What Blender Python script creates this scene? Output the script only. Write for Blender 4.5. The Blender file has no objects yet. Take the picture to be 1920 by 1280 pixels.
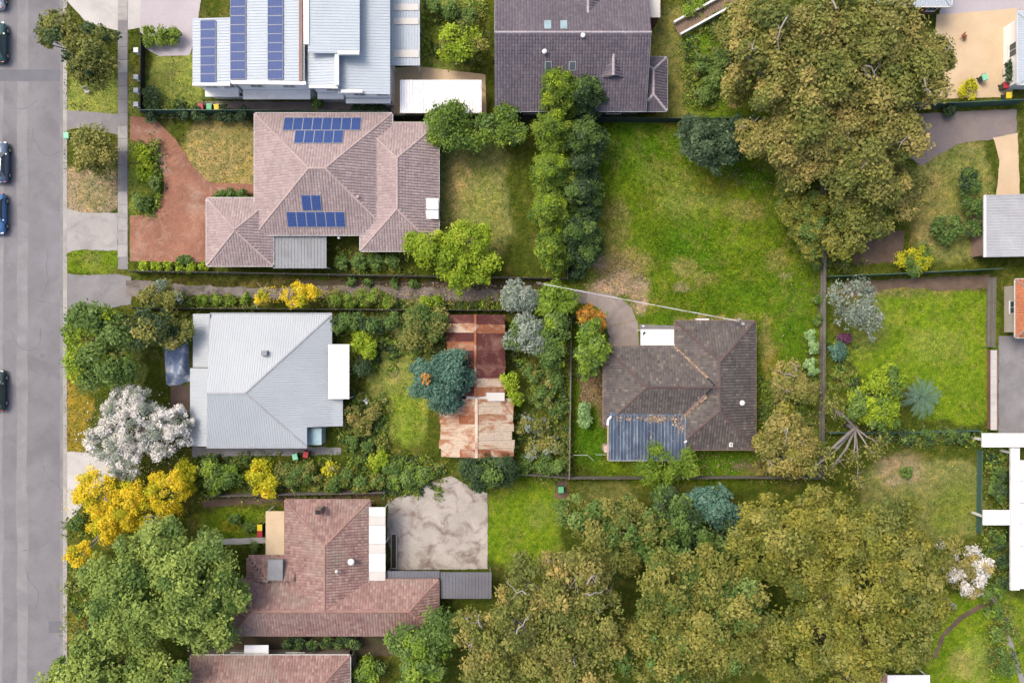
import bpy, math, random
import numpy as np
from mathutils import Vector, Matrix

random.seed(7)
RNG = np.random.default_rng(11)
SC = bpy.context.scene
COL = SC.collection

# ------------------------------------------------------------------ camera, sky, sun, exposure
CAM_H = 80.0          # drone height above the ground, metres
PXM = 17.0            # photograph pixels per metre on the ground
W, H = 1920, 1280
cam_d = bpy.data.cameras.new('camera')
cam = bpy.data.objects.new('camera', cam_d)
COL.objects.link(cam)
cam.location = (0, 0, CAM_H)
cam.rotation_euler = (0, 0, 0)
cam_d.sensor_width = 36
cam_d.lens = 36 * CAM_H / (W / PXM)
cam_d.clip_start = 1.0
cam_d.clip_end = 6000
SC.camera = cam

SUN_EL = math.radians(56)
SUN_AZ = math.atan2(-0.78, 0.55)      # from the upper left of the picture
world = bpy.data.worlds.new('World')
SC.world = world
world.use_nodes = True
wn = world.node_tree
wn.nodes.clear()
wo = wn.nodes.new('ShaderNodeOutputWorld')
wb = wn.nodes.new('ShaderNodeBackground')
sky = wn.nodes.new('ShaderNodeTexSky')
sky.sky_type = 'NISHITA'
sky.sun_disc = False
sky.sun_elevation = SUN_EL
sky.sun_rotation = SUN_AZ
sky.air_density = 1.0
sky.dust_density = 6.0
sky.ozone_density = 0.6
wn.links.new(sky.outputs[0], wb.inputs[0])
wb.inputs[1].default_value = 0.15
wn.links.new(wb.outputs[0], wo.inputs[0])

sun_d = bpy.data.lights.new('sun', 'SUN')
sun_d.energy = 0.95
sun_d.angle = math.radians(22)
sun_d.color = (1.0, 0.95, 0.87)
sun = bpy.data.objects.new('sun', sun_d)
COL.objects.link(sun)
sdir = Vector((math.sin(SUN_AZ) * math.cos(SUN_EL), math.cos(SUN_AZ) * math.cos(SUN_EL), math.sin(SUN_EL)))
sun.location = sdir * 200
sun.rotation_euler = sdir.to_track_quat('Z', 'Y').to_euler()

SC.view_settings.view_transform = 'Standard'
SC.view_settings.look = 'None'
SC.view_settings.exposure = 0.76
SC.view_settings.gamma = 1.0
SC.view_settings.use_curve_mapping = False


# ------------------------------------------------------------------ helpers
def P(px, py, z=0.0):
    """photograph pixel -> point of the place at height z"""
    k = (CAM_H - z) / CAM_H / PXM
    return Vector(((px - 960) * k, (640 - py) * k, z))


def woff(o):
    v = Vector((0, 0, 0))
    while o is not None:
        v += o.location
        o = o.parent
    return v


def tag(o, label=None, cat=None, group=None, kind=None):
    if label: o['label'] = label
    if cat: o['category'] = cat
    if group: o['group'] = group
    if kind: o['kind'] = kind
    return o


def empty(name, loc, label, cat, group=None, rz=0):
    o = bpy.data.objects.new(name, None)
    o.empty_display_size = 0.3
    COL.objects.link(o)
    o.location = loc
    o.rotation_euler = (0, 0, rz)
    return tag(o, label, cat, group)


def link(name, me, mat=None, parent=None, loc=None, local=False):
    o = bpy.data.objects.new(name, me)
    COL.objects.link(o)
    if mat is not None and len(me.materials) == 0:
        me.materials.append(mat)
    if parent is not None:
        o.parent = parent
    if local:
        o.location = loc or (0, 0, 0)
    else:
        o.location = Vector(loc or (0, 0, 0)) - woff(parent)
    return o


def npmesh(name, V, F, mat=None, tint=None, smooth=False):
    """V (n,3), F (m,k) numpy arrays"""
    me = bpy.data.meshes.new(name)
    V = np.ascontiguousarray(V, dtype=np.float32)
    F = np.ascontiguousarray(F, dtype=np.int32)
    k = F.shape[1]
    me.vertices.add(len(V))
    me.vertices.foreach_set('co', V.ravel())
    me.loops.add(F.size)
    me.loops.foreach_set('vertex_index', F.ravel())
    me.polygons.add(len(F))
    me.polygons.foreach_set('loop_start', np.arange(0, F.size, k, dtype=np.int32))
    me.update(calc_edges=True)
    if tint is not None:
        a = me.attributes.new('tint', 'FLOAT', 'FACE')
        a.data.foreach_set('value', np.ascontiguousarray(tint, dtype=np.float32))
    if smooth:
        me.polygons.foreach_set('use_smooth', np.ones(len(F), dtype=bool))
    if mat is not None:
        me.materials.append(mat)
    return me


class MB:
    def __init__(s):
        s.v = []; s.f = []; s.t = []

    def add(s, vs, fs, t=0.5):
        o = len(s.v)
        s.v += [tuple(p) for p in vs]
        s.f += [tuple(i + o for i in f) for f in fs]
        s.t += [t] * len(fs)
        return s

    def box(s, a, b, t=0.5):
        x0, y0, z0 = [min(p, q) for p, q in zip(a, b)]
        x1, y1, z1 = [max(p, q) for p, q in zip(a, b)]
        return s.add([(x0, y0, z0), (x1, y0, z0), (x1, y1, z0), (x0, y1, z0),
                      (x0, y0, z1), (x1, y0, z1), (x1, y1, z1), (x0, y1, z1)],
                     [(3, 2, 1, 0), (4, 5, 6, 7), (0, 1, 5, 4), (1, 2, 6, 5), (2, 3, 7, 6), (3, 0, 4, 7)], t)

    def bar(s, p, q, w, h=None, t=0.5, up=(0, 0, 1)):
        """square bar from p to q"""
        h = w if h is None else h
        p = Vector(p); q = Vector(q)
        d = (q - p)
        if d.length < 1e-6: return s
        d.normalize()
        u = Vector(up)
        if abs(d.dot(u)) > 0.98: u = Vector((0, 1, 0))
        a = d.cross(u).normalized() * (w / 2)
        b = a.cross(d).normalized() * (h / 2)
        vs = [p - a - b, p + a - b, p + a + b, p - a + b, q - a - b, q + a - b, q + a + b, q - a + b]
        return s.add(vs, [(3, 2, 1, 0), (4, 5, 6, 7), (0, 1, 5, 4), (1, 2, 6, 5), (2, 3, 7, 6), (3, 0, 4, 7)], t)

    def tube(s, pts, rad, n=6, t=0.5, cap=True):
        pts = [Vector(p) for p in pts]
        if not hasattr(rad, '__len__'): rad = [rad] * len(pts)
        o = len(s.v)
        ref = Vector((0.31, 0.23, 0.92))
        for i, p in enumerate(pts):
            d = (pts[min(i + 1, len(pts) - 1)] - pts[max(i - 1, 0)])
            d = d.normalized() if d.length > 1e-9 else Vector((0, 0, 1))
            a = d.cross(ref)
            if a.length < 0.05: a = d.cross(Vector((1, 0, 0)))
            a.normalize(); b = d.cross(a)
            for k in range(n):
                an = 2 * math.pi * k / n
                s.v.append(tuple(p + (a * math.cos(an) + b * math.sin(an)) * rad[i]))
        for i in range(len(pts) - 1):
            for k in range(n):
                k2 = (k + 1) % n
                s.f.append((o + i * n + k, o + i * n + k2, o + (i + 1) * n + k2, o + (i + 1) * n + k)); s.t.append(t)
        if cap:
            s.f.append(tuple(o + k for k in range(n))[::-1]); s.t.append(t)
            s.f.append(tuple(o + (len(pts) - 1) * n + k for k in range(n))); s.t.append(t)
        return s

    def prism(s, poly, z0, z1, t=0.5):
        """poly: list of (x,y) counter-clockwise; z may be lists per vertex"""
        n = len(poly)
        za = z0 if hasattr(z0, '__len__') else [z0] * n
        zb = z1 if hasattr(z1, '__len__') else [z1] * n
        vs = [(p[0], p[1], za[i]) for i, p in enumerate(poly)] + [(p[0], p[1], zb[i]) for i, p in enumerate(poly)]
        fs = [tuple(range(n))[::-1], tuple(range(n, 2 * n))]
        for i in range(n):
            j = (i + 1) % n
            fs.append((i, j, n + j, n + i))
        return s.add(vs, fs, t)

    def mesh(s, name, mat=None, smooth=False):
        me = bpy.data.meshes.new(name)
        me.from_pydata(s.v, [], s.f)
        me.update()
        a = me.attributes.new('tint', 'FLOAT', 'FACE')
        a.data.foreach_set('value', np.array(s.t, dtype=np.float32))
        if smooth:
            me.polygons.foreach_set('use_smooth', np.ones(len(me.polygons), dtype=bool))
        if mat is not None: me.materials.append(mat)
        return me

    def build(s, name, mat, parent=None, smooth=False, loc=None, local=False):
        return link(name, s.mesh(name, mat, smooth), mat, parent, loc, local)


# ------------------------------------------------------------------ materials
def srgb(r, g, b):
    f = lambda c: (c / 255 / 12.92) if c <= 10 else ((c / 255 + 0.055) / 1.055) ** 2.4
    return (f(r), f(g), f(b))


def new_mat(name):
    m = bpy.data.materials.new(name)
    m.use_nodes = True
    nt = m.node_tree
    nt.nodes.clear()
    out = nt.nodes.new('ShaderNodeOutputMaterial')
    b = nt.nodes.new('ShaderNodeBsdfPrincipled')
    nt.links.new(b.outputs[0], out.inputs[0])
    b.inputs['Specular IOR Level'].default_value = 0.3
    return m, nt, b, out


def ramp(nt, stops, fac=None):
    r = nt.nodes.new('ShaderNodeValToRGB')
    e = r.color_ramp.elements
    while len(e) < len(stops): e.new(0.5)
    for i, (p, c) in enumerate(stops):
        e[i].position = p
        e[i].color = (*c[:3], 1)
    if fac is not None: nt.links.new(fac, r.inputs[0])
    return r


def noise(nt, scale, detail=4, rough=0.6, vec=None, dist=0.0):
    n = nt.nodes.new('ShaderNodeTexNoise')
    n.inputs['Scale'].default_value = scale
    n.inputs['Detail'].default_value = detail
    n.inputs['Roughness'].default_value = rough
    n.inputs['Distortion'].default_value = dist
    if vec is not None: nt.links.new(vec, n.inputs['Vector'])
    return n


def mixc(nt, fac, a, b, mode='MIX'):
    m = nt.nodes.new('ShaderNodeMix')
    m.data_type = 'RGBA'
    m.blend_type = mode
    m.clamp_factor = True
    for sock, val in ((m.inputs[0], fac), (m.inputs[6], a), (m.inputs[7], b)):
        if hasattr(val, 'is_linked') or hasattr(val, 'node'):
            nt.links.new(val, sock)
        elif isinstance(val, (int, float)):
            sock.default_value = val
        else:
            sock.default_value = (*val[:3], 1)
    return m.outputs[2]


def coords(nt, kind='Object'):
    return nt.nodes.new('ShaderNodeTexCoord').outputs[kind]


def position(nt):
    return nt.nodes.new('ShaderNodeNewGeometry').outputs['Position']


def mul(c, k): return tuple(min(1, x * k) for x in c)


ALB = {'asphalt': .87, 'asphalt_worn': .87, 'asphalt_patch': .87, 'tile_brown': .68, 'tile_pink': 1.15, 'tile_slate': .85, 'metal_pale': .72, 'tile_red': .85,
       'patio_stained': .78, 'sand_paving': .82, 'concrete': .9, 'concrete_pale': .9, 'drive_concrete': .87, 'metal_blue_grey': .92, 'metal_white': 1, 'white_paint': 1,
       'poly_white': 1, 'render_white': 1.05, 'paving_lilac': .9, 'cap_slate': 1.0, 'cap_pink': 1.1, 'concrete_grey': .85, 'kerb_concrete': .9, 'leaf_mulch': 1, 'gravel': .95,
       'rust_pale': .9, 'bark_pale': .7}


def surf(name, col, var=0.18, scale=0.6, fine=9.0, rough=0.8, bump=0.0, bscale=14, metal=0.0, stain=None, samt=0.5, sscale=0.35,
         tint=None, spec=0.3):
    """plain weathered surface: broad and fine mottling, optional stain colour, optional per-face tint ramp (list of colours)"""
    k = ALB.get(name, 0.8)
    col = mul(col, k) if col else None
    stain = mul(stain, k) if stain else None
    tint = [mul(c, k) for c in tint] if tint else None
    m, nt, b, out = new_mat(name)
    pos = position(nt)
    n1 = noise(nt, scale, 4, 0.6, pos)
    n2 = noise(nt, fine, 3, 0.65, pos)
    if tint:
        at = nt.nodes.new('ShaderNodeAttribute'); at.attribute_name = 'tint'
        r0 = ramp(nt, [(i / (len(tint) - 1), c) for i, c in enumerate(tint)], at.outputs['Fac'])
        base = r0.outputs[0]
        k1 = ramp(nt, [(0.25, (1 - var,) * 3), (0.75, (1 + var,) * 3)], n1.outputs[0])
        base = mixc(nt, 1.0, base, k1.outputs[0], 'MULTIPLY')
    else:
        r1 = ramp(nt, [(0.28, mul(col, 1 - var)), (0.72, mul(col, 1 + var))], n1.outputs[0])
        base = r1.outputs[0]
    k2 = ramp(nt, [(0.3, (1 - var * 0.7,) * 3), (0.7, (1 + var * 0.5,) * 3)], n2.outputs[0])
    base = mixc(nt, 1.0, base, k2.outputs[0], 'MULTIPLY')
    if stain is not None:
        n3 = noise(nt, sscale, 5, 0.65, pos, 0.6)
        k3 = ramp(nt, [(0.48, (0, 0, 0)), (0.66, (samt,) * 3)], n3.outputs[0])
        base = mixc(nt, k3.outputs[0], base, stain)
    nt.links.new(base, b.inputs['Base Color'])
    b.inputs['Roughness'].default_value = rough
    b.inputs['Metallic'].default_value = metal
    b.inputs['Specular IOR Level'].default_value = spec
    if bump:
        n4 = noise(nt, bscale, 4, 0.7, pos)
        bp = nt.nodes.new('ShaderNodeBump')
        bp.inputs['Strength'].default_value = bump
        bp.inputs['Distance'].default_value = 0.05
        nt.links.new(n4.outputs[0], bp.inputs['Height'])
        nt.links.new(bp.outputs[0], b.inputs['Normal'])
    return m


def leaf_mat(name, cols, trans=0.30, rough=0.55):
    m, nt, b, out = new_mat(name)
    at = nt.nodes.new('ShaderNodeAttribute'); at.attribute_name = 'tint'
    r = ramp(nt, [(i / (len(cols) - 1), c) for i, c in enumerate(cols)], at.outputs['Fac'])
    nt.links.new(r.outputs[0], b.inputs['Base Color'])
    b.inputs['Roughness'].default_value = rough
    b.inputs['Specular IOR Level'].default_value = 0.25
    t = nt.nodes.new('ShaderNodeBsdfTranslucent')
    nt.links.new(r.outputs[0], t.inputs[0])
    mx = nt.nodes.new('ShaderNodeMixShader')
    mx.inputs[0].default_value = trans
    nt.links.new(b.outputs[0], mx.inputs[1])
    nt.links.new(t.outputs[0], mx.inputs[2])
    nt.links.new(mx.outputs[0], out.inputs[0])
    return m


def brick_mat(name, c1, c2, mortar, scale=4.0, rough=0.85, bw=0.5, rh=0.25):
    m, nt, b, out = new_mat(name)
    pos = position(nt)
    br = nt.nodes.new('ShaderNodeTexBrick')
    br.inputs['Color1'].default_value = (*mul(c1, .82), 1)
    br.inputs['Color2'].default_value = (*mul(c2, .82), 1)
    br.inputs['Mortar'].default_value = (*mul(mortar, .82), 1)
    br.inputs['Scale'].default_value = scale
    br.inputs['Mortar Size'].default_value = 0.02
    br.inputs['Brick Width'].default_value = bw
    br.inputs['Row Height'].default_value = rh
    nt.links.new(pos, br.inputs['Vector'])
    n1 = noise(nt, 0.35, 5, 0.65, pos, 0.5)
    k = ramp(nt, [(0.3, (0.72, 0.70, 0.70)), (0.7, (1.25, 1.22, 1.2))], n1.outputs[0])
    c = mixc(nt, 1.0, br.outputs[0], k.outputs[0], 'MULTIPLY')
    if name == 'brick_paving':
        n2 = noise(nt, 0.5, 6, 0.7, pos, 1.2)
        kk = ramp(nt, [(0.50, (0, 0, 0)), (0.72, (.75, .75, .75))], n2.outputs[0])
        c = mixc(nt, kk.outputs[0], c, (0.33, 0.25, 0.19))
        n3 = noise(nt, 5.0, 4, 0.7, pos)
        k3 = ramp(nt, [(0.3, (.75, .75, .75)), (0.7, (1.25, 1.2, 1.2))], n3.outputs[0])
        c = mixc(nt, 1.0, c, k3.outputs[0], 'MULTIPLY')
    nt.links.new(c, b.inputs['Base Color'])
    b.inputs['Roughness'].default_value = rough
    return m


M = {}
M['asphalt'] = surf('asphalt', (0.200, 0.194, 0.208), 0.15, 0.25, 9, 0.9, 0.3, 20, stain=(0.13, 0.126, 0.135), samt=0.5, sscale=0.22)
M['asphalt_patch'] = surf('asphalt_patch', (0.155, 0.155, 0.175), 0.10, 0.5, 7, 0.9, 0.15, 20)
M['asphalt_worn'] = surf('asphalt_worn', (0.245, 0.24, 0.247), 0.16, 0.3, 8, 0.9, 0.2, 20, stain=(0.18, 0.175, 0.185), samt=0.7, sscale=0.3)
M['kerb'] = surf('kerb_concrete', (0.36, 0.34, 0.32), 0.15, 0.5, 6, 0.9, 0.1, stain=(0.22, 0.20, 0.18))
M['concrete'] = surf('concrete', (0.34, 0.325, 0.31), 0.12, 0.4, 6, 0.9, 0.1, stain=(0.20, 0.19, 0.185), samt=0.6, sscale=0.5)
M['concrete_grey'] = surf('concrete_grey', (0.235, 0.225, 0.228), 0.14, 0.4, 6, 0.9, 0.1, stain=(0.16, 0.15, 0.15), samt=0.5, sscale=0.5)
M['concrete_pale'] = surf('concrete_pale', (0.47, 0.45, 0.43), 0.10, 0.3, 5, 0.9, 0.08, stain=(0.33, 0.32, 0.31), samt=0.5, sscale=0.4)
M['paving_lilac'] = surf('paving_lilac', (0.40, 0.365, 0.39), 0.07, 0.3, 5, 0.85, 0.08)
M['drive_concrete'] = surf('drive_concrete', (0.285, 0.242, 0.215), 0.16, 0.5, 6, 0.92, 0.15, stain=(0.15, 0.13, 0.12), samt=0.55, sscale=0.5)
M['gravel'] = surf('gravel', (0.185, 0.162, 0.148), 0.28, 0.7, 11, 0.95, 0.5, 25, stain=(0.075, 0.06, 0.045), samt=0.8, sscale=0.8)
M['leaf_mulch'] = surf('leaf_mulch', (0.065, 0.048, 0.030), 0.35, 0.8, 9, 0.95, 0.5, 20, stain=(0.05, 0.06, 0.02), samt=0.6, sscale=0.6)
M['straw'] = surf('straw', (0.29, 0.225, 0.145), 0.25, 0.8, 9, 0.95, 0.4, 20, stain=(0.16, 0.13, 0.06), samt=0.6, sscale=0.9)
M['soil'] = surf('soil', (0.15, 0.105, 0.075), 0.28, 0.8, 8, 0.95, 0.4, 18, stain=(0.08, 0.06, 0.04), samt=0.5)
M['patio_stained'] = surf('patio_stained', (0.44, 0.40, 0.36), 0.16, 0.4, 5, 0.9, 0.1, stain=(0.19, 0.14, 0.115), samt=0.9, sscale=0.6)
M['sand_paving'] = surf('sand_paving', (0.60, 0.46, 0.30), 0.07, 0.3, 5, 0.9, 0.05, stain=(0.50, 0.36, 0.22), samt=0.4)
M['lilac_paving_dark'] = surf('lilac_paving_dark', (0.22, 0.185, 0.18), 0.14, 0.4, 6, 0.9, 0.1, stain=(0.30, 0.24, 0.19), samt=0.5)
M['brick_paving'] = brick_mat('brick_paving', (0.31, 0.132, 0.078), (0.25, 0.112, 0.075), (0.31, 0.20, 0.14), 4.0)
M['brick_wall'] = brick_mat('brick_wall', (0.24, 0.10, 0.07), (0.19, 0.085, 0.065), (0.30, 0.26, 0.22), 4.2)
M['brick_dark'] = brick_mat('brick_dark', (0.13, 0.075, 0.055), (0.10, 0.06, 0.05), (0.2, 0.18, 0.15), 4.2)
M['render_white'] = surf('render_white', (0.72, 0.72, 0.72), 0.05, 0.6, 6, 0.85)
M['render_cream'] = surf('render_cream', (0.55, 0.50, 0.42), 0.07, 0.6, 6, 0.85)
M['weatherboard'] = surf('weatherboard', (0.48, 0.50, 0.52), 0.07, 0.6, 6, 0.8)
M['tile_brown'] = surf('tile_brown', None, 0.20, 0.5, 7, 0.9, 0.2, 20, tint=[(0.100, 0.088, 0.084), (0.130, 0.114, 0.108), (0.150, 0.130, 0.122), (0.172, 0.150, 0.134), (0.25, 0.215, 0.17)])
M['tile_pink'] = surf('tile_pink', None, 0.12, 0.4, 6, 0.85, 0.1, 20, tint=[(0.215, 0.165, 0.165), (0.255, 0.20, 0.195), (0.30, 0.235, 0.225)])
M['tile_slate'] = surf('tile_slate', None, 0.14, 0.4, 6, 0.8, 0.1, 20, tint=[(0.100, 0.088, 0.110), (0.125, 0.108, 0.130), (0.160, 0.134, 0.150)])
M['tile_red'] = surf('tile_red', None, 0.18, 0.4, 6, 0.88, 0.15, 20, stain=(0.30, 0.27, 0.22), samt=0.45, sscale=0.25, tint=[(0.20, 0.115, 0.105), (0.26, 0.155, 0.14), (0.30, 0.19, 0.165), (0.36, 0.26, 0.22)])
M['tile_orange'] = surf('tile_orange', None, 0.12, 0.4, 6, 0.85, 0.1, 20, tint=[(0.36, 0.13, 0.06), (0.45, 0.17, 0.085)])
M['cap_brown'] = surf('cap_brown', (0.125, 0.085, 0.080), 0.2, 0.7, 8, 0.9, 0.1)
M['cap_pink'] = surf('cap_pink', (0.33, 0.255, 0.24), 0.1, 0.7, 8, 0.85)
M['cap_slate'] = surf('cap_slate', (0.33, 0.29, 0.31), 0.15, 0.7, 8, 0.85)
M['cap_red'] = surf('cap_red', (0.34, 0.20, 0.165), 0.18, 0.7, 8, 0.85)
M['metal_blue_grey'] = surf('metal_blue_grey', (0.38, 0.43, 0.475), 0.05, 0.25, 3, 0.5, spec=0.4)
M['metal_pale'] = surf('metal_pale', (0.49, 0.53, 0.56), 0.05, 0.2, 3, 0.5, stain=(0.42, 0.47, 0.52), samt=0.5, sscale=0.15, spec=0.4)
M['metal_grey'] = surf('metal_grey', (0.26, 0.27, 0.285), 0.1, 0.4, 4, 0.6, stain=(0.18, 0.18, 0.19))
M['metal_zinc'] = surf('metal_zinc', (0.40, 0.41, 0.43), 0.1, 0.4, 4, 0.55, stain=(0.30, 0.30, 0.32))
M['metal_slate'] = surf('metal_slate', (0.155, 0.155, 0.18), 0.12, 0.4, 4, 0.6)
M['metal_white'] = surf('metal_white', (0.70, 0.70, 0.71), 0.06, 0.5, 5, 0.5, stain=(0.50, 0.49, 0.46), samt=0.45, sscale=0.6)
M['white_paint'] = surf('white_paint', (0.66, 0.66, 0.65), 0.06, 0.6, 6, 0.6, stain=(0.48, 0.46, 0.42), samt=0.4, sscale=0.7)
M['poly_white'] = surf('poly_white', (0.74, 0.74, 0.74), 0.04, 0.6, 6, 0.45, stain=(0.58, 0.57, 0.54), samt=0.35, sscale=0.8)
M['poly_cream'] = surf('poly_cream', (0.60, 0.57, 0.53), 0.05, 0.6, 6, 0.45)
M['rust_red'] = surf('rust_red', (0.115, 0.035, 0.030), 0.3, 0.5, 6, 0.85, 0.1, stain=(0.30, 0.16, 0.12), samt=0.8, sscale=0.55)
M['rust_pale'] = surf('rust_pale', (0.56, 0.46, 0.36), 0.15, 0.8, 6, 0.85, 0.1, stain=(0.28, 0.095, 0.045), samt=0.95, sscale=0.40)
def rust_mat():
    m, nt, b, out = new_mat('rust_patchy')
    pos = position(nt)
    mp = nt.nodes.new('ShaderNodeMapping'); mp.inputs['Scale'].default_value = (0.45, 1.0, 1.0); nt.links.new(pos, mp.inputs[0])
    n1 = noise(nt, 0.55, 6, 0.68, mp.outputs[0], 0.5)
    r = ramp(nt, [(0.30, (0.40, 0.33, 0.26)), (0.45, (0.44, 0.35, 0.26)), (0.54, (0.30, 0.15, 0.085)), (0.64, (0.19, 0.065, 0.032)), (0.78, (0.11, 0.04, 0.028))], n1.outputs[0])
    n2 = noise(nt, 5, 4, 0.7, pos); k = ramp(nt, [(0.3, (.8, .8, .8)), (.7, (1.2, 1.2, 1.2))], n2.outputs[0])
    nt.links.new(mixc(nt, 1.0, r.outputs[0], k.outputs[0], 'MULTIPLY'), b.inputs['Base Color'])
    b.inputs['Roughness'].default_value = .85
    return m


M['rust_patchy'] = rust_mat()
M['rust_orange'] = surf('rust_orange', (0.30, 0.11, 0.05), 0.25, 0.8, 6, 0.85, 0.1, stain=(0.52, 0.42, 0.33), samt=0.8, sscale=0.5)
M['gutter_white'] = surf('gutter_white', (0.62, 0.61, 0.58), 0.08, 0.8, 6, 0.6)
M['gutter_brown'] = surf('gutter_brown', (0.26, 0.17, 0.14), 0.12, 0.8, 6, 0.7)
M['gutter_grey'] = surf('gutter_grey', (0.32, 0.34, 0.36), 0.08, 0.8, 6, 0.6)
M['timber'] = surf('timber', (0.24, 0.17, 0.12), 0.2, 0.9, 8, 0.85)
M['timber_grey'] = surf('timber_grey', (0.22, 0.20, 0.18), 0.2, 0.9, 8, 0.9)
M['timber_pale'] = surf('timber_pale', (0.50, 0.36, 0.24), 0.15, 0.9, 8, 0.8)
M['deck'] = surf('deck', (0.115, 0.08, 0.065), 0.2, 0.9, 8, 0.85)
M['fence_green'] = surf('fence_green', (0.075, 0.15, 0.115), 0.1, 0.5, 6, 0.6)
M['fence_dark'] = surf('fence_dark', (0.045, 0.065, 0.055), 0.1, 0.5, 6, 0.6)
M['black'] = surf('black_rubber', (0.022, 0.024, 0.026), 0.1, 1, 6, 0.6)
M['bark_grey'] = surf('bark_grey', (0.28, 0.25, 0.23), 0.2, 1.2, 8, 0.9, 0.3)
M['bark_brown'] = surf('bark_brown', (0.12, 0.09, 0.065), 0.25, 1.2, 8, 0.95, 0.3)
M['bark_pale'] = surf('bark_pale', (0.40, 0.36, 0.33), 0.15, 1.2, 8, 0.9, 0.3)
M['cable'] = surf('cable_grey', (0.62, 0.61, 0.60), 0.05, 1, 6, 0.6)
M['pipe_pale'] = surf('pipe_pale', (0.42, 0.48, 0.42), 0.08, 1, 6, 0.5)
M['pink_plastic'] = surf('pink_plastic', (0.62, 0.47, 0.43), 0.05, 1, 6, 0.6)
M['chrome'] = surf('steel', (0.55, 0.56, 0.58), 0.05, 1, 6, 0.35, metal=0.7)
M['tyre'] = surf('tyre', (0.025, 0.025, 0.027), 0.1, 1, 6, 0.9)
M['lamp_red'] = surf('lamp_red', (0.4, 0.03, 0.03), 0.05, 1, 6, 0.3)
M['lamp_clear'] = surf('lamp_clear', (0.7, 0.72, 0.75), 0.05, 1, 6, 0.2)
M['tarp_blue'] = surf('tarp_blue', (0.20, 0.27, 0.42), 0.2, 0.9, 5, 0.6, stain=(0.70, 0.73, 0.76), samt=1.0, sscale=0.9)


def glass_mat(name, col, rough=0.12):
    m, nt, b, out = new_mat(name)
    n = noise(nt, 0.8, 2, 0.5, position(nt))
    r = ramp(nt, [(0.3, mul(col, 0.8)), (0.7, mul(col, 1.2))], n.outputs[0])
    nt.links.new(r.outputs[0], b.inputs['Base Color'])
    b.inputs['Roughness'].default_value = rough
    b.inputs['Specular IOR Level'].default_value = 0.6
    return m


M['glass'] = glass_mat('window_glass', (0.05, 0.065, 0.075))
M['glass_sky'] = glass_mat('skylight_glass', (0.22, 0.33, 0.36), 0.2)


def solar_mat():
    m, nt, b, out = new_mat('solar_cells')
    uv = coords(nt, 'Object')
    br = nt.nodes.new('ShaderNodeTexBrick')
    br.offset = 0.0
    br.inputs['Color1'].default_value = (0.020, 0.045, 0.155, 1)
    br.inputs['Color2'].default_value = (0.026, 0.058, 0.19, 1)
    br.inputs['Mortar'].default_value = (0.09, 0.13, 0.25, 1)
    br.inputs['Scale'].default_value = 1.0
    br.inputs['Mortar Size'].default_value = 0.008
    br.inputs['Brick Width'].default_value = 0.156
    br.inputs['Row Height'].default_value = 0.156
    nt.links.new(uv, br.inputs['Vector'])
    nt.links.new(br.outputs[0], b.inputs['Base Color'])
    b.inputs['Roughness'].default_value = 0.4
    b.inputs['Specular IOR Level'].default_value = 0.12
    return m


M['solar'] = solar_mat()


def blue_patio_mat():
    m, nt, b, out = new_mat('blue_corrugated_sheet')
    pos = position(nt)
    mp = nt.nodes.new('ShaderNodeMapping')
    mp.inputs['Scale'].default_value = (1.0, 0.22, 1.0)
    nt.links.new(pos, mp.inputs[0])
    n1 = noise(nt, 1.6, 5, 0.7, mp.outputs[0])
    n2 = noise(nt, 0.45, 3, 0.6, pos)
    base = ramp(nt, [(0.3, (0.045, 0.064, 0.104)), (0.52, (0.078, 0.106, 0.156)), (0.72, (0.19, 0.225, 0.27))], n1.outputs[0])
    k = ramp(nt, [(0.35, (0.85, 0.85, 0.85)), (0.65, (1.25, 1.25, 1.2))], n2.outputs[0])
    c = mixc(nt, 1.0, base.outputs[0], k.outputs[0], 'MULTIPLY')
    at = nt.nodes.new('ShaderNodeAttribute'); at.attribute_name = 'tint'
    kt = ramp(nt, [(0.2, (.62, .62, .64)), (.8, (1.35, 1.35, 1.32))], at.outputs['Fac'])  # face tint darkens pans and lightens ribs, corrugation shading painted into the colour
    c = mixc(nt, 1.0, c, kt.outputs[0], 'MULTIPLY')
    nt.links.new(c, b.inputs['Base Color'])
    b.inputs['Roughness'].default_value = 0.6
    return m


M['patio_blue'] = blue_patio_mat()


def ground_mat():
    m, nt, b, out = new_mat('ground_cover')
    pos = position(nt)
    at = nt.nodes.new('ShaderNodeAttribute'); at.attribute_name = 'Col'
    n1 = noise(nt, 0.35, 5, 0.65, pos, 0.4)
    n2 = noise(nt, 1.7, 5, 0.7, pos, 0.3)
    n3 = noise(nt, 7.0, 3, 0.7, pos)
    k1 = ramp(nt, [(0.30, (0.80, 0.88, 0.75)), (0.55, (1, 1, 1)), (0.75, (1.38, 1.12, 1.25))], n1.outputs[0])
    k2 = ramp(nt, [(0.32, (0.62, 0.70, 0.60)), (0.50, (1, 1, 1)), (0.68, (1.55, 1.32, 1.45))], n2.outputs[0])
    k3 = ramp(nt, [(0.3, (0.55, 0.58, 0.52)), (0.7, (1.42, 1.38, 1.38))], n3.outputs[0])
    c = mixc(nt, 1.0, at.outputs['Color'], k1.outputs[0], 'MULTIPLY')
    c = mixc(nt, 1.0, c, k2.outputs[0], 'MULTIPLY')
    c = mixc(nt, 1.0, c, k3.outputs[0], 'MULTIPLY')
    nt.links.new(c, b.inputs['Base Color'])
    b.inputs['Roughness'].default_value = 0.95
    b.inputs['Specular IOR Level'].default_value = 0.08
    bp = nt.nodes.new('ShaderNodeBump')
    bp.inputs['Strength'].default_value = 0.6
    bp.inputs['Distance'].default_value = 0.08
    nt.links.new(n3.outputs[0], bp.inputs['Height'])
    nt.links.new(bp.outputs[0], b.inputs['Normal'])
    return m


M['ground'] = ground_mat()


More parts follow.
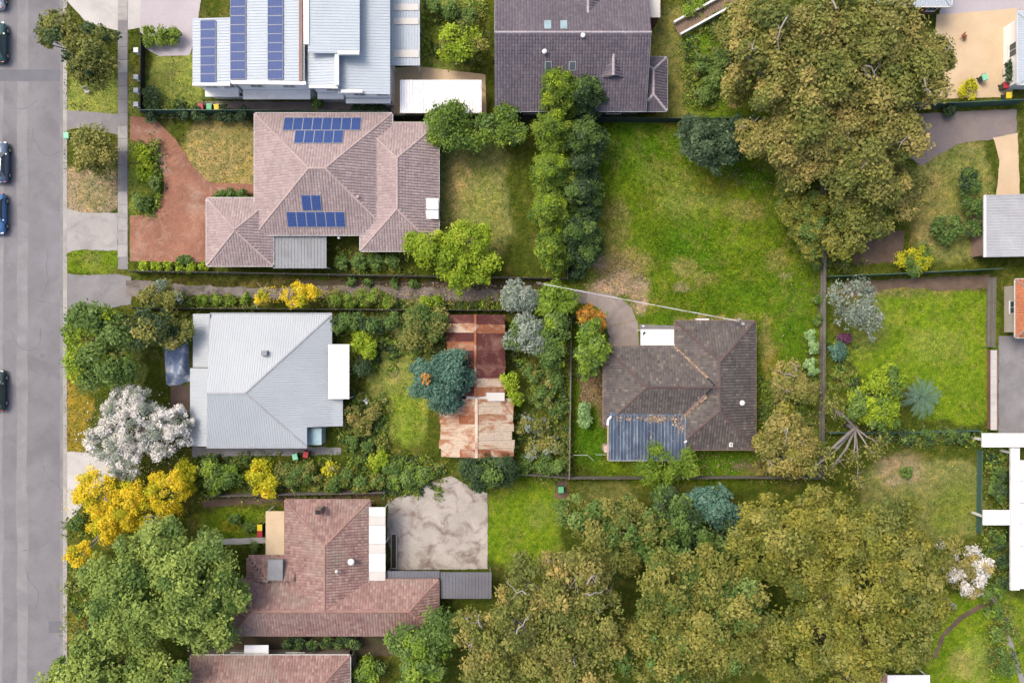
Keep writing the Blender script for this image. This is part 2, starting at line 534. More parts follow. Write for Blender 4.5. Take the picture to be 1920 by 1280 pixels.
def blade_mat():
    m, nt, b, out = new_mat('grass_blades')
    at = nt.nodes.new('ShaderNodeAttribute'); at.attribute_name = 'Col'
    nt.links.new(at.outputs['Color'], b.inputs['Base Color'])
    b.inputs['Roughness'].default_value = 0.8
    b.inputs['Specular IOR Level'].default_value = 0.1
    return m


M['blade'] = blade_mat()

# foliage kinds -------------------------------------------------------
LEAF = {
    'tan':     [(0.058, 0.068, 0.018), (0.125, 0.122, 0.032), (0.205, 0.172, 0.050), (0.30, 0.225, 0.080)],
    'olive':   [(0.045, 0.062, 0.014), (0.090, 0.105, 0.022), (0.150, 0.150, 0.035), (0.215, 0.185, 0.050)],
    'ochre':   [(0.052, 0.075, 0.012), (0.108, 0.122, 0.018), (0.175, 0.168, 0.028), (0.260, 0.222, 0.038)],
    'yolive':  [(0.050, 0.078, 0.014), (0.110, 0.125, 0.022), (0.195, 0.185, 0.040), (0.280, 0.250, 0.065)],
    'mid':     [(0.035, 0.070, 0.015), (0.070, 0.125, 0.025), (0.110, 0.170, 0.040), (0.165, 0.220, 0.060)],
    'soft':    [(0.060, 0.090, 0.020), (0.105, 0.145, 0.030), (0.150, 0.190, 0.042), (0.200, 0.235, 0.058)],
    'lime':    [(0.070, 0.120, 0.008), (0.140, 0.215, 0.012), (0.225, 0.290, 0.018), (0.310, 0.360, 0.030)],
    'dark':    [(0.018, 0.036, 0.016), (0.032, 0.060, 0.024), (0.050, 0.085, 0.032), (0.080, 0.120, 0.045)],
    'darkmix': [(0.020, 0.040, 0.020), (0.038, 0.070, 0.034), (0.070, 0.110, 0.052), (0.165, 0.215, 0.110)],
    'conifer': [(0.030, 0.058, 0.010), (0.065, 0.110, 0.014), (0.120, 0.170, 0.020), (0.195, 0.235, 0.030)],
    'yellow':  [(0.300, 0.230, 0.012), (0.480, 0.370, 0.014), (0.600, 0.450, 0.018), (0.680, 0.540, 0.040)],
    'ylime':   [(0.170, 0.190, 0.008), (0.300, 0.300, 0.010), (0.420, 0.390, 0.016), (0.500, 0.460, 0.030)],
    'white':   [(0.200, 0.220, 0.130), (0.460, 0.440, 0.400), (0.600, 0.580, 0.550), (0.720, 0.700, 0.670)],
    'blue':    [(0.035, 0.085, 0.062), (0.060, 0.130, 0.095), (0.090, 0.170, 0.120), (0.130, 0.215, 0.155)],
    'silver':  [(0.085, 0.115, 0.085), (0.150, 0.185, 0.140), (0.210, 0.245, 0.195), (0.280, 0.310, 0.250)],
    'orange':  [(0.120, 0.110, 0.016), (0.330, 0.160, 0.025), (0.430, 0.190, 0.035), (0.480, 0.280, 0.050)],
    'palegr':  [(0.120, 0.210, 0.070), (0.190, 0.300, 0.110), (0.260, 0.380, 0.160), (0.330, 0.450, 0.220)],
    'fern':    [(0.055, 0.110, 0.010), (0.110, 0.180, 0.016), (0.170, 0.245, 0.028), (0.230, 0.290, 0.045)],
    'purple':  [(0.060, 0.020, 0.045), (0.110, 0.035, 0.080), (0.150, 0.060, 0.110), (0.190, 0.080, 0.130)],
    'palm':    [(0.040, 0.090, 0.055), (0.075, 0.140, 0.090), (0.110, 0.180, 0.115), (0.150, 0.220, 0.150)],
}
LGAIN = {'yellow': 1.38, 'white': 1.35, 'dark': 1.35, 'darkmix': 1.3, 'ylime': 1.4, 'soft': 2.1, 'ochre': 1.55, 'tan': 1.8, 'conifer': 1.8, 'olive': 1.75, 'blue': 1.35, 'palegr': 1.3, 'silver': 1.4}
LM = {k: leaf_mat('leaves_' + k, [mul(c, LGAIN.get(k, 1.45)) for c in v]) for k, v in LEAF.items()}

# ------------------------------------------------------------------ ground with its real colours
GC = {
    'lush':   (0.058, 0.138, 0.012), 'lawn': (0.095, 0.152, 0.018), 'ygreen': (0.160, 0.180, 0.036),
    'dry':    (0.225, 0.180, 0.075), 'dirt': (0.150, 0.105, 0.068), 'mulch': (0.055, 0.045, 0.026),
    'garden': (0.058, 0.078, 0.020), 'olive': (0.110, 0.118, 0.034), 'ochre': (0.190, 0.145, 0.040),
    'bright': (0.120, 0.190, 0.022), 'tan': (0.240, 0.180, 0.105),
}
GC = {k: (c[0] * 1.02, c[1], c[2] * .5) for k, c in GC.items()}
for k_, g_ in (('olive', 1.55), ('dry', 1.35), ('ygreen', 1.35), ('ochre', 1.2)): GC[k_] = tuple(x * g_ for x in GC[k_])
GC['dry'] = (GC['dry'][0], GC['dry'][1], .10); GC['tan'] = (.36, .27, .185); GC['ygreen'] = (.205, .235, .055); GC['olive'] = (.165, .175, .055); GC['dirt'] = (.165, .115, .068)
# (px, py, rx, ry, key, strength, hard)
PATCH = [
    (1305, 560, 250, 345, 'lawn', 1.0, 1), (1190, 275, 75, 60, 'lush', .8, 0), (1230, 350, 90, 60, 'lawn', .5, 0),
    (1300, 465, 70, 55, 'lush', .75, 0), (1420, 560, 110, 35, 'lush', .6, 0), (1490, 620, 35, 80, 'lush', .7, 0),
    (1110, 830, 40, 55, 'lush', .9, 0), (1240, 598, 40, 12, 'lush', .8, 0), (1370, 870, 90, 22, 'lush', .8, 0),
    (1160, 870, 50, 20, 'bright', .6, 0), (1430, 330, 90, 25, 'lush', .8, 0),
    (1290, 380, 60, 40, 'ygreen', .55, 0), (1250, 330, 60, 30, 'ygreen', .35, 0), (1360, 430, 60, 60, 'bright', .35, 0),
    (1155, 430, 25, 70, 'dry', .38, 0), (1150, 380, 18, 25, 'dirt', .2, 0), (1165, 495, 60, 28, 'dry', .7, 0),
    (1165, 505, 40, 18, 'dirt', .5, 0), (1285, 500, 22, 20, 'dry', .45, 0), (1330, 522, 30, 14, 'dry', .35, 0),
    (1275, 535, 16, 10, 'tan', .5, 0), (1400, 395, 45, 22, 'dry', .4, 0), (1345, 345, 60, 18, 'ochre', .25, 0),
    (1450, 490, 22, 22, 'dry', .3, 0), (1470, 520, 18, 10, 'tan', .4, 0), (1340, 598, 80, 8, 'dry', .65, 0),
    (1432, 650, 14, 60, 'dry', .5, 0), (1445, 690, 20, 40, 'ochre', .35, 0), (1110, 720, 24, 40, 'dirt', .95, 1),
    (1105, 670, 25, 35, 'garden', .6, 0), (1455, 840, 60, 50, 'garden', .8, 0), (1500, 760, 40, 60, 'garden', .7, 0),
    (1500, 400, 40, 80, 'garden', .7, 0), (1440, 880, 40, 14, 'dirt', .7, 0),
    (1162, 532, 56, 22, 'tan', 1, 0), (1165, 534, 40, 15, 'tan', 1, 0), (1198, 558, 20, 34, 'tan', 1, 0), (1125, 538, 32, 12, 'tan', .9, 0), (1108, 715, 22, 34, 'dirt', .9, 0), (1124, 760, 8, 40, 'dirt', .8, 0),
    (420, 290, 70, 70, 'dry', .85, 1), (420, 250, 60, 25, 'olive', .5, 0), (880, 360, 75, 135, 'olive', 1, 1), (862, 345, 26, 70, 'dry', .75, 0), (900, 380, 35, 70, 'ygreen', .45, 0),
    (325, 150, 50, 50, 'ygreen', .95, 1), (320, 140, 8, 8, 'dirt', .9, 0), (175, 185, 50, 40, 'ygreen', .95, 1), (170, 350, 55, 50, 'tan', .75, 1), (170, 365, 40, 30, 'olive', .5, 0),
    (172, 490, 55, 26, 'bright', .85, 1), (172, 490, 20, 20, 'olive', .5, 0), (145, 770, 30, 90, 'ochre', .9, 1), (240, 690, 30, 60, 'ygreen', .9, 1),
    (150, 1180, 30, 40, 'ochre', .8, 0), (270, 330, 30, 80, 'lawn', .8, 0), (250, 180, 14, 60, 'ygreen', .8, 0), (250, 330, 12, 70, 'ygreen', .8, 0),
    (750, 700, 60, 130, 'ygreen', .9, 1), (760, 780, 50, 60, 'bright', .7, 0), (742, 660, 14, 60, 'tan', .35, 0), (690, 780, 50, 60, 'mulch', .5, 0), (720, 850, 60, 30, 'garden', .7, 0),
    (1010, 760, 60, 150, 'garden', .9, 0), (990, 900, 40, 30, 'lawn', .6, 0),
    (985, 985, 72, 75, 'bright', 1, 1), (1010, 960, 30, 30, 'ygreen', .5, 0), (1140, 930, 60, 30, 'olive', .6, 0),
    (1730, 630, 140, 90, 'bright', .95, 1), (1760, 650, 60, 40, 'ygreen', .4, 0), (1790, 730, 75, 60, 'bright', .9, 1), (1620, 600, 50, 70, 'olive', .5, 0),
    (1730, 940, 120, 75, 'olive', .95, 1), (1690, 880, 50, 35, 'tan', .6, 0), (1690, 885, 12, 12, 'lush', .8, 0), (1790, 960, 50, 60, 'lawn', .6, 0),
    (1830, 1210, 90, 100, 'bright', .9, 1), (1830, 1240, 40, 50, 'ygreen', .6, 0), (1800, 1250, 25, 30, 'dry', .4, 0), (1890, 1200, 20, 50, 'ygreen', .6, 0),
    (1790, 380, 70, 110, 'olive', .95, 1), (1780, 340, 50, 50, 'ygreen', .4, 0), (1740, 400, 40, 80, 'dry', .45, 0), (1660, 380, 60, 80, 'garden', .6, 0),
    (1265, 130, 45, 110, 'ochre', .55, 1), (1275, 120, 55, 110, 'olive', .75, 1), (1330, 110, 50, 110, 'bright', .7, 1), (1340, 60, 40, 40, 'lush', .5, 0),
    (840, 60, 60, 80, 'ygreen', .8, 1), (815, 40, 14, 60, 'lawn', .6, 0),
    (440, 985, 70, 30, 'lawn', .8, 1), (430, 990, 20, 14, 'ochre', .5, 0), (600, 890, 240, 40, 'garden', .8, 0), (600, 935, 240, 16, 'dirt', .5, 0),
    (640, 1205, 100, 20, 'mulch', .8, 1), (690, 1250, 45, 50, 'mulch', .6, 0), (640, 480, 120, 25, 'mulch', .6, 0), (500, 207, 240, 9, 'mulch', .7, 0),
    (650, 545, 420, 26, 'mulch', .8, 1), (380, 550, 110, 14, 'lawn', .8, 0), (800, 562, 120, 8, 'olive', .6, 0),
    (1650, 545, 120, 16, 'dirt', .5, 0), (1770, 535, 90, 14, 'dirt', .5, 0),
]


def vnoise(x, y, f, seed):
    """cheap smooth value noise, vectorised"""
    r = np.random.default_rng(seed).random((256, 256))
    u = x * f; v = y * f
    i = np.floor(u).astype(int); j = np.floor(v).astype(int)
    a = u - i; b = v - j
    a = a * a * (3 - 2 * a); b = b * b * (3 - 2 * b)
    g = lambda ii, jj: r[ii % 256, jj % 256]
    return (g(i, j) * (1 - a) + g(i + 1, j) * a) * (1 - b) + (g(i, j + 1) * (1 - a) + g(i + 1, j + 1) * a) * b


def ground_colour(px, py):
    c = np.zeros(px.shape + (3,)) + np.array(GC['garden'])
    wx = px + 16 * (vnoise(px, py, 0.03, 1) - .5) + 9 * (vnoise(px, py, 0.09, 2) - .5)
    wy = py + 16 * (vnoise(px, py, 0.03, 3) - .5) + 9 * (vnoise(px, py, 0.09, 4) - .5)
    for (cx, cy, rx, ry, key, s, hard) in PATCH:
        if hard:
            d = (np.abs((wx - cx) / rx) ** 4 + np.abs((wy - cy) / ry) ** 4) ** .25
            w = np.clip((1.06 - d) / 0.12, 0, 1)
        else:
            d = np.sqrt(((wx - cx) / rx) ** 2 + ((wy - cy) / ry) ** 2)
            w = np.clip((1.25 - d) / 0.75, 0, 1)
            w = w * w * (3 - 2 * w) * (0.55 + 0.9 * vnoise(px, py, 0.06, 17))
        w = (np.clip(w, 0, 1) * s)[..., None]
        c = c * (1 - w) + np.array(GC[key]) * w
    # grass grows in tufts: straw-coloured, yellow and lush spots a hand to a stride across
    a = .55 * vnoise(px, py, .045, 61) + .45 * vnoise(px, py, .13, 62)
    b = .5 * vnoise(px, py, .06, 63) + .5 * vnoise(px, py, .21, 64)
    d = .5 * vnoise(px, py, .10, 65) + .5 * vnoise(px, py, .33, 66)
    w = np.clip((a - .56) / .16, 0, 1)[..., None] * .42
    c = c * (1 - w) + (c * .35 + np.array((.20, .165, .055)) * .65) * w
    w = np.clip((b - .55) / .16, 0, 1)[..., None] * .5
    c = c * (1 - w) + c * np.array((1.45, 1.35, 1.0)) * w
    w = np.clip((d - .56) / .14, 0, 1)[..., None] * .55
    c = c * (1 - w) + c * np.array((.50, .66, .55)) * w
    return c


EX0 = -118 / 1.0
KERB_X = P(119, 0)[0]
KERB_XL = P(-32, 0)[0]
ROAD_Z = -0.13


def make_ground():
    step = 0.32
    xs = np.concatenate([[-3000, -600, -150], [KERB_XL - 0.02, KERB_XL - 0.01, KERB_X + 0.005, KERB_X + 0.015],
                         np.arange(KERB_X + 0.35, 62, step), [90, 200, 700, 3000]])
    ys = np.concatenate([[-3000, -600, -150, -60], np.arange(-42, 42.01, step), [60, 150, 600, 3000]])
    X, Y = np.meshgrid(xs, ys, indexing='xy')
    Z = np.zeros_like(X)
    lo = (X > KERB_XL - 0.015) & (X < KERB_X + 0.01)
    Z[lo] = ROAD_Z - 0.02
    nx, ny = len(xs), len(ys)
    V = np.stack([X, Y, Z], -1).reshape(-1, 3)
    idx = np.arange(nx * ny).reshape(ny, nx)
    F = np.stack([idx[:-1, :-1], idx[:-1, 1:], idx[1:, 1:], idx[1:, :-1]], -1).reshape(-1, 4)
    me = npmesh('ground', V, F, M['ground'])
    px = np.clip(960 + V[:, 0] * PXM, -400, 2300); py = np.clip(640 - V[:, 1] * PXM, -300, 1600)
    c = ground_colour(px, py)
    far = (np.abs(V[:, 0]) > 65) | (np.abs(V[:, 1]) > 45)
    c[far] = GC['lawn']
    a = me.color_attributes.new('Col', 'FLOAT_COLOR', 'POINT')
    a.data.foreach_set('color', np.concatenate([c, np.ones((len(c), 1))], 1).astype(np.float32).ravel())
    o = link('ground', me)
    tag(o, kind='structure')


make_ground()

COVER = []      # polygons (px) where no grass grows


def sheet(name, pts, z, mat, jit=0.05, kind='structure', cover=True, dens=0.5):
    """flat ground surface with a slightly uneven edge; pts in photograph pixels"""
    if cover: COVER.append(pts)
    w = [P(a, b, 0) for a, b in pts]
    poly = []
    n = len(w)
    rnd = random.Random(len(name) * 31 + int(pts[0][0] * 7 + pts[0][1]))
    for i in range(n):
        a, b = w[i], w[(i + 1) % n]
        m = max(1, int((b - a).length / dens)) if jit else 1
        for k in range(m):
            p = a.lerp(b, k / m)
            poly.append((p.x + rnd.uniform(-jit, jit), p.y + rnd.uniform(-jit, jit)))
    area = sum(poly[i][0] * poly[(i + 1) % len(poly)][1] - poly[(i + 1) % len(poly)][0] * poly[i][1] for i in range(len(poly)))
    if area < 0: poly.reverse()
    mb = MB()
    mb.add([(p[0], p[1], z) for p in poly], [tuple(range(len(poly)))])
    o = mb.build(name, mat)
    if kind: tag(o, kind=kind)
    return o


def ribbon(pts, w):
    """polyline px -> polygon px of width w px"""
    L = []; R = []
    for i, p in enumerate(pts):
        a = pts[max(0, i - 1)]; b = pts[min(len(pts) - 1, i + 1)]
        dx, dy = b[0] - a[0], b[1] - a[1]
        l = math.hypot(dx, dy)
        nx, ny = -dy / l, dx / l
        ww = w[i] if hasattr(w, '__len__') else w
        L.append((p[0] + nx * ww / 2, p[1] + ny * ww / 2)); R.append((p[0] - nx * ww / 2, p[1] - ny * ww / 2))
    return L + R[::-1]


def box_sheet(name, x0, y0, x1, y1, z, mat, **k):
    return sheet(name, [(x0, y0), (x1, y0), (x1, y1), (x0, y1)], z, mat, **k)


# road and street
def street():
    mb = MB(); x0, x1 = KERB_XL, KERB_X
    mb.add([(x0, -300, ROAD_Z), (x1, -300, ROAD_Z), (x1, 300, ROAD_Z), (x0, 300, ROAD_Z)], [(0, 1, 2, 3)])
    tag(mb.build('road', M['asphalt']), kind='structure')
    zz = ROAD_Z + 0.004
    def strip(name, xa, xb, ya, yb, mat, z):
        m2 = MB()
        rnd = random.Random(3)
        n = 40
        L = [(P(xa, 0)[0] + rnd.uniform(-.12, .12), P(0, ya)[1] + (P(0, yb)[1] - P(0, ya)[1]) * k / n) for k in range(n + 1)]
        R = [(P(xb, 0)[0] + rnd.uniform(-.12, .12), p[1]) for p in L]
        vs = [(p[0], p[1], z) for p in L + R]
        m2.add(vs, [(k, k + 1, n + 2 + k, n + 1 + k) for k in range(n)])
        tag(m2.build(name, mat), kind='structure')
    strip('road_worn_strip', 30, 50, -600, 1900, M['asphalt_worn'], zz)
    strip('road_worn_strip', -22, 4, -600, 1900, M['asphalt_worn'], zz)
    m2 = MB()
    a, b = P(-31, 130), P(112, 152)
    m2.add([(a.x, b.y, zz + .004), (b.x, b.y, zz + .004), (b.x, a.y, zz + .004), (a.x, a.y, zz + .004)], [(0, 1, 2, 3)])
    tag(m2.build('road_patch', M['asphalt_patch']), kind='structure')
    m2 = MB()
    a, b = P(90, 1165), P(114, 1187)
    m2.add([(a.x, b.y, zz + .004), (b.x, b.y, zz + .004), (b.x, a.y, zz + .004), (a.x, a.y, zz + .004)], [(0, 1, 2, 3)])
    tag(m2.build('road_patch', M['asphalt_patch']), kind='structure')
    # tar-sealed cracks, a manhole and a drain grate
    rnd = random.Random(12)
    for (x, y, n, ang) in ((60, 240, 16, 1.5), (88, 470, 12, 1.9), (20, 620, 14, 1.3), (75, 860, 18, 1.6), (45, 1060, 12, 1.2), (95, 1010, 8, 2.4), (14, 200, 8, .3), (66, 560, 7, .2)):
        cm = MB(); p = P(x, y); p.z = zz + .006
        for k in range(n):
            ang += rnd.uniform(-.5, .5)
            q = p + Vector((math.cos(ang) * .45, -math.sin(ang) * .45, 0))
            sd = Vector((-(q - p).y, (q - p).x, 0)).normalized() * rnd.uniform(.02, .045)
            cm.add([p - sd, p + sd, q + sd, q - sd], [(0, 1, 2, 3)]); p = q
        tag(cm.build('road_crack', M['asphalt_patch']), kind='structure')
    mh = P(78, 668, 0)
    o = empty('manhole_cover', (mh.x, mh.y, ROAD_Z), 'round iron manhole cover in the road opposite the blossom tree', 'manhole')
    MB().tube([(mh.x, mh.y, ROAD_Z - .05), (mh.x, mh.y, ROAD_Z + .012)], .40, 20).build('rim', M['concrete_grey'], o)
    MB().tube([(mh.x, mh.y, ROAD_Z - .05), (mh.x, mh.y, ROAD_Z + .02)], .33, 20).build('lid', M['metal_slate'], o)
    # kerbs: cast in lengths, each a piece of its own
    for side, kx in ((1, KERB_X), (-1, KERB_XL)):
        kmb = MB()
        ww = 0.40
        xa, xb = (kx - 0.02, kx + ww) if side > 0 else (kx - ww, kx + 0.02)
        kmb.box((xa, -300, ROAD_Z - 0.1), (xb, 300, 0.0))
        root = kmb.build('kerb', M['kerb'])
        tag(root, kind='structure')
        if side > 0:
            L = 2.4
            pm = MB()
            pm.box((xa - .01, 0.006, ROAD_Z - .02), (xb + .01, L - 0.012, 0.022))
            me = pm.mesh('kerb_stone', M['kerb'])
            for k in range(34):
                link('kerb_stone', me, None, root, (0, -41 + k * L, 0))
        # gutter tray
    gm = MB()
    gm.add([(KERB_X - .45, -300, ROAD_Z + .006), (KERB_X - .015, -300, ROAD_Z + .006), (KERB_X - .015, 300, ROAD_Z + .006), (KERB_X - .45, 300, ROAD_Z + .006)], [(0, 1, 2, 3)])
    tag(gm.build('road_gutter', M['concrete_grey']), kind='structure')
    # footpath of separate concrete slabs
    base = box_sheet('footpath', 221, -80, 240, 505, 0.008, M['concrete_grey'], jit=0.03)
    a, b = P(221.5, 0), P(239.5, 0)
    L = 1.45
    ms = []
    for i, mt in enumerate(('concrete', 'concrete_grey')):
        pm = MB(); pm.box((a.x, 0.02, 0.009), (b.x, L - 0.02, 0.05))
        ms.append(pm.mesh('slab', M[mt]))
    y = P(0, -60)[1]
    k = 0
    while y - L > P(0, 500)[1]:
        py = 640 - (y - L / 2) * PXM
        me = ms[0] if (255 < py < 285 or 380 < py < 480 or py < 40 or k % 5 == 2) else ms[1]
        o = link('slab', me, None, base, (random.uniform(-.012, .012), y - L, random.uniform(-.006, .006)))
        y -= L; k += 1
    # crossings between road and boundary
    sheet('driveway_crossing', [(119, -60), (270, -60), (268, 52), (222, 58), (190, 52), (160, 40), (142, 20), (119, -5)], 0.014, M['concrete_pale'], jit=0.03)
    sheet('driveway', [(268, -60), (385, -60), (368, 60), (356, 104), (300, 106), (270, 90), (262, 55)], 0.018, M['paving_lilac'], jit=0.03)
    sheet('driveway_crossing', [(120, 206), (221, 214), (221, 252), (180, 246), (140, 240), (120, 246)], 0.014, M['concrete_grey'], jit=0.05)
    sheet('driveway_crossing', [(119, 388), (150, 398), (221, 400), (221, 470), (150, 468), (119, 476)], 0.014, M['concrete'], jit=0.05)
    sheet('driveway_crossing', [(119, 512), (150, 516), (222, 514), (246, 520), (246, 570), (200, 578), (150, 572), (119, 585)], 0.014, M['concrete_grey'], jit=0.05)
    sheet('driveway_crossing', [(119, 846), (165, 848), (215, 862), (240, 880), (200, 905), (165, 925), (142, 965), (119, 985)], 0.014, M['concrete_pale'], jit=0.05)


street()

# lot surfaces
sheet('brick_driveway', [(244, 218), (290, 222), (330, 262), (362, 312), (392, 342), (478, 346), (478, 364), (398, 368), (392, 420), (390, 492), (244, 490),
                         (244, 404), (282, 402), (300, 384), (308, 352), (304, 322), (290, 292), (268, 270), (244, 262)], 0.022, M['brick_paving'], jit=0.04)
gravel = ribbon([(236, 540), (300, 541), (400, 545), (520, 550), (640, 548), (760, 549), (880, 553), (980, 556), (1060, 556), (1100, 556)],
                [34, 22, 17, 20, 24, 22, 22, 22, 24, 26])
sheet('gravel_track', gravel, 0.021, M['gravel'], jit=0.14, dens=0.4)
sheet('leaf_litter_bed', ribbon([(560, 534), (700, 535), (850, 537), (1000, 538)], 18), 0.010, M['leaf_mulch'], jit=0.2, dens=0.4)
sheet('concrete_drive', [(1078, 545), (1105, 546), (1140, 550), (1166, 560), (1184, 578), (1196, 606), (1198, 655), (1143, 655), (1141, 630), (1136, 600), (1124, 578), (1100, 568), (1078, 566)],
      0.018, M['drive_concrete'], jit=0.04)
sheet('concrete_joint', ribbon([(1146, 611), (1170, 606), (1192, 599)], 2.2), 0.023, M['straw'], jit=0.02, cover=False)
sheet('side_path', [(1199, 608), (1266, 610), (1266, 618), (1199, 618)], 0.016, M['concrete_grey'], jit=0.03)
sheet('courtyard', [(734, 128), (780, 124), (910, 140), (912, 215), (734, 214)], 0.016, M['sand_paving'], jit=0.03)
sheet('courtyard', [(1756, 28), (1906, 16), (1898, 182), (1742, 186), (1748, 120)], 0.016, M['sand_paving'], jit=0.03)
sheet('brown_paving', [(1700, 214), (1906, 205), (1906, 256), (1860, 262), (1800, 268), (1750, 296), (1728, 312), (1700, 290)], 0.016, M['lilac_paving_dark'], jit=0.06)
sheet('sand_path', [(1862, 258), (1908, 250), (1912, 366), (1868, 366), (1874, 300)], 0.020, M['sand_paving'], jit=0.04)
sheet('stained_patio', [(728, 942), (790, 908), (846, 892), (880, 912), (914, 924), (914, 1066), (742, 1068), (726, 1010)], 0.016, M['patio_stained'], jit=0.04)
sheet('front_path', ribbon([(395, 1016), (500, 1012)], 11), 0.016, M['concrete_pale'], jit=0.04)
sheet('side_path', ribbon([(380, 945), (450, 938), (540, 932), (720, 920)], 14), 0.012, M['soil'], jit=0.1)
sheet('grey_driveway', [(1872, 630), (2010, 625), (2010, 812), (1872, 812)], 0.016, M['concrete_grey'], jit=0.04)
sheet('garden_bed', [(1598, 452), (1640, 436), (1698, 432), (1688, 492), (1602, 496)], 0.014, M['soil'], jit=0.12)
sheet('garden_bed', [(1585, 528), (1700, 522), (1858, 516), (1858, 540), (1760, 544), (1700, 538), (1640, 548), (1590, 556)], 0.012, M['soil'], jit=0.18)
sheet('garden_path', ribbon([(1862, 1118), (1882, 1150), (1892, 1200), (1912, 1260), (1925, 1300)], 10), 0.014, M['concrete_grey'], jit=0.06)
sheet('garden_path', ribbon([(1752, 1232), (1768, 1192), (1802, 1156), (1850, 1130)], 9), 0.014, M['soil'], jit=0.1)
sheet('yard_paving', [(1040, 935), (1050, 880), (1064, 880), (1064, 935)], 0.01, M['soil'], jit=0.1)
sheet('side_yard', [(360, 838), (640, 838), (640, 852), (360, 856)], 0.012, M['concrete_grey'], jit=0.06)
sheet('side_yard', [(350, 1190), (830, 1190), (830, 1228), (350, 1228)], 0.01, M['leaf_mulch'], jit=0.06)
sheet('side_yard', [(372, 190), (735, 190), (735, 206), (372, 206)], 0.01, M['lilac_paving_dark'], jit=0.06)


# ------------------------------------------------------------------ buildings
def inside(poly, x, y):
    """vectorised point in polygon"""
    c = np.zeros(x.shape, bool)
    n = len(poly)
    for i in range(n):
        x1, y1 = poly[i]; x2, y2 = poly[(i + 1) % n]
        if y1 == y2: continue
        t = ((y1 > y) != (y2 > y)) & (x < (x2 - x1) * (y - y1) / (y2 - y1) + x1)
        c ^= t
    return c


class Block:
    """one roof block over a rectangle of eaves, in metres"""
    def __init__(s, px, ze, pitch, axis='x', ends=('hip', 'hip'), wall=None):
        x0, y0, x1, y1 = px
        a = P(x0, y1, ze); b = P(x1, y0, ze)
        s.x0, s.y0, s.x1, s.y1 = a.x, a.y, b.x, b.y
        s.ze = ze; s.tp = math.tan(math.radians(pitch)); s.axis = axis; s.ends = ends
        s.half = ((s.y1 - s.y0) if axis == 'x' else (s.x1 - s.x0)) / 2
        s.rise = s.half * s.tp

    def height(s, x, y):
        dx0, dx1, dy0, dy1 = x - s.x0, s.x1 - x, y - s.y0, s.y1 - y
        ins = (dx0 > 0) & (dx1 > 0) & (dy0 > 0) & (dy1 > 0)
        if s.axis == 'x':
            d = np.minimum(dy0, dy1)
            if s.ends[0] == 'hip': d = np.minimum(d, dx0)
            if s.ends[1] == 'hip': d = np.minimum(d, dx1)
        else:
            d = np.minimum(dx0, dx1)
            if s.ends[0] == 'hip': d = np.minimum(d, dy0)
            if s.ends[1] == 'hip': d = np.minimum(d, dy1)
        return np.where(ins, s.ze + s.tp * d, -99)

    def ridge(s):
        h = s.half; z = s.ze + s.rise
        if s.axis == 'x':
            m = (s.y0 + s.y1) / 2
            return (Vector((s.x0 + (h if s.ends[0] == 'hip' else 0), m, z)), Vector((s.x1 - (h if s.ends[1] == 'hip' else 0), m, z)))
        m = (s.x0 + s.x1) / 2
        return (Vector((m, s.y0 + (h if s.ends[0] == 'hip' else 0), z)), Vector((m, s.y1 - (h if s.ends[1] == 'hip' else 0), z)))

    def corners(s):
        z = s.ze
        return [Vector((s.x0, s.y0, z)), Vector((s.x1, s.y0, z)), Vector((s.x1, s.y1, z)), Vector((s.x0, s.y1, z))]

    def facets(s):
        a, b, c, d = s.corners()
        r0, r1 = s.ridge()
        F = []
        if s.axis == 'x':
            F += [[a, b, r1, r0], [c, d, r0, r1]]
            if s.ends[0] == 'hip': F.append([d, a, r0])
            if s.ends[1] == 'hip': F.append([b, c, r1])
        else:
            F += [[b, c, r1, r0], [d, a, r0, r1]]
            if s.ends[0] == 'hip': F.append([a, b, r0])
            if s.ends[1] == 'hip': F.append([c, d, r1])
        return F

    def gables(s):
        a, b, c, d = s.corners(); r0, r1 = s.ridge(); G = []
        if s.axis == 'x':
            if s.ends[0] == 'gable': G.append([d, a, r0])
            if s.ends[1] == 'gable': G.append([b, c, r1])
        else:
            if s.ends[0] == 'gable': G.append([a, b, r0])
            if s.ends[1] == 'gable': G.append([c, d, r1])
        return G

    def hips(s):
        a, b, c, d = s.corners(); r0, r1 = s.ridge(); L = [(r0, r1)]
        if s.axis == 'x':
            if s.ends[0] == 'hip': L += [(a, r0), (d, r0)]
            if s.ends[1] == 'hip': L += [(b, r1), (c, r1)]
        else:
            if s.ends[0] == 'hip': L += [(a, r0), (b, r0)]
            if s.ends[1] == 'hip': L += [(c, r1), (d, r1)]
        return [(p, q) for p, q in L if (p - q).length > .2]


def frame_of(f):
    """local frame of a facet: u along the eave, v up the slope"""
    o = f[0]
    u = (f[1] - f[0]).normalized()
    n = (f[1] - f[0]).cross(f[2] - f[0]).normalized()
    if n.z < 0: n = -n
    v = n.cross(u).normalized()
    if v.z < 0: v = -v
    return o, u, v, n


def poly_uv(f):
    o, u, v, n = frame_of(f)
    return [((p - o).dot(u), (p - o).dot(v)) for p in f]


def hidden(blocks, me, x, y, z, tol=0.03):
    h = np.zeros(x.shape, bool)
    for b in blocks:
        if b is me: continue
        h |= b.height(x, y) > z + tol
    return h


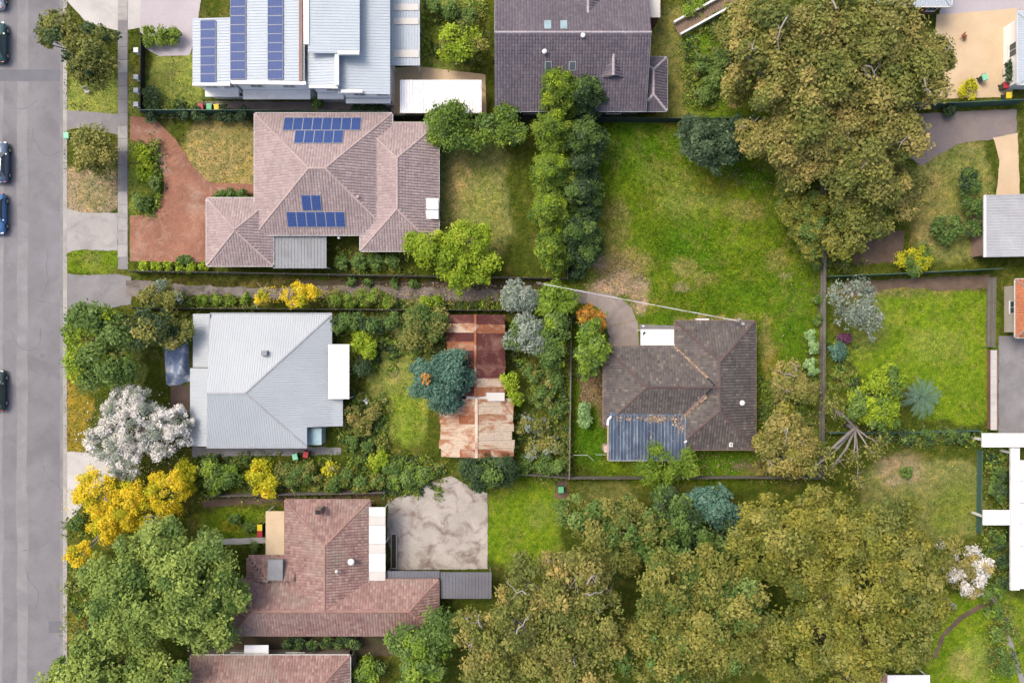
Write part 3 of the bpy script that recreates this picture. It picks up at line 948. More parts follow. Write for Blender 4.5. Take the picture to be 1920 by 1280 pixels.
def tiles(blocks, skip=None, tw=0.30, tl=0.33, seed=1, bias=None):
    rng = np.random.default_rng(seed)
    VV = []; FF = []; TT = []; n0 = 0
    for b in blocks:
        for f in b.facets():
            o, u, v, n = frame_of(f)
            uv = poly_uv(f)
            us = [p[0] for p in uv]; vs = [p[1] for p in uv]
            cu = np.arange(min(us), max(us), tw) + tw / 2
            cv = np.arange(0, max(vs), tl) + tl / 2
            U, Vv = np.meshgrid(cu, cv)
            U = U.ravel(); Vv = Vv.ravel()
            k = inside(uv, U, Vv)
            U, Vv = U[k], Vv[k]
            if not len(U): continue
            O = np.array(o); u_ = np.array(u); v_ = np.array(v); n_ = np.array(n)
            C = O + U[:, None] * u_ + Vv[:, None] * v_
            h = hidden(blocks, b, C[:, 0], C[:, 1], C[:, 2])
            if skip is not None: h |= skip(C)
            U, Vv = U[~h], Vv[~h]
            m = len(U)
            if not m: continue
            jz = rng.normal(0, .006, m); ju = rng.normal(0, .008, m)
            prof = [(-tw / 2, 0.012), (-tw * .18, 0.052), (tw * .2, 0.050), (tw / 2, 0.014)]
            pts = []
            for (vv, dz) in ((-tl / 2 - .03, 0.035), (tl / 2, 0.0)):
                for (uu, zz) in prof:
                    pts.append(O + (U + uu + ju)[:, None] * u_ + (Vv + vv)[:, None] * v_ + (zz + dz + jz)[:, None] * n_)
            for (uu, zz) in (prof[0], prof[3]):
                pts.append(O + (U + uu + ju)[:, None] * u_ + (Vv - tl / 2 - .03)[:, None] * v_ + (-0.01 + 0 * jz)[:, None] * n_)
            A = np.stack(pts, 1).reshape(-1, 3)
            base = n0 + np.arange(m)[:, None] * 10
            fs = [np.concatenate([base + i for i in q], 1) for q in ((0, 1, 5, 4), (1, 2, 6, 5), (2, 3, 7, 6), (8, 9, 3, 0))]
            F = np.stack(fs, 1).reshape(-1, 4)
            t = np.clip(rng.beta(2.0, 2.2, m), 0, 1)
            VV.append(A); FF.append(F); TT.append(np.repeat(t, 4)); n0 += len(A)
    return np.concatenate(VV), np.concatenate(FF), np.concatenate(TT)


def clip_span(uv, u):
    """v-interval of a convex polygon on the line u = const"""
    vs = []
    n = len(uv)
    for i in range(n):
        (a, b), (c, d) = uv[i], uv[(i + 1) % n]
        if (a - u) * (c - u) <= 0 and abs(a - c) > 1e-9:
            vs.append(b + (d - b) * (u - a) / (c - a))
    if len(vs) < 2: return None
    return min(vs), max(vs)


def rib_mesh(facets, step=0.25, w=0.05, h=0.035, blocks=None, me=None):
    mb = MB()
    for f in facets:
        o, u, v, n = frame_of(f)
        uv = poly_uv(f)
        us = [p[0] for p in uv]
        k = min(us) + step / 2
        while k < max(us):
            sp = clip_span(uv, k)
            if sp and sp[1] - sp[0] > .15:
                a, b = sp[0] + .02, sp[1] - .02
                p = o + u * k + v * a; q = o + u * k + v * b
                mb.add([p - u * w, p + n * h, p + u * w, q - u * w, q + n * h, q + u * w], [(0, 1, 4, 3), (1, 2, 5, 4)])
            k += step
    return mb


def thick(facets, t=0.06):
    mb = MB()
    for f in facets:
        n = frame_of(f)[3]
        k = len(f)
        fo = f
        if (f[1] - f[0]).cross(f[2] - f[0]).z < 0: fo = f[::-1]
        vs = [p - n * t for p in fo] + list(fo)
        fs = [tuple(range(k))[::-1], tuple(range(k, 2 * k))]
        for i in range(k):
            j = (i + 1) % k
            fs.append((i, j, k + j, k + i))
        mb.add(vs, fs)
    return mb


def ridge_caps(root, blocks, mat, w=0.32, seed=2, extra=()):
    rnd = random.Random(seed)
    lines = []
    for b in blocks:
        for p, q in b.hips(): lines.append((b, p, q))
    for p, q in extra: lines.append((None, p, q))
    for b, p, q in lines:
        mb = MB()
        L = (q - p).length
        n = max(1, int(L / 0.42))
        d = (q - p) / n
        side = d.cross(Vector((0, 0, 1))).normalized()
        up = side.cross(d).normalized()
        if up.z < 0: up = -up
        for k in range(n):
            a = p + d * k; c = p + d * (k + 1.06)
            mid = (a + c) / 2
            x = np.array([mid.x]); y = np.array([mid.y])
            if hidden(blocks, b, x, y, np.array([mid.z]), 0.06)[0]: continue
            j = rnd.uniform(-.008, .012)
            lo = 0.02; hi = 0.10 + j
            t = 0.5
            prof = [(-w / 2, lo - .06), (-w / 4, hi - .015), (0, hi), (w / 4, hi - .015), (w / 2, lo - .06)]
            vs = [a + side * s_ + up * (z_ + .02) for s_, z_ in prof] + [c + side * s_ * .92 + up * (z_) for s_, z_ in prof]
            mb.add(vs, [(i, i + 1, i + 6, i + 5) for i in range(4)] + [(0, 1, 2, 3, 4)], t)
        if mb.f: mb.build('ridge_cap', mat, root)


def wall_box(root, b, mat, inset=0.55, name='wall', z0=0.0):
    mb = MB()
    a = (b.x0 + inset, b.y0 + inset); c = (b.x1 - inset, b.y1 - inset)
    poly = [(a[0], a[1]), (c[0], a[1]), (c[0], c[1]), (a[0], c[1])]
    mb.prism(poly, z0, b.ze - 0.02)
    return mb.build(name, mat, root)


def gutters(root, blocks, mat, skip=None):
    for b in blocks:
        cs = b.corners()
        gab = [(g[0], g[1]) for g in b.gables()]
        for i in range(4):
            p, q = cs[i], cs[(i + 1) % 4]
            mb = MB()
            if any((p - g0).length < .01 and (q - g1).length < .01 for g0, g1 in gab): continue
            n = max(1, int((q - p).length / .6))
            out = Vector(((q - p).y, -(q - p).x, 0)).normalized() * .06
            for k in range(n):
                a = p.lerp(q, k / n) + out; c = p.lerp(q, (k + 1) / n) + out
                m = (a + c) / 2
                if hidden(blocks, b, np.array([m.x]), np.array([m.y]), np.array([m.z]), -.02)[0]:
                    if mb.f: mb.build('gutter', mat, root); mb = MB()
                    continue
                if skip and skip(m): continue
                mb.bar(a + Vector((0, 0, -.03)), c + Vector((0, 0, -.03)), 0.12, 0.11)
            if mb.f: mb.build('gutter', mat, root)


def window(root, b, side, t, w=1.5, h=1.2, sill=0.95, inset=0.55, frame='white_paint', door=False):
    """window or door set in a wall of block b; side N,S,E,W; t is metres from the wall's left/bottom end"""
    d = 0.035
    if side in 'NS':
        y = (b.y1 - inset) if side == 'N' else (b.y0 + inset)
        s = 1 if side == 'N' else -1
        x = b.x0 + inset + t
        f = lambda u, v, e: (x + u, y + s * e, v)
    else:
        xx = (b.x1 - inset) if side == 'E' else (b.x0 + inset)
        s = 1 if side == 'E' else -1
        y = b.y0 + inset + t
        f = lambda u, v, e: (xx + s * e, y + u, v)
    z0 = 0.08 if door else sill
    hh = 2.05 if door else h
    mb = MB(); fw = 0.07
    mb.box(f(0, z0, -.05), f(fw, z0 + hh, d)); mb.box(f(w - fw, z0, -.05), f(w, z0 + hh, d))
    mb.box(f(fw, z0, -.05), f(w - fw, z0 + fw, d)); mb.box(f(fw, z0 + hh - fw, -.05), f(w - fw, z0 + hh, d))
    if not door: mb.box(f(w / 2 - .025, z0 + fw, -.04), f(w / 2 + .025, z0 + hh - fw, d - .006))
    o = mb.build('door' if door else 'window', M[frame], root)
    pm = MB(); pm.box(f(fw, z0 + fw, -.03), f(w - fw, z0 + hh - fw, 0.012))
    pm.build('panel' if door else 'pane', M['timber' if door else 'glass'], o)
    if not door:
        sm = MB(); sm.box(f(-.05, z0 - .07, -.03), f(w + .05, z0 - .002, 0.10)); sm.build('sill', M[frame], o)
    else:
        sm = MB(); sm.box(f(w - .18, 1.0, .03), f(w - .12, 1.06, .09)); sm.build('handle', M['chrome'], o)
    return o


def tiled_house(name, label, blocks, tile, cap, gut, wall, wins=(), seed=1, skip=None, cat='house', extra=(), tw=0.30, tl=0.33):
    b0 = blocks[0]
    root = empty(name, ((b0.x0 + b0.x1) / 2, (b0.y0 + b0.y1) / 2, 0), label, cat)
    for i, b in enumerate(blocks):
        wall_box(root, b, M[wall], 0.55 + 0.012 * i)
        thick(b.facets(), 0.05).build('roof_base', M[gut], root)
        for g in b.gables():
            # gable wall up to the ridge
            c = (g[0] + g[1] + g[2]) / 3
            n = (g[1] - g[0]).cross(g[2] - g[0]).normalized()
            ctr = Vector(((b.x0 + b.x1) / 2, (b.y0 + b.y1) / 2, c.z))
            s = (ctr - c); s.z = 0; s.normalize()
            g2 = [p + s * (0.5) for p in g]
            g2[2] = g2[2] - Vector((0, 0, .12))
            k = 0.2
            e = (g2[1] - g2[0]).normalized()
            g2[0] = g2[0] + e * .55; g2[1] = g2[1] - e * .55
            m2 = MB(); m2.add(g2 + [p + s * .1 for p in g2], [(0, 1, 2), (5, 4, 3), (0, 3, 4, 1), (1, 4, 5, 2), (2, 5, 3, 0)])
            m2.build('gable_wall', M[wall], root)
    V, F, T = tiles(blocks, skip, tw, tl, seed)
    o = link('roof_tiles', npmesh('roof_tiles', V, F, M[tile], T), None, root)
    o['kind'] = 'stuff'
    ridge_caps(root, blocks, M[cap], seed=seed, extra=extra)
    gutters(root, blocks, M[gut])
    for wdef in wins:
        bi, side, t = wdef[:3]
        kw = wdef[3] if len(wdef) > 3 else {}
        window(root, blocks[bi], side, t, inset=0.55 + 0.012 * bi, **kw)
    return root


def metal_house(name, label, blocks, roof, gut, wall, wins=(), cat='house', step=0.25, cap=None):
    b0 = blocks[0]
    root = empty(name, ((b0.x0 + b0.x1) / 2, (b0.y0 + b0.y1) / 2, 0), label, cat)
    for i, b in enumerate(blocks):
        wall_box(root, b, M[wall], 0.45 + .012 * i)
        for f in b.facets():
            r = thick([f], 0.05).build('roof_sheet', M[roof], root)
            rib_mesh([f], step).build('ribs', M[roof], r)
    mb = MB()
    for b in blocks:
        for p, q in b.hips():
            mb.bar(p + Vector((0, 0, .04)), q + Vector((0, 0, .04)), 0.28, 0.05)
    mb.build('ridge_capping', M[cap or roof], root)
    gutters(root, blocks, M[gut])
    for wdef in wins:
        bi, side, t = wdef[:3]
        kw = wdef[3] if len(wdef) > 3 else {}
        window(root, blocks[bi], side, t, inset=0.45 + 0.012 * bi, **kw)
    return root


def round_vent(root, px, py, z, r=0.2, mat='white_paint', name='roof_vent'):
    p = P(px, py, z)
    mb = MB()
    mb.tube([p + Vector((0, 0, -.3)), p + Vector((0, 0, .12))], r * .62, 12)
    o = mb.build(name, M[mat], root)
    n = 14; m2 = MB()
    pts = [p + Vector((0, 0, k)) for k in (.10, .16, .24, .30, .33)]
    m2.tube(pts, [r * .75, r, r * .95, r * .6, r * .18], n)
    m2.build('cap', M[mat], o, smooth=True)
    return o


PANEL_ME = {}


def solar(root, f, u0, v0, nu, nv, pw=1.0, ph=1.62, gap=0.02, lift=0.12):
    """a block of panels on facet f; (u0,v0) lower left corner in the facet's own frame"""
    o, u, v, n = frame_of(f)
    key = (pw, ph)
    if key not in PANEL_ME:
        a = MB(); a.box((0.02, 0.02, -.03), (pw - .02, ph - .02, .012))
        b = MB()
        for q in (((0, 0, -.035), (pw, .03, .018)), ((0, ph - .03, -.035), (pw, ph, .018)), ((0, .03, -.035), (.03, ph - .03, .018)), ((pw - .03, .03, -.035), (pw, ph - .03, .018))): b.box(*q)
        PANEL_ME[key] = (a.mesh('solar_panel', M['solar']), b.mesh('frame', M['metal_zinc']))
    mats = Matrix((u, v, n)).transposed()
    for i in range(nu):
        for j in range(nv):
            p = o + u * (u0 + i * (pw + gap)) + v * (v0 + j * (ph + gap)) + n * lift
            ob = link('solar_panel', PANEL_ME[key][0], None, root, p)
            ob.rotation_euler = mats.to_euler()
            fr = bpy.data.objects.new('frame', PANEL_ME[key][1]); COL.objects.link(fr); fr.parent = ob


def uv_of(f, px, py):
    """where the photograph pixel hits facet f, in its own frame"""
    o, u, v, n = frame_of(f)
    c = Vector((0, 0, CAM_H))
    d = P(px, py, 0) - c
    t = (o - c).dot(n) / d.dot(n)
    h = c + d * t
    return (h - o).dot(u), (h - o).dot(v)


# --- the brown-tiled house on the rear lot
def main_house():
    A = Block((1266, 602, 1416, 842), 2.75, 22.5, 'y')
    B = Block((1132, 649, 1345, 799), 2.75, 22.5, 'x')
    B.ends = ('hip', 'gable')      # the ridge of B runs into A
    B.x1 = A.ridge()[0].x
    pz = lambda x, y: 3.28 + (y - P(0, 778, 3)[1]) * 0.035
    pa, pb = P(1141, 862, 3.0), P(1288, 776, 3.2)

    def skip(C):
        return (C[:, 0] > pa.x) & (C[:, 0] < pb.x) & (C[:, 1] > pa.y) & (C[:, 1] < pb.y - .05) & (C[:, 2] < pz(C[:, 0], C[:, 1]) - .1)
    wins = [(0, 'N', 1.2), (0, 'N', 4.6, dict(w=1.0, h=.9, sill=1.2)), (0, 'E', 2.0, dict(w=1.8)), (0, 'E', 6.0), (0, 'E', 10.0, dict(w=1.2)),
            (0, 'S', 2.5, dict(w=1.6)), (1, 'W', 1.4, dict(w=1.8)), (1, 'W', 5.0, dict(w=1.4)), (1, 'N', 1.2, dict(w=1.6)), (1, 'N', 5.2, dict(door=True, w=.95)), (1, 'S', 3.0, dict(w=2.2))]
    root = tiled_house('brown_tiled_house', 'brown-tiled T-shaped house with a blue patio roof beside the big lawn', [A, B], 'tile_brown', 'cap_brown', 'gutter_brown', 'brick_dark', wins, 5, skip)
    # valley trays
    for (p, q, dark) in (((1266, 650, 2.85), (1325, 708, 4.05), 0), ((1325, 708, 4.05), (1340, 722, 4.5), 1), ((1340, 722, 4.5), (1322, 739, 4.05), 1), ((1322, 739, 4.05), (1272, 787, 2.95), 0)):
        a, b = P(*p), P(*q)
        def onroof(v):
            h = max(A.height(np.array([v.x]), np.array([v.y]))[0], B.height(np.array([v.x]), np.array([v.y]))[0])
            return Vector((v.x, v.y, max(h, 2.75) + .07))
        mb = MB(); n = 8
        for k in range(n):
            mb.bar(onroof(a.lerp(b, k / n)), onroof(a.lerp(b, (k + 1.05) / n)), 0.24 if dark else 0.2, 0.05)
        mb.build('valley_tray', M['black' if dark else 'gutter_brown'], root)
    # dead leaves lying in the valleys and along the patio flashing
    rng = np.random.default_rng(5)
    pts = []
    for (p, q, n, w) in (((1268, 652), (1324, 707), 260, 1.1), ((1322, 741), (1278, 785), 260, 1.3), ((1150, 785), (1275, 783), 260, 2.6), ((1215, 784), (1245, 785), 260, 5), ((1262, 782), (1280, 810), 180, 5), ((1200, 800), (1260, 835), 40, 20), ((1160, 800), (1210, 850), 25, 20)):
        t = rng.random(n); t = t + .05 * np.sin(t * 40)
        x = p[0] + (q[0] - p[0]) * t + rng.normal(0, w, n); y = p[1] + (q[1] - p[1]) * t + rng.normal(0, w * .8, n)
        pts.append(np.stack([x, y], 1))
    pts = np.concatenate(pts)
    k = (CAM_H - 3.2) / CAM_H / PXM
    X = (pts[:, 0] - 960) * k; Y = (640 - pts[:, 1]) * k
    Z = np.maximum(A.height(X, Y), B.height(X, Y))
    inp = (X > pa.x) & (X < pb.x) & (Y > pa.y) & (Y < pb.y)
    Z = np.where(inp, np.maximum(Z, pz(X, Y)), Z)
    ok = Z > 2
    C = np.stack([X, Y, Z + .11 + rng.random(len(X)) * .05], 1)[ok]
    m = leaf_cards('dead_leaves', C, np.tile(np.array([0, 0, 1.0]), (len(C), 1)), 0.15, 1.9, rng.random(len(C)), rng, 0.5)
    m.materials.append(leaf_mat('dead_leaf', [(0.16, 0.10, 0.06), (0.30, 0.20, 0.12), (0.42, 0.31, 0.19), (0.55, 0.45, 0.33)], 0.05))
    o = link('dead_leaves', m, None, root); o['kind'] = 'stuff'
    # blue corrugated patio roof: real corrugation, with rib and pan shading also put into the tint
    nx = 23; V = []; Fc = []
    cols = []
    xs = []
    W_ = pb.x - pa.x
    for i in range(nx):
        for d, z in ((0, 0), (.28, 0), (.36, .11), (.56, .11), (.64, 0)):
            xs.append((pa.x + W_ * (i + d) / nx, z))
    xs.append((pb.x, 0))
    for (x, z) in xs:
        right = x > P(1283, 0, 3)[0]
        for yy in (pb.y, (pa.y + pb.y) / 2, pa.y):
            y_ = yy
            V.append((x, y_, pz(x, yy) + z))
    ft = []
    for i in range(len(xs) - 1):
        for j in range(2):
            a = i * 3 + j
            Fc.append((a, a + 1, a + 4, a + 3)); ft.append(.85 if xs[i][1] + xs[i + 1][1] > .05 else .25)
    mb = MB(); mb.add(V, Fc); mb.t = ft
    pr = mb.build('patio_roof', M['patio_blue'], root)
    mb = MB(); mb.bar((pa.x, pa.y - .04, pz(0, pa.y) - .02), (pb.x, pa.y - .04, pz(0, pa.y) - .02), .1, .1); mb.build('patio_gutter', M['gutter_grey'], pr)
    mb = MB(); mb.bar((pa.x + .1, pb.y, pz(0, pb.y) + .07), (P(1278, 0, 3).x, pb.y, pz(0, pb.y) + .07), .34, .03); mb.build('flashing', M['patio_blue'], pr)
    mb = MB(); mb.bar((pa.x - .09, pb.y - 1.2, pz(0, pb.y) - .1), (pa.x - .09, pa.y, pz(0, pa.y) - .1), .13, .2); mb.build('edge_beam', M['timber_pale'], pr)
    mb = MB(); c1 = P(1139, 797, 3.3); c2 = P(1140, 787, 3.3); c3 = P(1146, 780, 3.5)
    mb.bar(c1, c2, .22, .05).bar(c2, c3, .22, .05); mb.build('corner_flashing', M['metal_white'], pr)
    mb = MB(); c1 = P(1283, 829, 3.4); c2 = P(1288, 826, 3.4); mb.bar(c1, c2, .16, .05); mb.build('corner_flashing', M['metal_white'], pr)
    for (x, y) in ((1146, 858), (1215, 858), (1282, 858)):
        p = P(x, y, 2.9); mb = MB(); mb.box((p.x - .05, p.y - .05, 0), (p.x + .05, p.y + .05, 3.0)); mb.build('post', M['timber_pale'], pr)
    # white porch roof of clear sheets
    a = P(1201, 650, 2.6); b = P(1266, 617, 2.6)
    mb = MB(); nxp = 8
    W2 = (b.x - a.x) / nxp
    proot = MB().box((a.x, a.y, 2.52), (b.x, b.y, 2.555)).build('porch_roof', M['metal_zinc'], root)
    for i in range(nxp):
        for j in range(4):
            q = MB(); hh = (b.y - a.y) / 4
            q.box((a.x + i * W2 + .025, a.y + j * hh + .025, 2.556), (a.x + (i + 1) * W2 - .025, a.y + (j + 1) * hh - .025, 2.585)); q.build('sheet', M['poly_white'], proot)
    q = MB(); c = [P(1206, 630, 2.58), P(1205.5, 624, 2.58), P(1208, 621, 2.58), P(1211, 623.5, 2.58), P(1208, 627, 2.58)]
    q.prism([(p.x, p.y) for p in c][::-1] if False else [(p.x, p.y) for p in c], 2.586, 2.592); q.build('dark_tear_patch', M['black'], proot)  # black patch laid on the uncut sheet, painting the dark of a hole
    for (x, y) in ((1203, 619), (1264, 619), (1203, 648)):
        p = P(x, y, 2.5); MB().box((p.x - .05, p.y - .05, 0), (p.x + .05, p.y + .05, 2.52)).build('post', M['white_paint'], proot)
    p = P(1206, 611, 2.4); MB().box((p.x - .1, p.y - .08, 2.2), (p.x + .1, p.y + .08, 2.5)).build('porch_light', M['white_paint'], proot)
    # air conditioner on the north wall
    a = P(1305, 603, 2.2); b = P(1329, 597, 2.2)
    ac = MB().box((a.x, a.y - .6, 1.75), (b.x, b.y, 2.3)).build('air_conditioner', M['white_paint'], root)
    g = MB()
    for k in range(6): g.box((a.x + .1, b.y, 1.82 + k * .07), (b.x - .1, b.y + .012, 1.85 + k * .07))
    g.build('grille', M['metal_grey'], ac)
    # round and square roof vents
    round_vent(root, 1391, 755, 3.45, 0.30)
    p = P(1370, 833, 3.0)
    v = MB().box((p.x - .17, p.y - .22, 2.8), (p.x + .17, p.y + .22, 3.16)).build('flue', M['white_paint'], root)
    MB().box((p.x - .09, p.y - .12, 3.162), (p.x + .10, p.y + .14, 3.18)).build('flue_cap', M['metal_grey'], v)
    # service bracket and aerial stub
    p = P(1380, 603, 3.0)
    MB().tube([p, p + Vector((0, 0, .9)), p + Vector((.05, .35, 1.0))], .045, 6).bar(p + Vector((-.2, .3, 1.0)), p + Vector((.28, .2, 1.0)), .05).build('service_bracket', M['metal_zinc'], root)
    p = P(1393, 607, 3.1)
    MB().box((p.x - .14, p.y - .14, 2.85), (p.x + .14, p.y + .14, 3.2)).build('meter_box', M['metal_zinc'], root)
    # hot water unit on the west side
    p = P(1137.5, 841, 1.6)
    hw = MB().box((p.x - .25, p.y - .38, 0), (p.x + .22, p.y + .38, 1.7)).build('hot_water_unit', M['pink_plastic'], root)
    MB().box((p.x - .27, p.y - .40, 1.7), (p.x + .24, p.y + .40, 1.75)).build('lid', M['pink_plastic'], hw)
    return root


def leaf_cards(name, C, N, size, aspect, tint, rng, rough=0.5):
    """rhombic leaf cards; C centres, N facing directions"""
    n = len(C)
    N = N + rng.normal(0, rough, (n, 3))
    N /= np.linalg.norm(N, axis=1, keepdims=True) + 1e-9
    R = rng.normal(0, 1, (n, 3))
    T = np.cross(N, R); T /= np.linalg.norm(T, axis=1, keepdims=True) + 1e-9
    B = np.cross(N, T)
    s = (size if np.ndim(size) else np.full(n, size)) * np.clip(rng.lognormal(-.08, .33, n), .4, 2.1)
    L = (s * .5)[:, None] * T
    Wd = (s * .5 / aspect)[:, None] * B
    bend = (s * .10)[:, None] * N
    V = np.stack([C - L - bend, C + Wd, C + L - bend, C - Wd], 1).reshape(-1, 3)
    F = np.arange(4 * n).reshape(-1, 4)
    return npmesh(name, V, F, None, tint)


MAIN = main_house()


# --- the other houses
def house_pink():
    A = Block((478, 213, 735, 440), 2.9, 22, 'x')
    B = Block((676, 231, 822, 470), 2.75, 22, 'y')
    C = Block((388, 372, 512, 498), 2.6, 22, 'y')
    D = Block((388, 372, 512, 498), 2.6, 22, 'y')
    bl = [A, B, C]
    wins = [(0, 'S', 5.0, dict(w=1.6)), (0, 'S', 9.0, dict(w=1.2)), (0, 'W', 9.0, dict(w=1.8)), (0, 'N', 3.0), (1, 'E', 3.0, dict(w=2.0)), (1, 'E', 8.5, dict(w=1.6)), (1, 'S', 3.0, dict(w=1.6)),
            (2, 'W', 1.2, dict(w=4.2, h=2.0, sill=0.1)), (2, 'S', 2.0)]
    root = tiled_house('pink_tiled_house', 'dusty pink tiled house with blue solar panels behind the red brick driveway', bl, 'tile_pink', 'cap_pink', 'gutter_white', 'brick_wall', wins, 8)
    f = A.facets()
    north, south = f[1], f[0]
    # facet frames: the north slope runs from east to west
    u, v = uv_of(north, 678, 222); solar(root, north, u, max(.2, v), 8, 1)
    u, v2 = uv_of(north, 642, 275); solar(root, north, u, max(.2, v) + 1.66, 5, 1)
    u, v = uv_of(south, 540, 420); solar(root, south, u, .85, 6, 1)
    u, v = uv_of(south, 567, 386); solar(root, south, u, 2.6, 2, 1)
    # grey flat carport between the wings
    a = P(512, 503, 2.5); b = P(612, 438, 2.5)
    cp = MB().box((a.x, a.y, 2.42), (b.x, b.y, 2.5)).build('carport_roof', M['metal_grey'], root)
    m2 = MB()
    k = a.x + .2
    while k < b.x:
        m2.add([(k - .03, a.y, 2.5), (k, a.y, 2.53), (k + .03, a.y, 2.5), (k - .03, b.y, 2.5), (k, b.y, 2.53), (k + .03, b.y, 2.5)], [(0, 1, 4, 3), (1, 2, 5, 4)])
        k += .35
    m2.build('ribs', M['metal_grey'], cp)
    for (x, y) in ((515, 500), (609, 500)):
        p = P(x, y, 2.4); MB().box((p.x - .05, p.y - .05, 0), (p.x + .05, p.y + .05, 2.42)).build('post', M['white_paint'], cp)
    # white awning at the back
    a = P(766, 412, 2.7); b = P(823, 374, 2.7)
    aw = MB().box((a.x, a.y, 3.25), (b.x, b.y, 3.31)).build('awning', M['poly_white'], root)
    MB().box((a.x, a.y + .9, 3.31), (b.x, a.y + 1.0, 3.34)).build('seam', M['metal_grey'], aw)
    for q in (a.x + .1, b.x - .1): MB().box((q - .04, a.y + .05, 0), (q + .04, a.y + .13, 3.25)).build('post', M['white_paint'], aw)
    round_vent(root, 672, 370, 4.2, .2, 'cap_pink')
    round_vent(root, 636, 446, 2.3, .16, 'white_paint')


house_pink()


def house_slate():
    A = Block((928, -45, 1212, 208), 3.6, 21, 'x', ('gable', 'gable'))
    B = Block((1040, -130, 1160, 60), 3.9, 24, 'y', ('gable', 'hip'))
    B.ends = ('gable', 'gable')
    C = Block((1196, 108, 1250, 208), 3.0, 24, 'y')
    D = Block((1122, 60, 1174, 148), 4.6, 34, 'y', ('gable', 'gable'))
    wins = [(0, 'S', 2.5, dict(w=1.8)), (0, 'S', 6.5, dict(w=2.4)), (0, 'S', 11.5, dict(w=1.6)), (0, 'E', 9.5, dict(w=1.4)), (0, 'W', 4.0), (2, 'E', 2.0, dict(w=1.4))]
    root = tiled_house('slate_roofed_house', 'dark purple-grey roofed house with small skylights and a dormer', [A, B, C], 'tile_slate', 'cap_slate', 'gutter_grey', 'brick_wall', wins, 12)
    # dormer
    thick(D.facets(), .05).build('dormer_roof', M['tile_slate'], root)
    V, F, T = tiles([D], None, .3, .33, 4)
    z = A.height(V[:, 0], V[:, 1])
    o = link('dormer_tiles', npmesh('dormer_tiles', V, F, M['tile_slate'], T), None, root); o['kind'] = 'stuff'
    ridge_caps(root, [D], M['cap_slate'], seed=3)
    c = D.corners(); r = D.ridge()[0]
    g = MB(); e = Vector((0, .25, 0))
    g.add([c[0] + e + Vector((.1, 0, -.6)), c[1] + e + Vector((-.1, 0, -.6)), c[1] + e + Vector((-.1, 0, 0)), r + e - Vector((0, 0, .1)), c[0] + e + Vector((.1, 0, 0))], [(0, 1, 2, 3, 4)])
    gw = g.build('dormer_wall', M['white_paint'], root)
    g = MB(); g.add([c[0] + e + Vector((.35, -.02, -.5)), c[1] + e + Vector((-.35, -.02, -.5)), c[1] + e + Vector((-.35, -.02, .15)), c[0] + e + Vector((.35, -.02, .15))], [(0, 1, 2, 3)])
    g.build('dormer_window', M['glass_sky'], gw)
    f = A.facets()
    def sky_l(face, px, py, w, h, mat='glass_sky'):
        u, v = uv_of(face, px, py)
        o_, uu, vv, nn = frame_of(face)
        m = Matrix((uu, vv, nn)).transposed()
        a = MB().box((-w / 2, -h / 2, .04), (w / 2, h / 2, .13)); ob = link('skylight', a.mesh('skylight', M['metal_zinc']), None, root, o_ + uu * u + vv * v); ob.rotation_euler = m.to_euler()
        g_ = MB().box((-w / 2 + .06, -h / 2 + .06, .13), (w / 2 - .06, h / 2 - .06, .145)); gl = bpy.data.objects.new('pane', g_.mesh('pane', M[mat])); COL.objects.link(gl); gl.parent = ob
    sky_l(f[1], 1027, 48, .7, 1.1); sky_l(f[1], 1057, 48, .7, 1.1)
    sky_l(f[0], 1028, 124, .7, .9, 'glass'); sky_l(f[0], 1073, 124, .7, .9, 'glass')
    round_vent(root, 1021, 98, 5.9, .26); round_vent(root, 1210, 153, 3.6, .26); round_vent(root, 1093, 68, 6.2, .26)
    # pale lean-to on the east side
    a = P(1212, 33, 2.8); b = P(1238, -40, 2.8)
    lt = MB().box((a.x, a.y, 2.7), (b.x, b.y, 2.8)).build('lean_to_roof', M['poly_cream'], root)
    MB().box((a.x + .1, a.y + .1, 0), (b.x - .1, b.y - .1, 2.7)).build('wall', M['brick_wall'], lt)


house_slate()


def flat_roof(root, px, zl, zr, wall, roof, inset=0.25, along='y', step=0.3, name='roof_sheet', zb=0.0):
    """low sloping metal roof over a box of walls; zl/zr heights at the two ends across the ribs' run"""
    x0, y0, x1, y1 = px
    z = (zl + zr) / 2
    a = P(x0, y1, z); b = P(x1, y0, z)
    f = [Vector((a.x, a.y, zl)), Vector((b.x, a.y, zl)), Vector((b.x, b.y, zr)), Vector((a.x, b.y, zr))] if along == 'y' else \
        [Vector((a.x, b.y, zl)), Vector((a.x, a.y, zl)), Vector((b.x, a.y, zr)), Vector((b.x, b.y, zr))]
    r = thick([f], .08).build(name, M[roof], root)
    rib_mesh([f], step).build('ribs', M[roof], r)
    if wall:
        m = MB().box((a.x + inset, a.y + inset, zb), (b.x - inset, b.y - inset, min(zl, zr) - .08)).build('wall', M[wall], root)
    return f, a, b


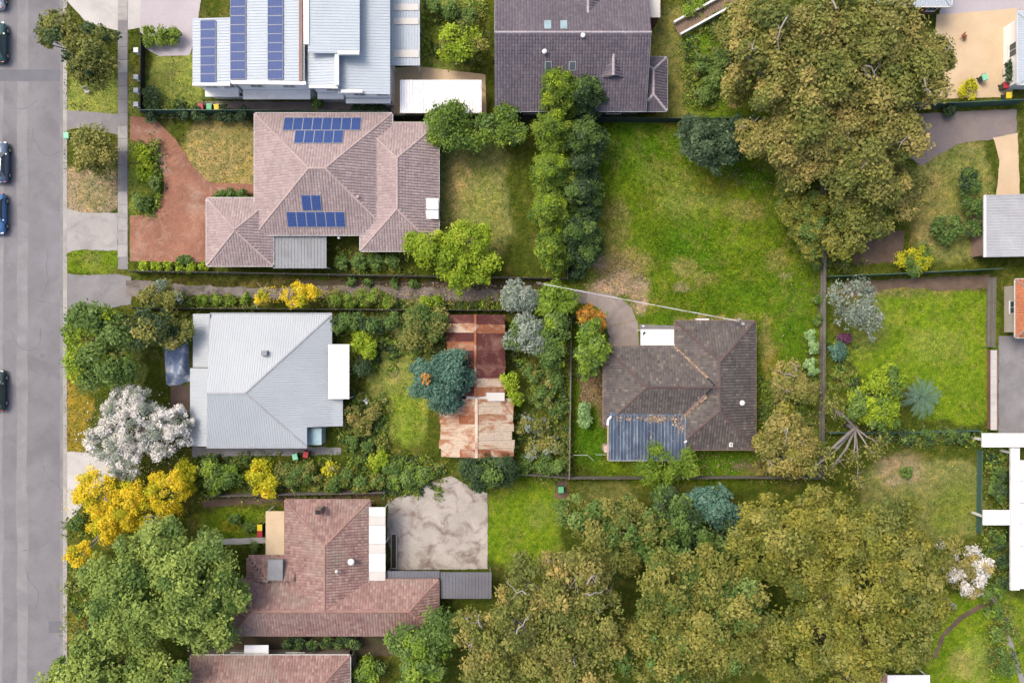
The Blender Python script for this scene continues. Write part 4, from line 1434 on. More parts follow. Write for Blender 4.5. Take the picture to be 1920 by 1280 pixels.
def house_grey_two_storey():
    root = empty('grey_metal_roofed_house', P(560, 80, 0), 'two-storey white house with a pale blue-grey metal roof and long solar rows', 'house')
    fa, a1, b1 = flat_roof(root, (360, 34, 436, 158), 5.3, 5.55, 'render_white', 'metal_blue_grey', along='x')
    fb, a2, b2 = flat_roof(root, (430, -60, 572, 154), 5.7, 6.1, 'render_white', 'metal_blue_grey', along='x', inset=.27)
    fc, a3, b3 = flat_roof(root, (576, 78, 638, 162), 5.6, 5.9, 'render_white', 'metal_blue_grey', along='x', inset=.29)
    fd, a4, b4 = flat_roof(root, (578, -60, 674, 100), 6.5, 6.3, 'render_white', 'metal_blue_grey', along='x', inset=.31)
    fe, a5, b5 = flat_roof(root, (634, -60, 731, 176), 5.3, 5.0, 'render_white', 'metal_blue_grey', along='x', inset=.33)
    # white parapets and cappings between the roof levels
    def cap(px0, py0, px1, py1, z, w=.35, h=.3):
        MB().bar(P(px0, py0, z), P(px1, py1, z), w, h).build('parapet_cap', M['white_paint'], root)
    cap(574, -40, 575, 84, 6.5, .55, .25); cap(632, 100, 632, 160, 6.1, .4); cap(634, 100, 674, 100, 6.55, .35)
    cap(435, 155, 574, 157, 6.0, .35); cap(580, 163, 634, 164, 5.8, .3); cap(640, 172, 680, 172, 5.4, .3); cap(362, 159, 432, 159, 5.5, .3)
    MB().bar(P(564, -40, 6.2), P(564, 152, 6.2), .35, .1).build('box_gutter', M['gutter_brown'], root)
    for (a, b, pr) in ((a1, b1, .7), (a2, b2, 1.0), (a3, b3, .6), (a5, b5, .5)):
        MB().box((a.x + .3, a.y - pr + .25, 2.75), (b.x - .3, a.y + .24, 2.95)).build('ledge', M['white_paint'], root)
    # panels in long rows
    def rows(f, px, y0, y1, n, pw=1.62):
        # rows run along the slope's eave: place single panels by pixel
        o, u, v, nn = frame_of(f)
        for k in range(n):
            py = y1 - (k + .5) * (y1 - y0) / n
            uu, vv = uv_of(f, px, py)
            solar(root, f, uu - .5, vv - .81, 1, 1)
    rows(fa, 391, 40, 156, 7); rows(fb, 447, -20, 149, 10); rows(fb, 517, -20, 149, 10)
    # windows on the south side
    class W_: pass
    for (a, b, xs) in ((a1, b1, (0.5, 2.4)), (a2, b2, (1.2, 4.6)), (a3, b3, (1.2,)), (a5, b5, (1.0, 3.4))):
        w = W_(); ins = {id(a1): .25, id(a2): .27, id(a3): .29, id(a5): .33}[id(a)]
        w.x0, w.x1, w.y0, w.y1 = a.x, b.x, a.y, b.y
        for t in xs:
            window(root, w, 'S', t, 1.3, 1.1, 3.7, ins); window(root, w, 'S', t, 1.3, 1.2, 1.0, ins)
    # covered terrace with clear strips
    f, a, b = flat_roof(root, (732, -60, 787, 122), 3.0, 3.3, None, 'metal_blue_grey', along='y', name='terrace_roof')
    for (ya, yb) in ((8, 20), (34, 46), (93, 107)):
        p, q = P(738, yb, 3.2), P(785, ya, 3.2)
        zz = 3.0 + .3 * ((p.y + q.y) / 2 - a.y) / (b.y - a.y)
        MB().box((p.x, p.y, zz + .045), (q.x, q.y, zz + .075)).build('clear_strip', M['poly_cream'], root)
    for (x, y) in ((736, 119), (783, 119), (783, 40)):
        p = P(x, y, 3); MB().box((p.x - .06, p.y - .06, 0), (p.x + .06, p.y + .06, 3.0)).build('post', M['white_paint'], root)


house_grey_two_storey()

# white shade roof over the courtyard beside it
def white_canopy():
    root = empty('white_canopy', P(826, 180, 0), 'bright white flat canopy over the tan courtyard', 'canopy')
    a, b = P(750, 212, 2.6), P(903, 150, 2.6)
    n = 6
    for i in range(n):
        x0 = a.x + (b.x - a.x) * i / n; x1 = a.x + (b.x - a.x) * (i + 1) / n
        pnl = MB().box((x0 + .006, a.y, 2.55), (x1 - .006, b.y, 2.6)).build('roof_panel', M['metal_white'], root)
        rm_ = MB()
        for q in range(5):
            xx = x0 + (x1 - x0) * (q + .5) / 5; rm_.add([(xx - .05, a.y, 2.6), (xx, a.y, 2.65), (xx + .05, a.y, 2.6), (xx - .05, b.y, 2.6), (xx, b.y, 2.65), (xx + .05, b.y, 2.6)], [(0, 1, 4, 3), (1, 2, 5, 4)])
        rm_.build('ribs', M['metal_white'], pnl)
    MB().bar((a.x, a.y + .1, 2.48), (b.x, a.y + .1, 2.48), .1, .14).bar((a.x, b.y - .1, 2.48), (b.x, b.y - .1, 2.48), .1, .14).build('beam', M['white_paint'], root)
    for x in (a.x + .1, (a.x + b.x) / 2, b.x - .1):
        for y in (a.y + .1, b.y - .1): MB().box((x - .05, y - .05, 0), (x + .05, y + .05, 2.42)).build('post', M['white_paint'], root)


white_canopy()


def house_pale_metal():
    """pale corrugated roof with a ridge off the middle: one pitch, eaves at two heights"""
    root = empty('pale_metal_roofed_house', P(490, 715, 0), 'low house with a pale silver-blue corrugated roof below the long track', 'house')
    zr = 5.0; tp = math.tan(math.radians(19))
    r0 = P(388, 737, zr); r1 = P(459, 737, zr)
    nE = P(0, 588, 2.5).y; sE = P(0, 838, 3.0).y; wE = P(388, 0, 3).x
    eN = r1.x + (nE - r1.y); eS = r1.x + (r1.y - sE)
    zN = zr - (nE - r1.y) * tp; zS = zr - (r1.y - sE) * tp
    A = Vector((wE, nE, zN)); B = Vector((eN, nE, zN)); Cc = Vector((eS, sE, zS)); D = Vector((wE, sE, zS))
    xq = P(640, 0, 2.6).x; zq = zr - (P(614, 0, 2.6).x - r1.x) * tp
    north = [B, A, r0, r1]; south = [D, Cc, r1, r0]
    ym = P(0, 800, 2.6).y
    xe = eN
    e1 = Vector((xe, ym, zN))
    # the east slope goes down to the long eave north of the notch
    yk = r1.y - (xe - r1.x) * 0  # break line
    p_s = Vector((eS, ym if ym > sE else sE, zS))
    east = [e1, B, r1, Vector((r1.x + (r1.y - ym), ym, zr - (r1.y - ym) * tp))]
    corner = [Cc, Vector((eS, sE + .01, zS)), Vector((eS, ym, zS)), Vector((r1.x + (r1.y - ym), ym, zr - (r1.y - ym) * tp))]
    for nm, f in (('n', north), ('s', south), ('e', east)):
        r = thick([f], .05).build('roof_sheet', M['metal_pale'], root); rib_mesh([f], .25, .045, .03).build('ribs', M['metal_pale'], r)
    cf = [Vector((eS, sE, zS)), Vector((eS, ym, zS)), Vector((r1.x + (r1.y - ym), ym, zr - (r1.y - ym) * tp))]
    r = thick([cf], .05).build('roof_sheet', M['metal_pale'], root)
    # low skillions: front porch and the eastern lean-to
    a = P(356, 838, 3); xl = P(356, 0, 2.6).x
    f = [Vector((xl, P(0, 690, 2.6).y, 2.55)), Vector((xl, P(0, 836, 2.6).y, 2.55)), Vector((wE + .1, P(0, 836, 2.6).y, 2.85)), Vector((wE + .1, P(0, 690, 2.6).y, 2.85))]
    r = thick([f], .05).build('porch_roof', M['metal_pale'], root); rib_mesh([f], .25, .045, .03).build('ribs', M['metal_pale'], r)
    f2 = [Vector((xl + .05, P(0, 690, 2.6).y + .02, 2.6)), Vector((wE, P(0, 690, 2.6).y + .02, 2.8)), Vector((wE, nE, zN)), Vector((xl + .05, nE, zN - .2))]
    f2 = [Vector((xl + .05, nE, zN - .15)), Vector((xl + .05, P(0, 689, 2.6).y, zN - .15)), Vector((wE + .02, P(0, 689, 2.6).y, zN + .2)), Vector((wE + .02, nE, zN + .2))]
    r = thick([f2], .05).build('roof_sheet', M['metal_pale'], root); rib_mesh([f2], .25, .045, .03).build('ribs', M['metal_pale'], r)
    f3 = [Vector((xq, ym, zN - .25)), Vector((xq, P(0, 748, 2.4).y, zN - .25)), Vector((xe - .3, P(0, 748, 2.4).y, zN + .06)), Vector((xe - .3, ym, zN + .06))]
    r = thick([f3], .05).build('lean_to_roof', M['metal_pale'], root); rib_mesh([f3], .25, .045, .03).build('ribs', M['metal_pale'], r)
    mb = MB(); up = Vector((0, 0, .03))
    for p, q in ((r0, r1), (r1, B), (r1, Cc)): mb.bar(p + up, q + up, .17, .05)
    mb.bar(Vector((wE, nE, zN + .2)), Vector((wE, sE, 3.0)), .12, .1)
    mb.build('ridge_capping', M['metal_zinc'], root)
    # gable end and walls
    g = MB(); g.add([Vector((wE + .3, nE - .5, 0)), Vector((wE + .3, sE + .5, 0)), Vector((wE + .3, sE + .5, zS)), r0 + Vector((.3, 0, -.1)), Vector((wE + .3, nE - .5, zN))], [(0, 1, 2, 3, 4)])
    g.build('gable_wall', M['weatherboard'], root)
    MB().box((wE + .32, sE + .5, 0), (eS - .5, nE - .5, zN - .05)).build('wall', M['weatherboard'], root)
    MB().box((eS - .51, ym + .4, 0), (xe - .5, nE - .52, zN - .06)).build('wall', M['weatherboard'], root)
    class W_: pass
    w = W_(); w.x0, w.x1, w.y0, w.y1 = wE, eS, sE, nE
    for t in (1.5, 5.0): window(root, w, 'S', t, 1.4, 1.0, .9, .5)
    w = W_(); w.x0, w.x1, w.y0, w.y1 = eS, xe, ym, nE
    window(root, w, 'E', 3.5, 1.6, .9, .8, .5); window(root, w, 'E', 8.0, 1.2, .9, .8, .5)
    mb = MB()
    mb.bar((wE, nE + .06, zN), (eN, nE + .06, zN), .12, .1); mb.bar((wE, sE - .06, zS), (eS, sE - .06, zS), .12, .1)
    mb.build('gutter', M['gutter_grey'], root)
    # posts of the porch
    for y in (700, 765, 830):
        p = P(359, y, 2.5); MB().box((p.x - .05, p.y - .05, 0), (p.x + .05, p.y + .05, 2.5)).build('post', M['white_paint'], root)
    a, b = P(319, 772, .3), P(357, 722, .3)
    k = a.x
    dk = MB().box((a.x, a.y, 0), (b.x, b.y, .22)).build('deck', M['deck'], root)
    while k + .16 < b.x:
        MB().box((k + .01, a.y, .22), (k + .15, b.y, .245)).build('board', M['deck'], dk); k += .16
    # white awning on the east
    a, b = P(615, 748, 2.7), P(655, 645, 2.7)
    n = 6
    aw = MB().box((a.x, a.y, 2.62), (b.x, b.y, 2.66)).build('awning', M['metal_grey'], root)
    for i in range(n):
        y0 = a.y + (b.y - a.y) * i / n; y1 = a.y + (b.y - a.y) * (i + 1) / n
        MB().box((a.x + .02, y0 + .025, 2.661), (b.x - .02, y1 - .025, 2.69)).build('sheet', M['poly_white'], aw)
    for y in (a.y + .1, b.y - .1): MB().box((b.x - .12, y - .04, 0), (b.x - .04, y + .04, 2.62)).build('post', M['white_paint'], aw)
    # blue-grey water tank roof in the notch
    a, b = P(561, 833, 2.0), P(602, 803, 2.0)
    sh = MB().box((a.x, a.y, 0), (b.x, b.y, 1.95)).build('laundry_wall', M['weatherboard'], root)
    MB().box((a.x - .05, a.y - .05, 1.95), (b.x + .05, b.y + .05, 2.02)).build('laundry_roof', M['glass_sky'], root)
    p = P(495, 662, 4.1); MB().box((p.x - .3, p.y - .25, 3.4), (p.x + .3, p.y + .25, 4.15)).build('chimney', M['metal_grey'], root)


house_pale_metal()


def house_red():
    A = Block((432, 1086, 822, 1190), 2.8, 22, 'x')
    B = Block((535, 937, 694, 1200), 2.8, 15.0, 'y', ('gable', 'hip'))
    B.y0 = A.ridge()[0].y
    C = Block((462, 1046, 548, 1150), 2.7, 22, 'x')
    C.ends = ('hip', 'gable')
    C.x1 = B.ridge()[0].x
    wins = [(0, 'E', 1.5, dict(w=1.4)), (0, 'N', 19.0, dict(w=1.6)), (0, 'S', 4.0), (0, 'S', 9.0, dict(w=2)), (1, 'N', 2.0, dict(w=1.6)), (1, 'N', 5.4, dict(w=1.4)), (1, 'W', 7.0, dict(w=1.6)), (1, 'E', 7.4, dict(w=1.8))]
    root = tiled_house('red_tiled_house', 'mottled red-brown tiled house with a white strip awning', [A, B], 'tile_red', 'cap_red', 'gutter_brown', 'brick_wall', wins, 21)
    a, b = P(692, 1088, 2.9), P(723, 950, 2.9)
    n = 8
    aw = MB().box((a.x, a.y, 2.9), (b.x, b.y, 2.94)).build('awning', M['metal_grey'], root)
    for i in range(n):
        y0 = a.y + (b.y - a.y) * i / n; y1 = a.y + (b.y - a.y) * (i + 1) / n
        MB().box((a.x + .02, y0 + .025, 2.941), (b.x - .02, y1 - .025, 2.965)).build('sheet', M['poly_white' if i % 3 else 'poly_cream'], aw)
    for y in (a.y + .1, (a.y + b.y) / 2, b.y - .1): MB().box((b.x - .12, y - .04, 0), (b.x - .04, y + .04, 2.9)).build('post', M['white_paint'], aw)
    # tan verandah roof on the west, small grey roof, chimney, vents
    a, b = P(498, 1042, 2.6), P(534, 958, 2.6)
    v = MB().box((a.x, a.y, 2.5), (b.x, b.y, 2.58)).build('verandah_roof', M['sand_paving'], root)
    for y in (a.y + .1, b.y - .1): MB().box((a.x + .04, y - .05, 0), (a.x + .14, y + .05, 2.5)).build('post', M['white_paint'], v)
    a, b = P(463, 1086, 2.7), P(548, 1046, 2.7)
    f = [Vector((a.x, a.y, 2.75)), Vector((b.x, a.y, 2.75)), Vector((b.x, b.y, 2.65)), Vector((a.x, b.y, 2.65))]
    thick([f], .06).build('side_roof', M['tile_red'], root)
    V, F, T = tiles([Block((463, 1040, 556, 1130), 2.62, 18, 'x', ('hip', 'gable'))], lambda C_: C_[:, 1] < a.y - .1, .3, .33, 9)
    o = link('roof_tiles', npmesh('roof_tiles', V, F, M['tile_red'], T), None, root); o['kind'] = 'stuff'
    MB().box((a.x + .4, a.y - .2, 0), (b.x, b.y - .4, 2.6)).build('wall', M['brick_wall'], root)
    a, b = P(503, 1086, 3.4), P(531, 1048, 3.4)
    MB().box((a.x, a.y, 3.2), (b.x, b.y, 3.6)).build('water_heater', M['metal_grey'], root)
    p = P(597, 958, 4.4); c = MB().box((p.x - .3, p.y - .3, 3.2), (p.x + .3, p.y + .3, 4.7)).build('chimney', M['brick_wall'], root)
    MB().box((p.x - .18, p.y - .18, 4.7), (p.x + .18, p.y + .18, 4.9)).build('chimney_pot', M['black'], c)
    round_vent(root, 659, 1052, 4.0, .36)
    round_vent(root, 632, 1070, 4.4, .2, 'poly_cream')


house_red()


def house_red_south():
    A = Block((358, 1228, 656, 1360), 2.8, 22, 'x')
    root = tiled_house('red_tiled_bungalow', 'faded red tiled roof cut off by the bottom edge near the road', [A], 'tile_red', 'cap_red', 'gutter_white', 'brick_wall', [(0, 'N', 3), (0, 'N', 9, dict(w=2)), (0, 'E', 2)], 33)
    p = P(481, 1217, 2.2)
    aw = MB().box((p.x - 1.3, p.y - .55, 2.2), (p.x + 1.3, p.y + .5, 2.26)).build('door_awning', M['metal_white'], root)
    MB().bar((p.x - 1.2, p.y + .4, 2.2), (p.x - 1.2, p.y - .5, 1.7), .05).bar((p.x + 1.2, p.y + .4, 2.2), (p.x + 1.2, p.y - .5, 1.7), .05).build('bracket', M['white_paint'], aw)


house_red_south()


def rusty_sheds():
    A = Block((838, 590, 946, 742), 2.5, 17, 'y', ('gable', 'gable'))
    root = empty('rusty_shed', P(892, 666, 0), 'long dark red rusted corrugated shed behind the pale metal house', 'shed')
    wall_box(root, A, M['timber_grey'], .2)
    for i, f in enumerate(A.facets()):
        # individual sheets
        o, u, v, n = frame_of(f)
        uv = poly_uv(f); L = max(p[0] for p in uv); S = max(p[1] for p in uv)
        k = 0; rnd = random.Random(i)
        while k < L - .1:
            w = min(.95, L - k)
            j = rnd.uniform(-.05, .08)
            q = [o + u * (k + .01) - v * (.05 + j), o + u * (k + w - .01) - v * (.05 + j), o + u * (k + w - .01) + v * S, o + u * (k + .01) + v * S]
            q = [p + n * rnd.uniform(0, .03) for p in q] if False else [p + n * .01 * (rnd.random()) for p in [q[0]]] + q[1:]
            r = thick([q], .02).build('roof_sheet', M[rnd.choice(['rust_red'] * 6 + ['rust_orange', 'rust_patchy'])], root)
            rib_mesh([q], .2, .05, .03).build('ribs', r.data.materials[0], r)
            k += .95
    a, b = A.ridge()
    MB().bar(a + Vector((0, 0, .05)), b + Vector((0, 0, .05)), .24, .05).build('ridge_capping', M['rust_orange'], root)
    B = Block((826, 746, 962, 856), 2.45, 13, 'y', ('gable', 'gable'))
    root = empty('patchy_rusty_shed', P(894, 800, 0), 'cream and orange rust-patched corrugated shed at the end of the red one', 'shed')
    wall_box(root, B, M['timber_grey'], .2)
    for i, f in enumerate(B.facets()):
        o, u, v, n = frame_of(f)
        uv = poly_uv(f); L = max(p[0] for p in uv); S = max(p[1] for p in uv)
        k = 0; rnd = random.Random(i + 5); c = 0
        while k < L - .1:
            w = min(.9, L - k)
            j = rnd.uniform(-.18, .15)
            half = rnd.uniform(.4, .7) * S
            for (v0, v1, mt) in ((-.05 - j, half, 'rust_patchy'), (half - .1, S, rnd.choice(['rust_patchy'] * 5 + ['rust_orange']))):
                dz = .0 if v0 < .2 else .022
                q = [o + u * (k + .01) + v * v0 + n * dz, o + u * (k + w - .01) + v * v0 + n * dz, o + u * (k + w - .01) + v * v1 + n * dz, o + u * (k + .01) + v * v1 + n * dz]
                r = thick([q], .018).build('roof_sheet', M[mt], root)
                rib_mesh([q], .2, .05, .03).build('ribs', M[mt], r)
            k += .9
    a, b = B.ridge()
    MB().bar(a + Vector((0, 0, .07)), b + Vector((0, 0, .07)), .3, .05).build('ridge_capping', M['rust_pale'], root)
    a, b = P(874, 752, 3.4), P(946, 736, 3.3)
    MB().box((a.x, a.y, 3.02), (b.x, b.y, 3.1)).build('flashing', M['poly_cream'], root)


rusty_sheds()


def small_buildings():
    # grey skillion on the right edge
    A = Block((1846, 366, 1990, 482), 2.7, 9, 'y', ('gable', 'gable'))
    root = empty('grey_shed', P(1900, 424, 0), 'grey metal-roofed outbuilding on the right edge with a brick side', 'shed')
    wall_box(root, A, M['brick_wall'], .3)
    for f in A.facets():
        r = thick([f], .06).build('roof_sheet', M['metal_zinc'], root); rib_mesh([f], .3).build('ribs', M['metal_zinc'], r)
    a, b = P(1846, 482, 2.7), P(1852, 366, 2.7)
    MB().box((a.x - .1, a.y, 2.6), (a.x + .12, b.y, 2.8)).build('barge_board', M['white_paint'], root)
    p = P(1848, 411, 1.7)
    MB().box((p.x - .05, p.y - .4, 1.3), (p.x + .3, p.y + .4, 2.1)).build('window', M['glass_sky'], root)
    # orange tiled roof below it
    A = Block((1904, 524, 2040, 632), 2.6, 22, 'x')
    tiled_house('orange_tiled_house', 'sliver of an orange tiled roof on the right edge', [A], 'tile_orange', 'cap_red', 'gutter_white', 'render_cream', [(0, 'W', 2.0, dict(w=1.4))], 41)
    # long building along the top right
    A = Block((1585, -130, 1784, 12), 3.0, 15, 'x')
    root = metal_house('blue_roofed_house', 'red brick house with a blue-grey roof behind the giant gum at the top', [A], 'metal_blue_grey', 'gutter_white', 'brick_wall', [(0, 'S', 2), (0, 'S', 6), (0, 'S', 9.2, dict(w=1.0))])
    A = Block((1908, 22, 2060, 158), 2.9, 12, 'y')
    metal_house('pale_blue_roofed_house', 'pale blue roof edge in the top right corner beside the tan courtyard', [A], 'metal_blue_grey', 'gutter_white', 'render_white', [(0, 'W', 3)])
    sheet('forecourt', [(1785, -60), (2000, -60), (2000, 14), (1905, 20), (1760, 30)], 0.012, M['paving_lilac'], jit=0.03)
    # white structure on the right edge
    root = empty('white_pergola', P(1880, 960, 0), 'white beamed pergola with a white roof on the right edge', 'pergola')
    z = 2.5
    for (x0, y0, x1, y1, nm) in ((1842, 812, 1990, 838, 'beam'), (1844, 956, 1894, 984, 'beam'), (1895, 840, 1912, 1106, 'beam')):
        a, b = P(x0, y1, z), P(x1, y0, z)
        MB().box((a.x, a.y, z - .2), (b.x, b.y, z + (.012 if y0 == 840 else 0))).build(nm, M['white_paint'], root)
    a, b = P(1913, 1104, z), P(1990, 862, z)
    for i in range(6):
        y0 = a.y + (b.y - a.y) * i / 6; y1 = a.y + (b.y - a.y) * (i + 1) / 6
        MB().box((a.x, y0 + .03, z - .1), (b.x, y1 - .03, z - .02)).build('roof_panel', M['metal_white'], root)
    for (x, y) in ((1848, 825), (1850, 970), (1903, 850), (1903, 1098), (1903, 970)):
        p = P(x, y, z - .2); MB().box((p.x - .12, p.y - .12, 0), (p.x + .12, p.y + .12, z - .2)).build('post', M['white_paint'], root)
    # brick retaining wall with a pale coping
    root = empty('retaining_wall', P(1862, 730, 0), 'low brick wall with a pale stone coping beside the grey driveway', 'wall')
    a, b = P(1859, 806, .9), P(1872, 656, .9)
    MB().box((a.x + .1, a.y, 0), (b.x, b.y, .86)).build('brickwork', M['brick_wall'], root)
    n = 9
    for i in range(n):
        y0 = a.y + (b.y - a.y) * i / n; y1 = a.y + (b.y - a.y) * (i + 1) / n
        MB().box((a.x - .1, y0 + .01, .86), (a.x + .55, y1 - .01, .95)).build('coping_stone', M['concrete_pale'], root)
    # bottom right corner
    A = Block((1590, 1264, 1662, 1340), 2.7, 22, 'y')
    tiled_house('small_red_roof', 'corner of a red tiled roof under the yellow-green trees at the bottom edge', [A], 'tile_red', 'cap_red', 'gutter_white', 'brick_wall', [(0, 'N', 1.0, dict(w=1.2))], 51, cat='house')
    root = empty('white_roofed_carport', P(1702, 1290, 0), 'white flat carport roof at the bottom edge beside the red roof', 'carport')
    a, b = P(1658, 1340, 2.5), P(1744, 1265, 2.5)
    for i in range(5):
        x0 = a.x + (b.x - a.x) * i / 5; x1 = a.x + (b.x - a.x) * (i + 1) / 5
        MB().box((x0 + .008, a.y, 2.42), (x1 - .008, b.y, 2.5)).build('roof_panel', M['metal_white'], root)
    for x in (a.x + .2, b.x - .2):
        for y in (a.y + .2, b.y - .2): MB().box((x - .06, y - .06, 0), (x + .06, y + .06, 2.42)).build('post', M['white_paint'], root)
    # slate-grey carport behind the red house
    root = empty('slate_grey_carport', P(840, 1100, 0), 'long slate grey flat carport beside the stained patio', 'carport')
    f, a, b = flat_roof(root, (826, 1072, 922, 1122), 2.4, 2.5, None, 'metal_slate', along='y', step=.35)
    f, a2, b2 = flat_roof(root, (724, 1070, 824, 1086), 2.55, 2.6, None, 'metal_slate', along='y', step=.35)
    for q in ((a.x + .2, a.y + .2), (b.x - .2, a.y + .2), (b.x - .2, b.y - .2), (a2.x + .2, b2.y - .2)):
        MB().box((q[0] - .05, q[1] - .05, 0), (q[0] + .05, q[1] + .05, 2.3)).build('post', M['metal_grey'], root)
    # timber walkway top right
    root = empty('timber_ramp', P(1328, 32, 0), 'narrow timber ramp with white side rails lying diagonally on the grass', 'ramp')
    p, q = P(1268, 56, .5), P(1420, -28, .5)
    d = (q - p).normalized(); s = d.cross(Vector((0, 0, 1)))
    n = int((q - p).length / .3)
    me = MB().box((-.135, -.62, .42), (.135, .62, .46)).mesh('plank', M['timber'])
    ang = math.atan2(d.y, d.x)
    for k in range(n):
        c = p + d * (.3 * k + .15)
        ob = link('plank', me, None, root, (c.x, c.y, 0)); ob.rotation_euler = (0, 0, ang + random.uniform(-.01, .01))
    for sg in (-1, 1):
        MB().bar(p + s * .75 * sg + Vector((0, 0, .25)), q + s * .75 * sg + Vector((0, 0, .25)), .2, .5).build('side_rail', M['white_paint'], root)
    for t in (.05, .5, .95):
        for sg in (-1, 1):
            c = p.lerp(q, t) + s * .6 * sg; MB().box((c.x - .06, c.y - .06, 0), (c.x + .06, c.y + .06, .45)).build('leg', M['timber'], root)
    # concrete surround in the stained yard
    root = empty('raised_bed', P(744, 1030, 0), 'narrow raised planter box beside the stained patio', 'planter')
    a, b = P(733, 1066, .4), P(744, 1000, .4)
    MB().box((a.x, a.y, 0), (a.x + .08, b.y, .45)).box((b.x - .08, a.y, 0), (b.x, b.y, .45)).box((a.x + .081, a.y, 0), (b.x - .081, a.y + .08, .45)).box((a.x + .081, b.y - .08, 0), (b.x - .081, b.y, .45)).build('side_boards', M['concrete_pale'], root)
    MB().box((a.x + .09, a.y + .09, 0), (b.x - .09, b.y - .09, .36)).build('soil', M['leaf_mulch'], root)
    # tarpaulin over a pile by the porch
    rng = np.random.default_rng(3)
    n = 16; V = []; F = []
    for i in range(n + 1):
        for j in range(n + 1):
            u, v = i / n, j / n
            p = P(306 + 46 * u + 6 * v, 622 + 98 * v + 5 * math.sin(u * 5), 0)
            e = min(u, 1 - u, v, 1 - v)
            z = 0.03 + min(1, e * 5) * (0.55 + .35 * math.sin(u * 6 + v * 4) + .25 * math.sin(v * 11)) + rng.normal(0, .05) * min(1, e * 5)
            V.append((p.x, p.y, max(.03, z)))
    for i in range(n):
        for j in range(n):
            a = i * (n + 1) + j; F.append((a, a + n + 1, a + n + 2, a + 1)[::-1])
    mb = MB(); mb.add(V, F)
    o = mb.build('tarpaulin', M['tarp_blue'], None, smooth=True)
    tag(o, 'crumpled blue and white tarpaulin over a heap beside the porch deck', 'tarpaulin')


small_buildings()


# ------------------------------------------------------------------ fences
def fence(label, pts, h=1.8, kind='steel', mat='fence_green', group=None, name='fence'):
    w = [P(x, y, h) for x, y in pts]
    for p in w: p.z = 0
    root = empty(name, w[0], label, 'fence', group)
    for i in range(len(w) - 1):
        a, b = w[i], w[i + 1]
        L = (b - a).length; n = max(1, round(L / 2.4)); s = L / n
        d = (b - a).normalized(); ang = math.atan2(d.y, d.x)
        if kind == 'steel':
            pm = MB(); k = 0.05; nr = 12
            xs = []
            for q in range(nr):
                t = (s - .1) / nr
                xs += [(.05 + q * t, -.015), (.05 + q * t + t * .45, -.015), (.05 + q * t + t * .5, .015), (.05 + q * t + t * .95, .015)]
            vs = []
            for (x, y) in xs: vs += [(x, y, .06), (x, y, h - .04)]
            pm.add(vs, [(2 * q, 2 * q + 2, 2 * q + 3, 2 * q + 1) for q in range(len(xs) - 1)])
            pm.box((.03, -.03, h - .05), (s - .03, .03, h)).box((.03, -.03, .03), (s - .03, .03, .08))
            pme = pm.mesh('panel', M[mat])
        else:
            rnd = random.Random(int(a.x * 10)); pm = MB()
            k = 0.0
            while k < s - .02:
                hh = h + rnd.uniform(-.06, .04)
                pm.box((k + .004, .02, .04), (k + .104, .036 + rnd.uniform(0, .008), hh), rnd.random()); k += .11
            pme = pm.mesh('palings', M[mat])
            rme = MB().box((0, -.025, .4), (s, .018, .48)).box((0, -.025, h - .45), (s, .018, h - .37)).mesh('rail', M[mat])
        pom = MB().box((-.045, -.045, 0), (.045, .045, h + .03)).mesh('post', M[mat])
        for k in range(n + 1):
            p = a + d * s * k
            ob = link('post', pom, None, root, p); ob.rotation_euler = (0, 0, ang)
            if k < n:
                ob = link('panel' if kind == 'steel' else 'palings', pme, None, root, p); ob.rotation_euler = (0, 0, ang)
                if kind != 'steel':
                    ob['kind'] = 'stuff'
                    ob = link('rail', rme, None, root, p); ob.rotation_euler = (0, 0, ang)
    return root


fence('green steel fence between the brick-drive house and the two-storey house', [(262, 206), (420, 206), (560, 207), (735, 209)])
fence('dark steel fence along the top of the big lawn', [(1064, 219), (1240, 221), (1400, 222), (1546, 224)], 1.7, 'steel', 'fence_dark')
fence('green steel fence behind the conifers on the left of the big lawn', [(1066, 225), (1064, 520)], 1.7, 'steel', 'fence_dark')
fence('weathered timber paling fence along the right side of the big lawn', [(1547, 226), (1549, 430), (1548, 640), (1544, 898)], 1.6, 'timber', 'timber_grey')
fence('timber paling fence along the bottom of the rear lot', [(1068, 898), (1250, 898), (1400, 897), (1544, 898)], 1.6, 'timber', 'timber_grey')
fence('timber paling fence left of the brown-tiled house', [(1072, 582), (1070, 750), (1068, 898)], 1.6, 'timber', 'timber_grey')
fence('timber paling fence along the upper side of the long track', [(242, 508), (450, 511), (700, 516), (900, 519), (1064, 522)], 1.5, 'timber', 'timber_grey')
fence('timber paling fence along the lower side of the long track', [(242, 577), (500, 579), (760, 581), (1072, 582)], 1.5, 'timber', 'timber_grey')
fence('pale green steel fence between the two yards right of the big lawn', [(1556, 518), (1700, 512), (1880, 503)])
fence('green steel fence below the tan courtyard', [(1716, 194), (1800, 192), (1925, 186)])
fence('thin wire fence below the palm yard', [(1556, 812), (1700, 811), (1840, 808)], 1.2, 'steel', 'fence_green')
fence('green steel fence beside the conifers below the dark-roofed house', [(735, 216), (870, 217), (1000, 218)], 1.7, 'steel', 'fence_dark')
fence('timber paling fence between the garden and the red-tiled house', [(385, 932), (560, 928), (720, 925)], 1.6, 'timber', 'timber_grey')
fence('timber paling fence behind the rusty sheds', [(966, 890), (1040, 895), (1066, 898)], 1.6, 'timber', 'timber_grey')
fence('dark fence beside the round bush at the bottom', [(660, 1228), (664, 1290)], 1.6, 'timber', 'timber_grey')
fence('timber paling fence at the right of the green lawn', [(1868, 520), (1866, 650)], 1.6, 'timber', 'timber_grey')
fence('green steel fence at the left of the white pergola', [(1842, 845), (1840, 1000)], 0.9)


# ------------------------------------------------------------------ trees and shrubs
def in_any(px, py):
    return False


TRI = 0


